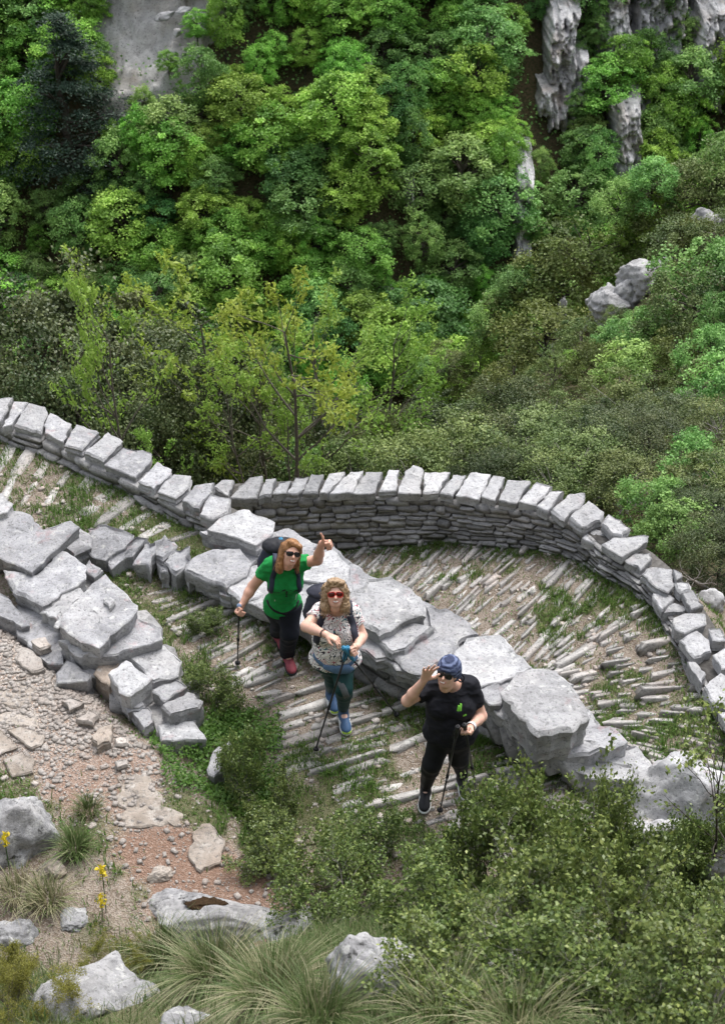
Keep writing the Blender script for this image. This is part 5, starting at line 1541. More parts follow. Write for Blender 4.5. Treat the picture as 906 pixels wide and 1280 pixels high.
def hand_prims(F, w, d, nrm, side, pose, s=1.0, axis=None):
    """palm and five separate fingers; w wrist, d towards the knuckles, nrm out of the palm, side towards the thumb"""
    d = unit(d); nrm = unit(nrm - (nrm @ d) * d); side = np.cross(d, nrm) * (1 if np.cross(d, nrm) @ side > 0 else -1)
    k = 0.010
    for o in (-0.026, -0.009, 0.009, 0.026):
        F.cone(w + d * 0.012 * s + side * o * 0.6 * s, w + d * 0.088 * s + side * o * s, 0.0145 * s, 0.0120 * s, k)
    lens = [0.056, 0.070, 0.076, 0.066]           # little, ring, middle, index
    offs = [-0.031, -0.011, 0.010, 0.030]
    for i, (L, o) in enumerate(zip(lens, offs)):
        b0 = w + d * (0.088 - 0.006 * abs(i - 2)) * s + side * o * s
        fan = side * o * 3.2
        if pose == 'open':
            d1 = unit(d + fan * 2.4 + nrm * 0.10); d2 = unit(d + fan * 2.4 + nrm * 0.30)
            p1 = b0 + d1 * L * 0.55 * s; p2 = p1 + d2 * L * 0.55 * s
            F.cone(b0, p1, 0.0095 * s, 0.0085 * s, 0.005); F.cone(p1, p2, 0.0085 * s, 0.0070 * s, 0.004)
        elif pose == 'limp':
            d1 = unit(d + nrm * (0.35 + 0.1 * i) + fan); d2 = unit(d * 0.6 + nrm * (0.9 + 0.05 * i) + fan)
            p1 = b0 + d1 * L * 0.55 * s; p2 = p1 + d2 * L * 0.5 * s
            F.cone(b0, p1, 0.0095 * s, 0.0085 * s, 0.005); F.cone(p1, p2, 0.0085 * s, 0.0070 * s, 0.004)
        else:
            p1 = b0 + unit(d * 0.45 + nrm) * 0.034 * s; p2 = p1 + unit(nrm * 0.35 - d) * 0.032 * s; p3 = p2 + unit(-nrm - d * 0.2) * 0.018 * s
            F.cone(b0, p1, 0.0105 * s, 0.0100 * s, 0.005); F.cone(p1, p2, 0.0098 * s, 0.0090 * s, 0.004); F.cone(p2, p3, 0.0088 * s, 0.0078 * s, 0.004)
    t0 = w + d * 0.026 * s + side * 0.026 * s + nrm * 0.006 * s
    if pose == 'open':
        t1 = t0 + unit(side * 0.9 + d * 0.6 + nrm * .2) * 0.040 * s; t2 = t1 + unit(side * 0.45 + d) * 0.034 * s
    elif pose == 'limp':
        t1 = t0 + unit(side * 0.5 + d * 0.8 + nrm * .5) * 0.040 * s; t2 = t1 + unit(d + nrm * .4) * 0.030 * s
    elif pose == 'thumb_up':
        t1 = t0 + unit(side * 1.0 + d * 0.35) * 0.046 * s; t2 = t1 + unit(side * 1.0 - d * 0.12) * 0.040 * s
    else:
        t1 = t0 + unit(side * 0.5 + d * 0.7 + nrm * 0.7) * 0.038 * s; t2 = t1 + unit(d * 0.2 + nrm * 0.7 - side * 0.6) * 0.030 * s
    F.cone(t0, t1, 0.0135 * s, 0.0110 * s, 0.008); F.cone(t1, t2, 0.0108 * s, 0.0085 * s, 0.004)

def head_prims(F, hc, fr, s=1.0, full=1.0):
    r, f, u = fr
    def at(x, y, z): return hc + (r * x + f * y + u * z) * s
    F.ell(at(0, -0.012, 0.034), fr, np.array([0.074, 0.092, 0.084]) * s, 0.0)
    F.ell(at(0, 0.020, -0.035), fr, np.array([0.059 * full, 0.068, 0.080]) * s, 0.03)
    F.ell(at(0, 0.052, -0.088), fr, np.array([0.030 * full, 0.026, 0.022]) * s, 0.03)
    for sx in (-1, 1):
        F.ell(at(sx * 0.036, 0.056, -0.030), fr, np.array([0.024, 0.022, 0.022]) * s * full, 0.02)      # cheeks
        F.ell(at(sx * 0.074, -0.004, -0.012), fr, np.array([0.009, 0.018, 0.030]) * s, 0.008)           # ears
        F.ell(at(sx * 0.030, 0.068, 0.020), fr, np.array([0.026, 0.014, 0.010]) * s, 0.015)             # brows
    F.cone(at(0, 0.082, 0.008), at(0, 0.102, -0.028), 0.009 * s, 0.0125 * s, 0.010)                     # nose
    F.ell(at(0, 0.080, -0.058), fr, np.array([0.022, 0.012, 0.012]) * s, 0.012)                         # mouth
    F.cone(at(0, -0.035, -0.04), at(0, -0.030, -0.125), 0.052 * s, 0.052 * s, 0.02)

def make_sunglasses(parent, hc, fr, s, lens_mat, frame_mat, w=0.030, h=0.023):
    r, f, u = fr
    def at(x, y, z): return hc + (r * x + f * y + u * z) * s
    e = empty('sunglasses', hc)
    V, Q, Tn = [], [], []
    lens = []
    for sx in (-1, 1):
        n_ = 18
        ang = np.linspace(0, 2 * math.pi, n_, endpoint=False)
        def ring(kw, dy, e_=0.72):
            X = np.sign(np.cos(ang)) * np.abs(np.cos(ang)) ** e_ * w * kw; Z = np.sign(np.sin(ang)) * np.abs(np.sin(ang)) ** e_ * h * kw
            return np.array([at(sx * 0.034 + x, 0.094 + dy - abs(sx * 0.034 + x) ** 2 * 5.0, 0.004 + z - 0.15 * sx * x) for x, z in zip(X, Z)])
        V = np.concatenate([ring(0.94, 0.0), ring(0.6, 0.004), [at(sx * 0.034, 0.098 - 0.034 ** 2 * 5, 0.004)]])
        i = np.arange(n_); j = (i + 1) % n_
        Qd = np.stack([i, j, n_ + j, n_ + i], 1); Tr = np.stack([n_ + i, n_ + j, np.full(n_, 2 * n_)], 1)
        o = link('lens', nmesh('lens', V, Tr, Qd, [lens_mat], smooth=True)); ppos(o, e)
        R0 = ring(1.0, 0.001); R0 = np.concatenate([R0, R0[:1]])
        lens.append(R0)
    segs = []
    for R0 in lens: segs += [(R0[i], R0[i + 1], 0.0034 * s, 0.0034 * s) for i in range(len(R0) - 1)]
    segs.append((at(-0.008, 0.096, 0.010), at(0.008, 0.096, 0.010), 0.0035 * s, 0.0035 * s))
    for sx in (-1, 1): segs.append((at(sx * 0.064, 0.076, 0.012), at(sx * 0.080, 0.0, 0.010), 0.0042 * s, 0.0035 * s))
    Vt, Qt = tube_mesh(segs, 6)
    o = link('frame', nmesh('frame', Vt, None, Qt, [frame_mat], smooth=True)); ppos(o, e)
    e.parent = parent; e.matrix_parent_inverse = Matrix.Translation(-parent.location)
    return e

def make_smile(parent, hc, fr, s, open_=1.0):
    r, f, u = fr
    def at(x, y, z): return hc + (r * x + f * y + u * z) * s
    def strip(name, x0, zt, zb, mat, y):
        X = np.linspace(-x0, x0, 9)
        V = np.concatenate([[at(x, y - 9.0 * x * x, zt + 5.0 * x * x) for x in X], [at(x, y - 9.0 * x * x, zb + 9.0 * x * x * (1 if zb < zt else 0)) for x in X]])
        Q = [[i, i + 1, 10 + i, 9 + i] for i in range(8)]
        o = link(name, nmesh(name, V, None, Q, [mat], smooth=True)); ppos(o, parent)
    strip('lips', 0.027, -0.050, -0.072, M['lip'], 0.0945)
    strip('teeth', 0.022, -0.0535, -0.0535 - 0.011 * open_, M['teeth'], 0.0965)

def shoe(parent, ank, toe, mat, sole_mat, toe_mat=None, stripe=None, gzv=None, s=1.0):
    """a laced walking shoe from ankle to toe; sits on the ground below it"""
    ank = np.asarray(ank, float); toe = np.asarray(toe, float)
    f = toe - ank; f[2] = 0; f = unit(f); up = np.array([0, 0, 1.0]); fr = frame(f, up); r = fr[0]
    z0 = toe[2] - 0.02
    heel = np.array([ank[0], ank[1], 0]) - f * 0.045; heel[2] = z0
    L = 0.255 * s
    def at(x, y, z): return heel + r * x + f * y + up * z
    F = Field(heel - np.array([.34, .34, .05]), heel + np.array([.34, .34, .22]), 0.0065)
    F.cone(at(0, 0.05, 0.055), at(0.0, 0.06, 0.115), 0.044 * s, 0.045 * s, 0.0)
    F.ell(at(0, 0.055, 0.045), fr, np.array([0.040, 0.062, 0.045]) * s, 0.02)
    F.ell(at(0, 0.13, 0.048), fr, np.array([0.040, 0.085, 0.040]) * s, 0.03)
    F.ell(at(0, 0.195, 0.035), fr, np.array([0.046, 0.062, 0.034]) * s, 0.03)
    F.cut_plane(at(0, 0, 0.018), -up)
    e = empty('shoe', heel)
    o = link('upper', F.mesh('upper', mat, 1)); ppos(o, e)
    F = Field(heel - np.array([.34, .34, .05]), heel + np.array([.34, .34, .1]), 0.0065)
    F.ell(at(0, 0.06, 0.012), fr, np.array([0.043, 0.070, 0.03]) * s, 0.0); F.ell(at(0, 0.185, 0.012), fr, np.array([0.051, 0.078, 0.03]) * s, 0.03); F.ell(at(0, 0.12, 0.012), fr, np.array([0.042, 0.09, 0.03]) * s, 0.03)
    F.cut_plane(at(0, 0, 0.026), up); F.cut_plane(at(0, 0, -0.006), -up)
    o = link('sole', F.mesh('sole', sole_mat, 0)); ppos(o, e)
    segs = [(at(-0.022, y, 0.083 - (y - 0.10) * 0.35), at(0.022, y + 0.012, 0.083 - (y - 0.10) * 0.35), 0.004, 0.004) for y in (0.10, 0.125, 0.15, 0.172)]
    V, Q = tube_mesh(segs, 5)
    o = link('lace', nmesh('lace', V, None, Q, [M['white_sole'] if stripe else M['grip_black']])); ppos(o, e)
    if stripe:
        V, Q = tube_mesh([(at(0.044, 0.10, 0.035), at(0.036, 0.15, 0.062), 0.008, 0.008), (at(0.036, 0.15, 0.062), at(0.047, 0.175, 0.035), 0.008, 0.006), (at(-0.044, 0.10, 0.035), at(-0.036, 0.15, 0.062), 0.008, 0.008), (at(-0.036, 0.15, 0.062), at(-0.047, 0.175, 0.035), 0.008, 0.006)], 5)
        o = link('stripe', nmesh('stripe', V, None, Q, [M['white_sole']])); ppos(o, e)
    if toe_mat:
        F = Field(heel - np.array([.34, .34, .05]), heel + np.array([.34, .34, .1]), 0.0065)
        F.ell(at(0, 0.225, 0.022), fr, np.array([0.042, 0.036, 0.028]) * s, 0.0); F.cut_plane(at(0, 0, 0.0), -up)
        o = link('toe_cap', F.mesh('toe_cap', toe_mat, 1)); ppos(o, e)
    e.parent = parent; e.matrix_parent_inverse = Matrix.Translation(-parent.location)

HS = 0.86
def person(J, cfg):
    """J: joints in world space. cfg: widths, colours. Returns body object and fields."""
    W = cfg.get('w', 1.0)
    sl_, sr_ = J['sh_l'], J['sh_r']; hip = (J['hip_l'] + J['hip_r']) / 2; shm = (sl_ + sr_) / 2
    up = unit(shm - hip); rgt = sr_ - sl_; rgt = unit(rgt - (rgt @ up) * up); fwd = np.cross(rgt, up) * -1.0
    fwd = np.cross(up, rgt)
    if fwd[1] > 0: fwd = -fwd
    fr = np.array([rgt, fwd, up])
    hf = frame(cfg['face'], cfg['crown'])
    hc = J['head']
    allp = np.array(list(J.values()))
    lo, hi = allp.min(0) - 0.28, allp.max(0) + 0.28
    lo[2] = min(J['toe_l'][2], J['toe_r'][2]) - 0.06
    tl = np.linalg.norm(shm - hip)
    def tp(x, y, z): return hip + rgt * x + fwd * y + up * z * tl
    def torso(F, g, k=0.05, bust=True):
        F.ell(tp(0, 0.0, 0.80), fr, np.array([0.150 * W + g, 0.100 * W + g, 0.155 + g]), 0.0)
        F.ell(tp(0, 0.004, 0.46), fr, np.array([0.122 * W * cfg.get('waist', 1) + g, 0.095 * W * cfg.get('waist', 1) + g, 0.15 + g]), k)
        F.ell(tp(0, -0.008, 0.06), fr, np.array([0.160 * W + g, 0.122 * W + g, 0.145 + g]), k)
        if cfg.get('belly'): F.ell(tp(0, 0.05, 0.30), fr, np.array([0.12 * W + g, 0.095 * W + g, 0.13 + g]), k)
        for sx in (-1, 1):
            F.ell(tp(sx * 0.070 * W, 0.082 * W, 0.72), fr, np.array([0.066, 0.058, 0.066]) * cfg.get('bust', 1) + g, 0.035)
        F.cone(sl_ + rgt * 0.03, sr_ - rgt * 0.03, 0.056 + g, 0.056 + g, 0.04)
        F.cone(shm + up * 0.03, shm + up * 0.01 + rgt * 0.10, 0.055 + g, 0.045 + g, 0.03); F.cone(shm + up * 0.03, shm + up * 0.01 - rgt * 0.10, 0.055 + g, 0.045 + g, 0.03)
    def arm(F, s, g=0.0, to=2.0, k=0.025):
        a, b_, c = J['sh_' + s], J['el_' + s], J['wr_' + s]
        aw = cfg.get('arm', 1.0)
        F.cone(a, b_, 0.050 * aw + g, 0.042 * aw + g, k)
        if to > 1: F.cone(b_, b_ + (c - b_) * 0.35, 0.041 * aw + g, 0.040 * aw + g, 0.02); F.cone(b_ + (c - b_) * 0.35, c, 0.040 * aw + g, 0.026 * aw + g, 0.02)
    def leg(F, s, g=0.0, k=0.04, flare=0.0):
        a, b_, c = J['hip_' + s], J['kn_' + s], J['an_' + s]
        lw = cfg.get('leg', 1.0)
        F.cone(a, b_, 0.090 * lw + g, 0.060 * lw + g, k)
        m_ = b_ + (c - b_) * 0.3
        back = unit(np.cross(rgt, unit(c - b_))); back = back if back @ fwd < 0 else -back
        F.cone(b_, m_ + back * 0.012, 0.058 * lw + g, 0.056 * lw + g, 0.03); F.cone(m_ + back * 0.012, c, 0.056 * lw + g, 0.036 * lw + g + flare, 0.03)
    # body
    B = Field(lo, hi)
    torso(B, -0.012)
    for s in 'lr':
        arm(B, s); leg(B, s, -0.012)
        t = J['toe_' + s]; a = J['an_' + s]
        B.cone(a, a + (t - a) * 0.75, 0.032, 0.026, 0.02)
    B.cone(shm + up * 0.01, hc - hf[2] * 0.07 - hf[1] * 0.022, 0.056, 0.050, 0.03)
    head_prims(B, hc, hf, HS, cfg.get('full', 1.0))
    for s in 'lr':
        w = J['wr_' + s]; hd = cfg['hand_' + s]
        d = unit(J['ha_' + s] - w) if 'dir' not in hd else unit(np.asarray(hd['dir'], float))
        hand_prims(B, w, d, np.asarray(hd['palm'], float), np.asarray(hd['thumb'], float), hd['pose'], hd.get('s', 1.0))
    ground = (J['toe_l'] + J['toe_r']) / 2
    body = link('person', B.mesh('body', cfg['skin'], 1), None, (0, 0, 0))
    # put the origin at the feet
    off = Vector((float(ground[0]), float(ground[1]), float(min(J['toe_l'][2], J['toe_r'][2]))))
    body.data.transform(Matrix.Translation(-off)); body.location = off
    # shirt
    S = Field(lo, hi)
    torso(S, 0.014)
    for s in 'lr':
        a, b_ = J['sh_' + s], J['el_' + s]
        e = a + (b_ - a) * cfg.get('sleeve', 0.55); aw = cfg.get('arm', 1.0)
        S.cone(a, b_, 0.060 * aw, 0.058 * aw, 0.03, cut=(e, unit(b_ - a)))
    hem = tp(0, 0, cfg.get('hem', 0.05))
    S.cut_plane(hem, -unit(up + fwd * cfg.get('hem_tilt', 0.0)))
    S.cut_ball(shm + up * 0.085 + fwd * 0.045, cfg.get('neck', 0.080))
    S.cut_plane(shm + up * 0.085, up)
    o = link('shirt', S.mesh('shirt', cfg['shirt'], 1, 0.008, 9, 3, (1, 1, 1.5))); ppos(o, body)
    # trousers
    Pn = Field(lo, hi)
    Pn.ell(tp(0, -0.008, 0.06), fr, np.array([0.160 * W, 0.122 * W, 0.145]) + 0.006, 0.0)
    Pn.ell(tp(0, -0.002, 0.20), fr, np.array([0.140 * W, 0.108 * W, 0.10]) + 0.004, 0.04)
    for s in 'lr':
        leg(Pn, s, cfg.get('loose', 0.006), 0.035, cfg.get('flare', 0.0))
    for s in 'lr':
        a, b_ = J['an_' + s], J['kn_' + s]
        sl, G = Pn.box(a - 0.16, a + 0.16)
        dd = (G - (a + (b_ - a) * cfg.get('ankle_gap', 0.05))) @ unit(a - b_)
        near = np.linalg.norm(G - a, axis=-1) < 0.13
        Pn.F[sl] = np.where(near, np.maximum(Pn.F[sl], dd), Pn.F[sl])
    Pn.cut_plane(tp(0, 0, cfg.get('waistline', 0.16)), up)
    o = link('trousers', Pn.mesh('trousers', cfg['pants'], 1, cfg.get('pwr', 0.006), 6.5, 5, (1, 1, 0.9))); ppos(o, body)
    for s in 'lr':
        shoe(body, J['an_' + s], J['toe_' + s], cfg['shoe'], cfg['sole'], cfg.get('toe_cap'), cfg.get('stripe'), s=cfg.get('shoe_s', 1.0))
    make_smile(body, hc, hf, HS)
    return body, S, B, Pn, fr, hf, hc, tp, tl

def joints(d):
    out = {}
    for k, v in d.items(): out[k] = PY(*v)
    for s in 'lr':
        t = T(*d['toe_' + s][:2]); out['toe_' + s] = t + np.array([0, 0, 0.035])
        out['an_' + s] = P(*d['an_' + s][:2], t[2] + 0.115)
    return out

def strap(S, tp, fr, pts, w, th, mat, name, root, k=8):
    """strap drawn on the chest: pts are (x, z) in the torso frame, laid on the shirt's surface"""
    q = smooth_line(pts, k); P3, N3 = [], []
    for x, z in q:
        p = S.surf(tp(x, 0.38, z), -fr[1])
        if p is None: continue
        e = 0.01
        gr = np.array([S.sample(p + np.eye(3)[i] * e) - S.sample(p - np.eye(3)[i] * e) for i in range(3)])
        P3.append(p); N3.append(gr)
    if len(P3) < 3: return
    P3 = np.array(P3); N3 = unit(np.array(N3))
    o = link(name, ribbon(name, P3 - N3 * 0.002, N3, w, th, mat)); ppos(o, root)

def strip_hair(name, parent, roots, dirs, length, steps, width, mat, g, curl=0.0, grav=0.25, wave=0.02):
    V, Q = [], []; k = 0
    for p, d in zip(roots, dirs):
        p = np.array(p); d = unit(np.array(d)); side = unit(np.cross(d, g.normal(size=3)))
        L = length * g.uniform(0.7, 1.15); ph = g.uniform(0, 6.28)
        n2 = unit(np.cross(d, side))
        for i in range(steps + 1):
            t = i / steps
            c = p + side * wave * math.sin(ph + curl * t) * min(1, t * 2) + n2 * wave * math.cos(ph + curl * t) * min(1, t * 2)
            w = width * (1 - 0.7 * t)
            V += [c - side * w, c + side * w]
            if i: Q.append([k - 2, k - 1, k + 1, k])
            k += 2
            d = unit(d + np.array([0, 0, -grav])); p = p + d * L / steps
    o = link(name, nmesh(name, np.array(V), None, Q, [mat], smooth=True)); ppos(o, parent); o['kind'] = 'stuff'
    return o

def pole(name, tip, top, grip_mat, shaft_mat, label, grip_len=0.14, basket=True, group=None, hand_up=0.0, low_mat=None):
    tip = np.asarray(tip, float); top = np.asarray(top, float)
    d = unit(top - tip); L = np.linalg.norm(top - tip)
    e = empty(name, tip)
    def cyl(nm, a, b_, r0, r1, mat, sides=8):
        V, Q = tube_mesh([(tip + d * a, tip + d * b_, r0, r1)], sides)
        m_ = len(V) // 2
        V2 = np.concatenate([V, [tip + d * a, tip + d * b_]])
        Tt = [[(i + 1) % sides, i, len(V)] for i in range(sides)] + [[sides + i, sides + (i + 1) % sides, len(V) + 1] for i in range(sides)]
        o = link(nm, nmesh(nm, V2, Tt, Q, [mat], smooth=True)); ppos(o, e); return o
    cyl('tip', 0, 0.05, 0.003, 0.006, M['silver'])
    cyl('lower_shaft', 0.05, L * 0.45, 0.0065, 0.0075, low_mat or shaft_mat); cyl('upper_shaft', L * 0.45, L - grip_len, 0.0085, 0.0090, shaft_mat)
    cyl('clamp', L * 0.45 - 0.02, L * 0.45 + 0.025, 0.013, 0.013, M['grip_black'])
    if basket: cyl('basket', 0.06, 0.072, 0.026, 0.016, M['grip_black'], 12)
    # shaped grip: waisted, with a rounded head
    prof = [(L - grip_len, 0.013), (L - grip_len * 0.75, 0.0175), (L - grip_len * 0.45, 0.0155), (L - grip_len * 0.18, 0.0185), (L - 0.004, 0.021), (L + 0.010, 0.016), (L + 0.015, 0.004)]
    segs = [(tip + d * a, tip + d * b_, r0, r1) for (a, r0), (b_, r1) in zip(prof[:-1], prof[1:])]
    V, Q = tube_mesh(segs, 10)
    o = link('grip', nmesh('grip', V, None, Q, [grip_mat], smooth=True)); ppos(o, e)
    s = unit(np.cross(d, [0.3, 1, 0.2])); q = top - d * 0.02
    lp = smooth_line([q, q + s * 0.03 - np.array([0, 0, 0.03]), q + s * 0.035 - np.array([0, 0, 0.10]), q + s * 0.01 - np.array([0, 0, 0.13]), q - s * 0.005 - np.array([0, 0, 0.06]), q], 4)
    o = link('wrist_strap', tube_along('wrist_strap', lp, 0.004, M['grip_black'], 4)); ppos(o, e)
    tag(e, label, 'pole', group)
    return e
# ------------------------------------------------------------------ hiker in the green shirt
CAMP = np.array([0, 0, CAM_Z])
J1 = joints({'head': (364, 691, 8.97), 'sh_l': (337, 708, 9.06), 'sh_r': (376, 704, 9.08), 'el_l': (316, 733, 9.08), 'wr_l': (303, 755, 8.98), 'ha_l': (298.5, 764, 8.93),
             'el_r': (397, 700, 9.06), 'wr_r': (402, 679, 9.00), 'ha_r': (411, 674, 8.94), 'hip_l': (346, 760, 9.20), 'hip_r': (361, 760, 9.16),
             'kn_r': (362, 790, 9.08), 'an_r': (359, 815, 9.24), 'toe_r': (365, 842, 9.14), 'kn_l': (350, 780, 9.28), 'an_l': (347, 789, 9.62), 'toe_l': (354, 812, 9.48)})
h1 = J1['head']
cfg1 = dict(w=0.93, waist=1.0, skin=M['skin1'], shirt=M['green_shirt'], pants=M['navy'], shoe=M['maroon'], sole=M['dark_sole'], face=unit(CAMP - h1) + np.array([0.22, 0, -0.22]), crown=(0.30, 0.1, 1), sleeve=0.46, hem=-0.02, neck=0.082, loose=0.014, flare=0.018, ankle_gap=0.0, pwr=0.006, bust=1.0,
            hand_l=dict(pose='grip', palm=(0.2, -1, -0.2), thumb=(0.3, 0, 1)), hand_r=dict(pose='thumb_up', dir=(0.75, -0.35, 0.25), palm=(-0.3, -1, -0.1), thumb=(-0.35, 0.0, 1)))
p1, S1, B1, N1, fr1, hf1, hc1, tp1, tl1 = person(J1, cfg1)
tag(p1, 'woman in a green sports shirt and black trousers giving a thumbs up', 'person')
make_sunglasses(p1, hc1, hf1, HS, M['lens_black'], M['frame_black'], 0.030, 0.020)
def hp(hc, fr, x, y, z): return hc + (fr[0] * x + fr[1] * y + fr[2] * z) * HS
gh = np.random.default_rng(5)
def hair_cap(hc, hf, fall, J, thick=0.007, low=-0.02, wid=1.0):
    H = Field(hc - 0.36, hc + 0.26, 0.0065)
    H.ell(hp(hc, hf, 0, -0.020, 0.040), hf, np.array([0.074 + thick, 0.090 + thick, 0.084 + thick]) * HS, 0.0)
    fall(H)
    # open the face
    H.cut_ell(hp(hc, hf, 0.0, 0.112, -0.050), hf, np.array((0.078, 0.135, 0.128)) * HS)
    return H
def fall1(H):
    for sx, zz, r0 in ((-1, -0.15, 0.034), (1, -0.09, 0.026)):
        H.cone(hp(hc1, hf1, sx * 0.070, -0.020, 0.05), hp(hc1, hf1, sx * 0.076, -0.025, zz), 0.022, r0 * .75, 0.03)
        H.cone(hp(hc1, hf1, sx * 0.055, -0.06, 0.03), hp(hc1, hf1, sx * 0.062, -0.060, zz - 0.03), 0.034, r0, 0.03)
    H.cone(hp(hc1, hf1, -0.04, 0.052, 0.10), hp(hc1, hf1, 0.05, 0.062, 0.075), 0.022, 0.020, 0.02)
    H.cone(hp(hc1, hf1, 0.05, 0.060, 0.075), hp(hc1, hf1, 0.082, 0.02, 0.02), 0.018, 0.014, 0.02)
H = hair_cap(hc1, hf1, fall1, J1)
hair1 = link('hair', H.mesh('hair', M['hair1'], 1, 0.004, 40, 3, (1, 1, 0.25))); ppos(hair1, p1)
ro, di = [], []
for _ in range(260):
    sx = gh.choice([-1, 1]); a = gh.uniform(-0.09, 0.0)
    ro.append(hp(hc1, hf1, sx * gh.uniform(0.055, 0.084), a, gh.uniform(-0.03, 0.08))); di.append(hf1[0] * sx * 0.22 - hf1[2] + hf1[1] * gh.normal(0, .1))
strip_hair('hair_strand', hair1, ro, di, 0.14, 5, 0.004, M['hair1'], gh, 3, 0.1, 0.005)

# her backpack with its straps
def backpack(S, tp, fr, tl, mat, label, wx, wy, hz, zc, straps_mat, pocket=None, xoff=0.0):
    c = tp(xoff, -0.10 - wy, zc)
    e = empty('backpack', c)
    F = Field(c - 0.42, c + 0.42, 0.008)
    F.ell(c, fr, (wx, wy, hz), 0.0)
    F.ell(c + fr[2] * hz * 0.55, fr, (wx * 0.92, wy * 0.9, hz * 0.55), 0.05); F.ell(c - fr[2] * hz * 0.5, fr, (wx * 0.98, wy * 0.98, hz * 0.55), 0.05)
    F.cone(c - fr[0] * wx * 0.6, c + fr[0] * wx * 0.6, wy * 0.9, wy * 0.9, 0.06)
    o = link('pack_body', F.mesh('pack_body', mat, 2, 0.008, 10, 4)); ppos(o, e)
    F = Field(c - 0.42, c + 0.42, 0.008)
    F.ell(c + fr[2] * hz * 1.0 - fr[1] * 0.01, fr, (wx * 0.98, wy * 1.0, hz * 0.26), 0.0)
    o = link('top_lid', F.mesh('top_lid', straps_mat, 2, 0.006, 10, 9)); ppos(o, e)
    tag(e, label, 'backpack')
    return e
bp1 = backpack(S1, tp1, fr1, tl1, M['packnavy'], 'navy backpack with chest and hip straps worn by the hiker in green', 0.155, 0.085, 0.20, 0.66, M['packblack'], xoff=-0.03)
for sx in (-1, 1):
    strap(S1, tp1, fr1, [(sx * 0.085, 1.06), (sx * 0.100, 0.92), (sx * 0.112, 0.76), (sx * 0.125, 0.58), (sx * 0.135, 0.45)], 0.048 if sx < 0 else 0.042, 0.014, M['packnavy'], 'shoulder_strap', bp1)
strap(S1, tp1, fr1, [(-0.112, 0.70), (0.0, 0.72), (0.112, 0.74)], 0.018, 0.008, M['packblack'], 'chest_strap', bp1)
strap(S1, tp1, fr1, [(0.012, 0.72), (0.014, 0.62), (0.014, 0.50)], 0.016, 0.009, M['packblack'], 'strap_end', bp1)
strap(S1, tp1, fr1, [(-0.150, 0.24), (-0.08, 0.16), (0.0, 0.13), (0.08, 0.17), (0.150, 0.27)], 0.022, 0.010, M['packblack'], 'hip_belt', bp1)
for sx in (-1, 1):      # the piece over the shoulder to the pack
    a = tp1(sx * 0.085, 0.02, 1.13); pts_ = smooth_line([tp1(sx * 0.085, 0.075, 1.04), tp1(sx * 0.083, 0.03, 1.16), tp1(sx * 0.08, -0.05, 1.14), tp1(sx * 0.075, -0.12, 1.0)], 5)
    o = link('shoulder_strap', ribbon('shoulder_strap', pts_, np.tile(fr1[2], (len(pts_), 1)) + 0.4 * fr1[1], 0.046, 0.014, M['packnavy'])); ppos(o, bp1)
for x0 in (-0.075, 0.085):   # pale seams of the shirt
    strap(S1, tp1, fr1, [(x0, 0.62), (x0 * 0.9 - 0.01, 0.40), (x0 * 0.8 - 0.01, 0.18)] if x0 < 0 else [(x0 + .02, 0.55), (x0 + .012, 0.36), (x0, 0.22)], 0.006, 0.003, M['white_print'], 'piping', p1)
g1 = J1['ha_l']
tip1 = T(297, 832)
pole('trekking_pole', tip1, PY(299, 757, 8.93), M['grip_grey'], M['pole'], 'trekking pole with a grey-blue grip in the lowered hand of the hiker in green')
pole('trekking_pole', tp1(0.02, -0.16, 0.15), PY(351, 674, 9.28), M['grip_blue'], M['pole'], 'spare pole with a blue tip sticking up from the navy backpack', basket=False, grip_len=0.07)

# ------------------------------------------------------------------ hiker in the patterned shirt
J2 = joints({'head': (419, 742, 8.50), 'sh_l': (400, 765, 8.58), 'sh_r': (440, 765, 8.58), 'el_l': (383, 783, 8.42), 'wr_l': (407, 793, 8.24), 'ha_l': (416, 797, 8.22),
             'el_r': (452, 795, 8.50), 'wr_r': (446, 808, 8.33), 'ha_r': (440, 813, 8.28), 'hip_l': (411, 826, 8.58), 'hip_r': (427, 826, 8.54),
             'kn_r': (430, 861, 8.36), 'an_r': (429, 887, 8.60), 'toe_r': (433, 917, 8.48), 'kn_l': (418, 850, 8.66), 'an_l': (413, 862, 8.98), 'toe_l': (417, 886, 8.82)})
h2 = J2['head']
cfg2 = dict(w=1.22, waist=1.15, belly=True, arm=1.06, leg=1.05, full=1.08, skin=M['skin2'], shirt=M['swirl'], pants=M['teal'], shoe=M['blue_shoe'], sole=M['white_sole'], toe_cap=M['lime'], stripe=True, face=unit(CAMP - h2) + np.array([0.03, 0, -0.18]), crown=(0.02, 0.1, 1), sleeve=0.50, hem=0.0, neck=0.085, loose=0.004, ankle_gap=0.10, pwr=0.004, bust=1.22,
            hand_l=dict(pose='limp', palm=(0.1, -0.2, -1), thumb=(0.3, -1, -0.3)), hand_r=dict(pose='grip', palm=(-0.4, -1, 0.2), thumb=(-0.5, 0, 1)))
p2, S2, B2, N2, fr2, hf2, hc2, tp2, tl2 = person(J2, cfg2)
tag(p2, 'curly blond woman in a swirl-patterned shirt and dark teal leggings walking in the middle', 'person')
make_sunglasses(p2, hc2, hf2, HS, M['lens_red'], M['frame_red'], 0.032, 0.023)
def fall2(H):
    for sx in (-1, 1):
        H.cone(hp(hc2, hf2, sx * 0.078, -0.015, 0.05), hp(hc2, hf2, sx * 0.086, -0.020, -0.125), 0.026, 0.032, 0.03)
        H.cone(hp(hc2, hf2, sx * 0.055, -0.06, 0.03), hp(hc2, hf2, sx * 0.072, -0.055, -0.13), 0.036, 0.040, 0.03)
    H.cone(hp(hc2, hf2, -0.05, 0.050, 0.105), hp(hc2, hf2, 0.05, 0.050, 0.105), 0.024, 0.024, 0.02)
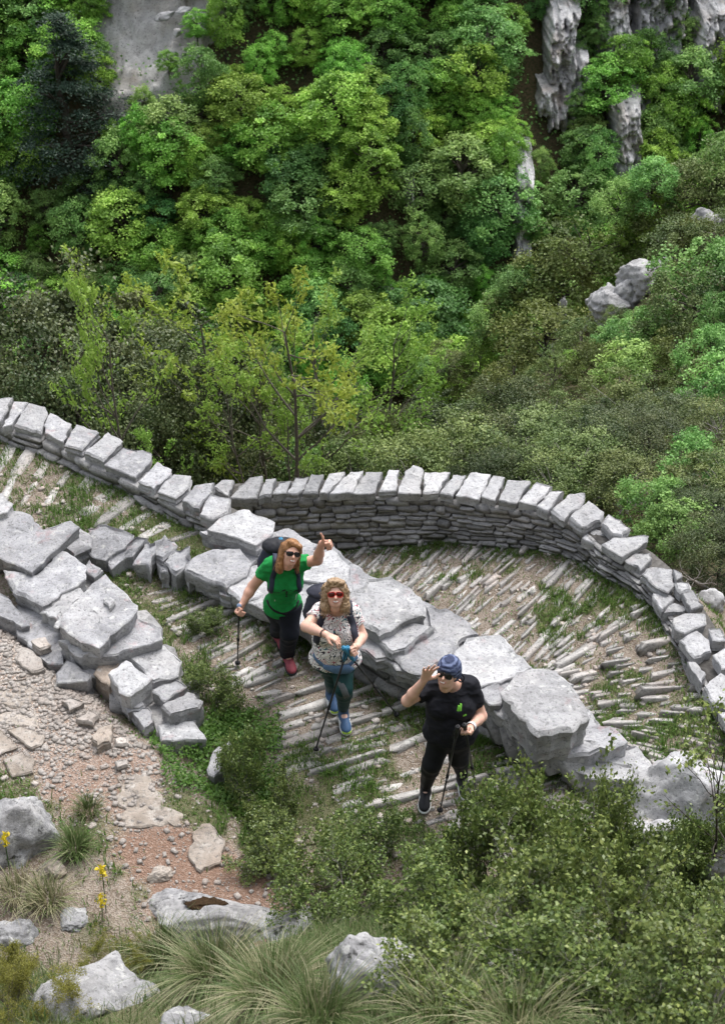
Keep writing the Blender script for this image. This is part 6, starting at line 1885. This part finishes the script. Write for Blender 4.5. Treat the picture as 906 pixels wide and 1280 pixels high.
H = hair_cap(hc2, hf2, fall2, J2, 0.010)
hair2 = link('hair', H.mesh('hair', M['hair2'], 1, 0.012, 26, 8)); ppos(hair2, p2)
ro, di = [], []
for _ in range(420):
    sx = gh.choice([-1, 1]); a = gh.uniform(-0.10, 0.03)
    ro.append(hp(hc2, hf2, sx * gh.uniform(0.055, 0.100), min(a, 0.0), gh.uniform(-0.10, 0.09))); di.append(hf2[0] * sx * gh.uniform(0.05, 0.55) - hf2[2] * 0.8 + hf2[1] * gh.normal(-.05, .25))
strip_hair('hair_curl', hair2, ro, di, 0.11, 8, 0.0045, M['hair2'], gh, 14, 0.15, 0.010)
bp2 = backpack(S2, tp2, fr2, tl2, M['packgrey'], 'dark grey backpack worn by the hiker in the patterned shirt', 0.165, 0.09, 0.19, 0.72, M['packgrey'], xoff=-0.075)
for sx in (-1, 1):
    strap(S2, tp2, fr2, [(sx * 0.105, 1.06), (sx * 0.128, 0.92), (sx * 0.142, 0.78), (sx * 0.150, 0.64), (sx * 0.150, 0.54)] if sx < 0 else [(0.105, 1.06), (0.132, 0.92), (0.148, 0.80), (0.160, 0.70)], 0.062, 0.016, M['packgrey'], 'shoulder_strap', bp2)
    pts_ = smooth_line([tp2(sx * 0.105, 0.075, 1.05), tp2(sx * 0.10, 0.03, 1.17), tp2(sx * 0.095, -0.05, 1.15), tp2(sx * 0.09, -0.12, 1.0)], 5)
    o = link('shoulder_strap', ribbon('shoulder_strap', pts_, np.tile(fr2[2], (len(pts_), 1)) + 0.4 * fr2[1], 0.060, 0.016, M['packgrey'])); ppos(o, bp2)
# waist pouch: a part of her outfit, belt and bag
belt = empty('waist_pouch', tp2(0, 0.17, 0.12))
strap(S2, tp2, fr2, [(-0.17, 0.24), (-0.10, 0.16), (0.0, 0.12), (0.10, 0.15), (0.17, 0.22)], 0.05, 0.012, M['beltblue'], 'belt', belt)
pc = S2.surf(tp2(0.05, 0.40, 0.12), -fr2[1])
F = Field(pc - 0.16, pc + 0.16, 0.007); F.ell(pc + fr2[1] * 0.015, fr2, (0.10, 0.030, 0.042), 0.0); F.ell(pc - fr2[0] * 0.09 + fr2[1] * 0.005 + fr2[2] * .012, fr2, (0.055, 0.022, 0.030), 0.02)
o = link('pouch', F.mesh('pouch', M['beltblue'], 1, 0.005, 14, 3)); ppos(o, belt)
tag(belt, 'slate blue waist pouch buckled over the patterned shirt', 'pouch')
# knee panel on the legging and bracelet
kn = J2['kn_r']; an = J2['an_r']; hipr = J2['hip_r']
q = []; nn = []
for t in np.linspace(-0.30, 0.30, 14):
    c = kn + (an - kn) * max(t, 0) + (kn - hipr) * min(t, 0) + fr2[0] * (t * 0.10 + 0.0)
    s_ = N2.surf(c + np.array([0, -0.25, 0.18]), unit(np.array([0, 0.25, -0.18])))
    if s_ is not None: q.append(s_); nn.append(np.array([0, -0.8, 0.6]))
if len(q) > 3:
    o = link('knee_panel', ribbon('knee_panel', np.array(q), np.array(nn), 0.05, 0.004, M['grey_mesh'])); ppos(o, p2)
w2 = J2['wr_l'] + (J2['el_l'] - J2['wr_l']) * 0.08; ax2 = unit(J2['wr_l'] - J2['el_l'])
def band(parent, c, ax, r, wd, mat, name):
    ref = unit(np.cross(ax, [0.2, 0.3, 1])); w_ = np.cross(ax, ref); n_ = 18; V = []
    for zz, rr in ((-wd, r * .98), (0, r * 1.05), (wd, r * .98)):
        for k in range(n_): a = 2 * math.pi * k / n_; V.append(c + ax * zz + (ref * math.cos(a) + w_ * math.sin(a)) * rr)
    Q = [[z_ * n_ + i, z_ * n_ + (i + 1) % n_, (z_ + 1) * n_ + (i + 1) % n_, (z_ + 1) * n_ + i] for z_ in range(2) for i in range(n_)]
    o = link(name, nmesh(name, np.array(V), None, Q, [mat], smooth=True)); ppos(o, parent); return o
band(p2, w2, ax2, 0.036, 0.006, M['grip_black'], 'bracelet')
hd2 = J2['ha_r'] + (J2['ha_r'] - J2['wr_r']) * 0.35
pole('trekking_pole', T(393, 942), hd2 + np.array([-0.02, -0.02, 0.06]), M['grip_blue'], M['pole'], 'blue-gripped pole planted to the lower left of the hiker in the patterned shirt')
pole('trekking_pole', T(498, 896), hd2 + np.array([-0.05, -0.05, 0.085]), M['grip_blue'], M['pole'], 'blue-gripped pole planted by the wall to the right of the hiker in the patterned shirt', grip_len=0.24)

# ------------------------------------------------------------------ hiker in black
J3 = joints({'head': (559, 842, 7.62), 'sh_l': (541, 858, 7.74), 'sh_r': (588, 857, 7.72), 'el_l': (509, 876, 7.62), 'wr_l': (530, 850, 7.56), 'ha_l': (534.5, 838, 7.55),
             'el_r': (601, 895, 7.66), 'wr_r': (588, 909, 7.48), 'ha_r': (579, 911, 7.42), 'hip_l': (553, 917, 7.70), 'hip_r': (572, 917, 7.68),
             'kn_l': (540, 954, 7.62), 'an_l': (532, 982, 7.78), 'toe_l': (530, 1011, 7.68), 'kn_r': (573, 947, 7.72), 'an_r': (577, 967, 7.96), 'toe_r': (581, 995, 7.86)})
h3 = J3['head']
cfg3 = dict(w=1.20, waist=1.16, belly=True, arm=1.03, leg=1.08, full=1.05, skin=M['skin3'], shirt=M['black'], pants=M['legging'], shoe=M['black_shoe'], sole=M['white_sole'], face=unit(CAMP - h3) + np.array([-0.28, 0, -0.25]), crown=(0.05, 0.1, 1), sleeve=0.62, hem=-0.10, neck=0.084, loose=0.006, ankle_gap=0.06, pwr=0.004, bust=1.18,
            hand_l=dict(pose='open', dir=(0.28, -0.12, 1), palm=(0.2, -1, 0.0), thumb=(1, 0, 0.2), s=1.12), hand_r=dict(pose='grip', palm=(-0.5, -1, 0.1), thumb=(-0.4, 0, 1)))
p3, S3, B3, N3, fr3, hf3, hc3, tp3, tl3 = person(J3, cfg3)
tag(p3, 'woman all in black with a blue headscarf waving beside the wall', 'person')
make_sunglasses(p3, hc3, hf3, HS, M['lens_black'], M['frame_black'], 0.031, 0.024)
H = Field(hc3 - 0.30, hc3 + 0.26, 0.0065)
H.ell(hp(hc3, hf3, 0, -0.020, 0.050), hf3, np.array((0.093, 0.112, 0.104)) * HS * 1.02, 0.0)
H.ell(hp(hc3, hf3, 0.01, -0.080, -0.005), hf3, np.array((0.082, 0.062, 0.085)) * HS, 0.03)
H.cut_plane(hp(hc3, hf3, 0, 0.085, 0.032), -unit(hf3[2] * 0.80 - hf3[1] * 0.55))
scarf = link('headscarf', H.mesh('headscarf', M['scarf'], 1, 0.007, 22, 4, (1, 1, 2.4)))
scarf.data.transform(Matrix.Translation(-Vector(hc3.tolist()))); scarf.location = hc3; ppos(scarf, p3)
lp = smooth_line([hp(hc3, hf3, 0.06, -0.10, -0.03), hp(hc3, hf3, 0.10, -0.11, 0.0), hp(hc3, hf3, 0.125, -0.11, -0.03), hp(hc3, hf3, 0.11, -0.10, -0.07), hp(hc3, hf3, 0.07, -0.09, -0.05)], 5)
o = link('scarf_tie', tube_along('scarf_tie', lp, 0.006, M['black'], 6)); ppos(o, scarf)
# green print on the chest: a small spread of leaf-like strokes
c0 = (0.082, 0.80)
for k, (dx, dz, L, a, wd) in enumerate([(-0.022, 0.0, 0.050, 1.35, 0.016), (-0.008, 0.004, 0.060, 1.55, 0.013), (0.008, 0.008, 0.058, 1.35, 0.012), (0.022, 0.020, 0.050, 1.0, 0.010), (-0.030, -0.02, 0.030, 2.2, 0.012), (0.0, -0.030, 0.05, 0.3, 0.012), (0.010, 0.045, 0.03, 0.4, 0.008)]):
    dx, dz, L, wd = dx * 1.35, dz * 1.35, L * 1.35, wd * 1.25
    dxl, dzl = math.cos(a) * L / 2, math.sin(a) * L / 2 / tl3
    strap(S3, tp3, fr3, [(c0[0] + dx - dxl, c0[1] + dz / tl3 - dzl), (c0[0] + dx, c0[1] + dz / tl3), (c0[0] + dx + dxl, c0[1] + dz / tl3 + dzl)], wd, 0.004, M['emblem'], 'chest_print', p3, 4)
w3 = J3['wr_r'] + (J3['el_r'] - J3['wr_r']) * 0.06; ax3 = unit(J3['wr_r'] - J3['el_r'])
wt = band(p3, w3, ax3, 0.036, 0.014, M['watch'], 'watch')
hd3 = J3['ha_r'] + (J3['ha_r'] - J3['wr_r']) * 0.45
pole('trekking_pole', T(549, 1017), hd3 + np.array([-0.02, -0.02, 0.045]), M['grip_black'], M['pole'], 'black pole planted in front of the hiker in black, the left one of her pair')
pole('trekking_pole', T(597, 1000), hd3 + np.array([0.03, 0.0, 0.045]), M['grip_black'], M['pole'], 'black pole planted near the bush, right one of the black-clad hiker\'s pair')
# ------------------------------------------------------------------ foreground: rocks, bushes, grass, flowers
gk = np.random.default_rng(123)
def fore_rock(px, py, wpx, hpx, seed, label, mat='boulder', deep=1.0, rz=0.0, up=0.0, amp=0.35, sub=5):
    p = T(px, py, tmin=2.5)
    dist = np.linalg.norm(p - np.array([0, 0, CAM_Z])); k = dist / FPX
    o = link('boulder', boulder_mesh(seed, (wpx * k * 0.60, wpx * k * 0.5 * deep, hpx * k * 0.62), M[mat], sub, amp, 1.6), None, p + np.array([0, 0.0, up]), (0, 0, rz)); tag(o, label, 'boulder')
    return o
fore_rock(22, 1052, 92, 150, 201, 'steep pale boulder with black lichen spots at the lower left edge', rz=.5)
fore_rock(275, 1152, 185, 40, 202, 'white flat boulder with a dark moss patch at the foot of the red trail', up=.0, rz=-.2, deep=.45)
fore_rock(370, 1165, 70, 40, 203, 'small whitish rock right of the mossy white boulder')
fore_rock(465, 1238, 100, 110, 204, 'grey rounded boulder beside the grass tussock at the bottom', up=.10)
fore_rock(118, 1256, 130, 84, 205, 'white boulder behind the yellow-green shrub at the bottom left', rz=.4)
fore_rock(16, 1172, 52, 34, 206, 'small white rock at the left edge above the yellow-green shrub')
fore_rock(235, 1282, 60, 24, 207, 'pale rock just entering at the bottom edge')
fore_rock(640, 1218, 60, 44, 208, 'pale rock half hidden under the big foreground bush')
fore_rock(850, 1010, 130, 120, 209, 'big white rock mass behind the thin sapling at the right', 'slab_pale', rz=.3, up=-.05)
fore_rock(800, 1060, 90, 90, 210, 'white rock below the end of the middle wall behind the bush', 'slab_pale', up=-.05)
fore_rock(905, 1085, 80, 80, 211, 'white rock at the right edge below the big white rock mass', 'slab_pale')
fore_rock(90, 1150, 34, 16, 212, 'small white stone in the grass left of the mossy boulder')
fore_rock(200, 1095, 26, 18, 213, 'small brownish stone at the lower edge of the red trail', 'trailrock')
fore_rock(66, 1088, 30, 30, 214, 'small pinkish rock beside the black-spotted boulder', 'trailrock')

# moss on the white boulder: a low crust of dark cushions
mp = T(258, 1146, tmin=2.5)
o = link('moss', boulder_mesh(260, (0.17, 0.07, 0.03), plain_mat('dark_moss', (0.035, 0.022, 0.012), 0.95, 0.1, 0.5, 60), 4, 0.6, 2.5), None, mp + np.array([0, 0.02, .105]), (0, 0.1, 0))
tag(o, 'dark brown moss cushion on top of the white flat boulder', 'moss')

BH = {'steps': [6, 5, 4], 'wobble': [0.16, 0.22, 0.28], 'up': [0.06, 0.05, 0.04], 'start': [0.25, 0.2, 0], 'kids': [2, 2, 0], 'angle': [(0.5, 1.1), (0.5, 1.1), (0, 0)], 'ratio': [(0.45, 0.7), (0.35, 0.6), (0, 0)]}
BUSH = [twig_plant(601 + i, 0.85, BH, 8, 0.050, 2, M['kermes'], M['twig'], 0.62, 0.030, 0.015, 4, 0.8, 2, 'bush', (0.15, 1.0))[:2] for i in range(3)]
def height_for(p, py_top):
    """height of a plant standing at p whose top shows at py_top"""
    d = ray(453, py_top)
    return max(0.12, CAM_Z + d[2] / d[1] * p[1] - p[2])
def bush(px, py, py_top, w, k, label, cat='shrub'):
    p = T(px, py, tmin=2.5)
    H = height_for(p, py_top)
    return put_tree('kermes_oak_bush', BUSH[k % 3], p - np.array([0, 0, .02]), H, np.clip(w / H, 0.5, 1.4), gk.uniform(0, 6.28), label, cat, None, (0, 0), ('stems', 'leaves'))
for i, (px, py, pt, w, lab) in enumerate([
    (395, 1095, 1031, .55, 'kermes oak bush at the left of the foreground thicket just below the cobbled steps'), (478, 1105, 1048, .50, 'low bush of the thicket right below the middle of the steps'), (560, 1112, 1038, .52, 'bush of the thicket directly below the feet of the hiker in black'),
    (636, 1112, 994, .58, 'bush growing up against the end of the middle wall'), (705, 1115, 988, .58, 'tallest bush of the thicket below the last big pale block'), (775, 1125, 1021, .52, 'bush of the thicket in front of the white rocks'),
    (325, 1065, 1034, .45, 'low bush at the lower end of the red trail'),
    (425, 1150, 1085, .45, 'bush in the middle row of the thicket above the mossy white boulder'), (545, 1180, 1106, .5, 'bush in the middle row of the thicket above the grey rounded boulder'), (625, 1195, 1086, .58, 'bush in the very centre of the foreground thicket'),
    (720, 1195, 1076, .58, 'dark-stemmed bush right of the centre of the thicket'), (812, 1200, 1126, .5, 'bush of the thicket under the thin sapling'), (885, 1190, 1141, .45, 'small bush at the right edge below the sapling'),
    (600, 1252, 1191, .45, 'lowest bush of the thicket beside the pale hidden rock'), (680, 1258, 1186, .5, 'lowest bush of the thicket in the middle of the bottom edge'), (790, 1262, 1181, .5, 'lowest bush of the thicket towards the right corner'), (888, 1272, 1191, .5, 'yellowish bush filling the lower right corner'),
    (838, 1095, 1022, .42, 'thin bush in front of the big white rock mass'), (880, 1075, 1000, .36, 'thin bush at the foot of the dark-stemmed sapling'), (735, 1075, 985, .4, 'leafy bush covering the last white stones of the middle wall'),
    (300, 985, 912, .36, 'round kermes oak bush at the end of the tumbled slab wall'), (262, 880, 838, .34, 'small bush sprouting between the last slabs and the steps'), (340, 1015, 965, .32, 'low spreading bush beside the pitted rock'), (258, 792, 765, .26, 'tiny yellow-green bush on the grassy path by the edge stones')]):
    bush(px, py, pt, w, i, lab)

# thin dark sapling at the right
SP_H = {'steps': [10, 5, 4], 'wobble': [0.05, 0.16, 0.2], 'up': [0.05, 0.05, 0.03], 'start': [0.3, 0.25, 0], 'kids': [2, 1, 0], 'angle': [(0.7, 1.15), (0.5, 0.9), (0, 0)], 'ratio': [(0.3, 0.5), (0.35, 0.55), (0, 0)]}
w_, c_, *_ = twig_plant(640, 1.0, SP_H, 1, 0.020, 3, M['kermes'], M['bark_dark'], 0.6, 0.012, 0.0085, 5, 0.9, 2, 'sapling', (0.0, 0.06))
p = T(886, 1085, tmin=2.5)
put_tree('sapling', (w_, c_), p, 2.05, 0.9, 1.0, 'thin dark-stemmed sapling standing in front of the hairpin at the right', 'tree', None, (0, -.03), ('stem', 'leaves'))

# bare grey branches
def bare(seed, loc, H, rot, label, stems=1, mat='twig', r0=.02):
    segs, tips = [], []
    g = np.random.default_rng(seed)
    hb = {'steps': [6, 5, 4], 'wobble': [0.14, 0.2, 0.25], 'up': [0, 0, 0], 'start': [0.3, 0.3, 0], 'kids': [1, 1, 0], 'angle': [(0.4, 0.9), (0.4, 0.9), (0, 0)], 'ratio': [(0.4, 0.6), (0.4, 0.6), (0, 0)]}
    for _ in range(stems):
        grow(g, (0, 0, 0), (g.normal(0, .25), g.normal(0, .25), 1), H * g.uniform(.7, 1.1), r0, 0, 2, segs, tips, hb)
    V, Q = tube_mesh(segs, 5)
    o = link('dead_branch', nmesh('dead_branch', V, None, Q, [M[mat]], smooth=True), None, loc, rot); tag(o, label, 'branch'); return o
bare(5, T(886, 738), 0.6, (0.2, -0.55, 0), 'bleached dead branch pointing up-left outside the curved wall', r0=.022)
bare(6, T(818, 668), 0.4, (0.1, 0.7, 0), 'thin bleached twig beside the coping at the wall bend', r0=.012)
bare(8, at_top(458, 560, 14.3)[0], 1.15, (0, 0, 0), 'leafless grey twiggy shrub above the curved wall', 6, r0=.008)
bare(9, T(500, 1085), 0.55, (0.3, 0.6, 0), 'bare grey branch poking out of the foreground thicket', 2, r0=.008)
bare(11, T(700, 1150), 0.6, (-0.1, -0.6, 0), 'curved bare branch among the leaves of the foreground thicket', 2, r0=.009)

# yellow-green needle shrub, near and soft
JH = {'steps': [5, 5, 5], 'wobble': [0.15, 0.2, 0.22], 'up': [0.05, 0.08, 0.08], 'start': [0.1, 0.1, 0], 'kids': [3, 2, 0], 'angle': [(0.4, 1.0), (0.4, 0.9), (0, 0)], 'ratio': [(0.4, 0.6), (0.3, 0.5), (0, 0)]}
JUN = twig_plant(661, 0.9, JH, 7, 0.026, 6, M['juniper'], M['bark'], 0.28, 0.020, 0.008, 4, 0.8, 2, 'needle_shrub', (0.3, 1.1))[:2]
for (px, py, H, w, lab) in [(60, 1262, .40, 1.3, 'yellow-green needle-leaved shrub at the bottom left corner'), (5, 1290, .42, 1.2, 'yellow-green needle shrub cut by the left and bottom edges'), (120, 1225, .30, 1.2, 'soft yellow-green shrub spilling over the white boulder')]:
    p = T(px, py, tmin=2.0); put_tree('needle_shrub', JUN, p, H, w, gk.uniform(0, 6), lab, 'shrub', None, (0, 0), ('stems', 'leaves'))

# ------------------------------------------------------------------ grass
def blades(pos, h, w, lean, g, bend=0.5):
    n_ = len(pos)
    a = g.uniform(0, 2 * math.pi, n_); ld = np.stack([np.cos(a), np.sin(a), np.zeros(n_)], 1)
    s = np.stack([-np.sin(a), np.cos(a), np.zeros(n_)], 1)
    h = h[:, None]; w = w[:, None]; L = lean[:, None]
    p0 = pos; p1 = pos + np.array([0, 0, 1.0]) * h * 0.55 * (1 - 0.25 * L) + ld * h * 0.30 * L; p2 = pos + np.array([0, 0, 1.0]) * h * (1 - bend * L) + ld * h * 0.95 * L
    V = np.stack([p0 - s * w, p0 + s * w, p1 + s * w * 0.75, p1 - s * w * 0.75, p2], 1).reshape(-1, 3)
    b_ = np.arange(n_)[:, None] * 5
    return V, b_ + np.array([[3, 2, 4]]), b_ + np.array([[0, 1, 2, 3]])
def grass_obj(name, pos, h, w, lean, mat, v, label, cat=None, kind='stuff', loc=None):
    V, Tt, Q = blades(pos, h, w, lean, gk)
    me_ = nmesh(name, V, Tt, Q, [mat], face_attr=np.concatenate([v, v]))
    o = link(name, me_, None, loc)
    tag(o, label, cat, None, kind)
    return o
# short turf on the path and verges
n_ = 330000
x = gk.uniform(-5.0, 4.2, n_); y = gk.uniform(6.2, 13.4, n_)
tr_, re_, gr_, wi_ = zone_masks(x, y)
n2 = fbm(x * 7, y * 7, seed=55)
dens = np.clip(gr_ * 0.9 + 0.10, 0, 1) * (0.35 + 0.65 * (n2 > -0.02)) * (1 - tr_ * 0.97) * (wi_ < 0.3)
d_rub = np.abs(sdist_line(np.concatenate([MID_BASE - [0, .1], ]), x, y)); d_far = np.abs(sdist_line(FAR_FRONT, x, y)); d_l = np.abs(sdist_line(LEFT_BASE, x, y))
onB = (sdist_line(M_LINE, x, y) < 0) & (y > 10.4 - 0.1 * x); onA = (x < -1.2) & (x > -2.6) & (y > 9.2) & (y < 10.6)
dens = np.maximum(dens, np.where(onB | onA, 0.75 * (n2 > -.12), 0))
dens = np.maximum(dens, 0.9 * np.exp(-(np.minimum(np.minimum(d_rub, d_far), d_l) / 0.10) ** 2))
keep = gk.random(n_) < dens * 0.85
x, y = x[keep], y[keep]; z = arr_gz(x, y)
k = len(x)
grass_obj('grass', np.stack([x, y, z - .005], 1), gk.uniform(.025, .075, k) * (1 + 0.8 * (fbm(x * 2, y * 2, seed=8) > .1)), gk.uniform(.003, .0055, k), gk.uniform(.2, 1.0, k), M['grass'],
          np.clip(0.38 + 0.2 * gk.normal(size=k) + 0.25 * fbm(x * 3, y * 3, seed=9), 0, 1), 'short grass and weeds growing between the stones of the path')
# longer mixed grass on the near slope
n_ = 110000
x = gk.uniform(-3.2, 3.4, n_); y = gk.uniform(2.6, 7.0, n_)
e_ = 6.5 + 0.12 * x
dens = sstep(-0.25, 0.5, e_ - y) * (0.25 + 0.75 * (fbm(x * 2.2, y * 2.2, seed=12) > -0.05)) * (1 - zone_masks(x, y)[0])
keep = gk.random(n_) < dens
x, y = x[keep], y[keep]; z = arr_gz(x, y); k = len(x)
grass_obj('grass', np.stack([x, y, z - .005], 1), gk.uniform(.05, .17, k), gk.uniform(.0018, .0035, k), gk.uniform(.1, .9, k), M['drygrass'], np.clip(0.40 + 0.28 * gk.normal(size=k), 0, 1), 'mixed green and dry grass on the slope below the camera')
# arching tussocks
def tussock(px, py, nb, L, label, dry=0.35, spread=.12):
    p = T(px, py, tmin=2.2)
    a = gk.uniform(0, 6.28, nb); r_ = spread * np.sqrt(gk.random(nb))
    q = np.stack([np.cos(a) * r_, np.sin(a) * r_, np.zeros(nb)], 1)
    q[:, 2] = arr_gz(p[0] + q[:, 0], p[1] + q[:, 1]) - p[2]
    n_ = 6; V = []; h = L * gk.uniform(.6, 1.15, nb); ln = gk.uniform(.15, 1.0, nb)
    ld = np.stack([np.cos(a + gk.normal(0, .5, nb)), np.sin(a + gk.normal(0, .5, nb)) - .25, np.zeros(nb)], 1)
    sd = np.stack([-ld[:, 1], ld[:, 0], np.zeros(nb)], 1); sd = unit(sd)
    rows = []
    for i in range(n_ + 1):
        t = i / n_
        c = q + np.array([0, 0, 1.0]) * (h * (t - 0.62 * ln * t ** 2.2))[:, None] + ld * (h * ln * 0.85 * t ** 1.6)[:, None]
        wd = 0.0030 * (1 - t ** 1.5 * 0.9)
        rows += [c - sd * wd, c + sd * wd]
    V = np.stack(rows, 1).reshape(-1, 3); b_ = np.arange(nb)[:, None] * (2 * (n_ + 1))
    Q = np.concatenate([b_ + np.array([[2 * i, 2 * i + 1, 2 * i + 3, 2 * i + 2]]) for i in range(n_)])
    v = np.clip(np.where(gk.random(nb) < dry, .95, .35) + .12 * gk.normal(size=nb), 0, 1)
    o = link('grass_tussock', nmesh('grass_tussock', V, None, Q, [M['drygrass']], face_attr=np.tile(v, n_)), None, p); tag(o, label, 'grass')
tussock(270, 1225, 826, .55, 'big arching grass tussock in the middle of the bottom edge', .40, .16)
tussock(340, 1250, 626, .50, 'arching grass tussock left of the grey rounded boulder', .5, .14)
tussock(205, 1200, 376, .40, 'green grass tussock above the bottom edge left of the biggest one', .3, .12)
tussock(400, 1280, 526, .42, 'grass tussock at the bottom edge in front of the grey boulder', .3, .13)
tussock(560, 1275, 406, .40, 'grass tussock at the bottom edge below the thicket', .45, .16)
tussock(650, 1285, 326, .38, 'sparse straw-coloured tussock at the bottom edge below the middle bush', .6, .18)
tussock(95, 1065, 326, .26, 'dark green grass tuft between the spotted boulder and the red trail', .1, .10)
tussock(60, 1130, 286, .28, 'thin pale grass tuft below the black-spotted boulder', .7, .12)
tussock(110, 1015, 206, .18, 'small dark green tuft at the left side of the gravel trail', .05, .09)
tussock(20, 1120, 246, .26, 'pale dry grass tuft at the left edge', .8, .14)
# lush herbs beside the trail
n_ = 9000
q = np.array([T(a, b_) for a, b_ in zip(gk.uniform(165, 345, 260), gk.uniform(895, 1030, 260)) if (b_ - 905) > (215 - a) * .9 and b_ < 960 + (a - 180) * .45])
ii = gk.integers(0, len(q), n_)
xy = q[ii][:, :2] + gk.normal(0, .055, (n_, 2))
keep = zone_masks(xy[:, 0], xy[:, 1])[0] < 0.6
xy = xy[keep]; n_ = len(xy)
hh = 0.02 + 0.10 * gk.random(n_) * (0.6 + fbm(xy[:, 0] * 3, xy[:, 1] * 3, seed=4))
pos = np.c_[xy, arr_gz(xy[:, 0], xy[:, 1]) + hh]
V, Q = leaf_quads(pos, unit(gk.normal(size=(n_, 3)) * .5 + np.array([0, 0, 1])), 0.034, gk, .5)
o = link('herbs', nmesh('herbs', V, None, Q, [M['herb']], face_attr=np.clip(.45 + .25 * gk.normal(size=n_), 0, 1))); tag(o, 'lush green herbs beside the trail under the slab wall', None, None, 'stuff')
# broad weeds scattered on the paths
n_ = 16000
x = gk.uniform(-4.5, 3.4, n_); y = gk.uniform(7.2, 13.0, n_)
m_ = (fbm(x * 2.6, y * 2.6, seed=61) > 0.10) & (zone_masks(x, y)[0] < 0.3) & (sdist_line(O_LINE, x, y) < -.35)
x, y = x[m_], y[m_]
pos = np.stack([x, y, arr_gz(x, y) + gk.uniform(.005, .05, len(x))], 1)
V, Q = leaf_quads(pos, unit(gk.normal(size=(len(x), 3)) * .5 + np.array([0, 0, 1])), 0.026, gk, .55)
o = link('weeds', nmesh('weeds', V, None, Q, [M['herb']], face_attr=np.clip(.5 + .25 * gk.normal(size=len(x)), 0, 1))); tag(o, 'small leafy weeds in the joints of the cobbled steps', None, None, 'stuff')

# ------------------------------------------------------------------ loose pebbles
def pebbles(x, y, smin, smax, mat, label, name='gravel'):
    n_ = len(x); z = arr_gz(x, y)
    vi = gk.integers(0, 14, n_); s = smin + (smax - smin) * gk.random(n_) ** 7
    Vs = np.stack([BLOCKS[i][0] for i in range(14)])[vi]
    sc = np.stack([s * gk.uniform(.8, 1.5, n_), s * gk.uniform(.7, 1.2, n_), s * gk.uniform(.45, .8, n_)], 1)
    W = Vs * sc[:, None, :]
    a = gk.uniform(0, 6.28, n_); ca, sa = np.cos(a)[:, None], np.sin(a)[:, None]
    W = np.stack([W[..., 0] * ca - W[..., 1] * sa + x[:, None], W[..., 0] * sa + W[..., 1] * ca + y[:, None], W[..., 2] + (z + s * .12)[:, None]], -1)
    Q = BLOCKS[0][1][None] + (np.arange(n_) * Vs.shape[1])[:, None, None]
    o = link(name, nmesh(name, W.reshape(-1, 3), None, Q.reshape(-1, 4), [mat])); tag(o, label, None, None, 'stuff')
n_ = 330000
x = gk.uniform(-3.6, 0.2, n_); y = gk.uniform(6.0, 10.6, n_)
tr_, re_, gr_, wi_ = zone_masks(x, y)
n2 = fbm(x * 2.5, y * 2.5, seed=71)
keep = gk.random(n_) < tr_ * (0.50 - 0.43 * re_ + 0.25 * (n2 > .05) * (1 - re_ * .6)) * .42
pebbles(x[keep], y[keep], .008, .042, M['pebble'], 'loose pale gravel on the trail')
n_ = 26000
x = gk.uniform(-4.6, 3.4, n_); y = gk.uniform(7.0, 13.0, n_)
keep = (gk.random(n_) < .14 + .22 * (fbm(x * 3, y * 3, seed=72) > 0)) & (sdist_line(O_LINE, x, y) < -.4) & (zone_masks(x, y)[0] < .3)
pebbles(x[keep], y[keep], .012, .055, M['pebble'], 'small stone chips scattered between the cobbles', 'stone_chips')

# ------------------------------------------------------------------ flowers
def asphodel(px, py, Hs, label, base=None):
    top = base
    p = T(px, py, tmin=2.2)
    e = empty('yellow_flower', p); tag(e, label, 'flower')
    o = link('stalk', tube_along('stalk', smooth_line([(0, 0, 0), (.01, 0, Hs * .5), (0.015, .01, Hs)], 4), .004, M['herb'], 5), e)
    n_ = 46; t = gk.random(n_)
    pos = np.c_[gk.normal(0.015, .016, n_), gk.normal(.01, .016, n_), Hs * .86 + .11 * t * 1.1]
    V, Q = leaf_quads(pos, unit(gk.normal(size=(n_, 3)) + np.array([0, -.3, .5])), .034, gk, .45)
    o = link('petals', nmesh('petals', V, None, Q, [M['yellow']], face_attr=gk.random(n_)), e)
asphodel(133, 1140, .42, 'yellow flower spike standing in front of the red trail')
asphodel(14, 1100, .42, 'yellow flower spike in front of the black-spotted boulder at the left edge')
asphodel(128, 1150, .16, 'small low yellow flower beneath the taller spike by the trail')
p = T(522, 1268, tmin=2.2); e = empty('purple_flower', p); tag(e, 'small purple flower in the grass at the bottom edge', 'flower')
link('stalk', tube_along('stalk', np.array([(0, 0, 0), (0, 0, .06), (0, 0, .12)]), .003, M['herb'], 5), e)
pos = np.c_[gk.normal(0, .008, 24), gk.normal(0, .008, 24), gk.uniform(.09, .14, 24)]
V, Q = leaf_quads(pos, unit(gk.normal(size=(24, 3))), .016, gk, .6); link('petals', nmesh('petals', V, None, Q, [M['purple']], face_attr=gk.random(24)), e)
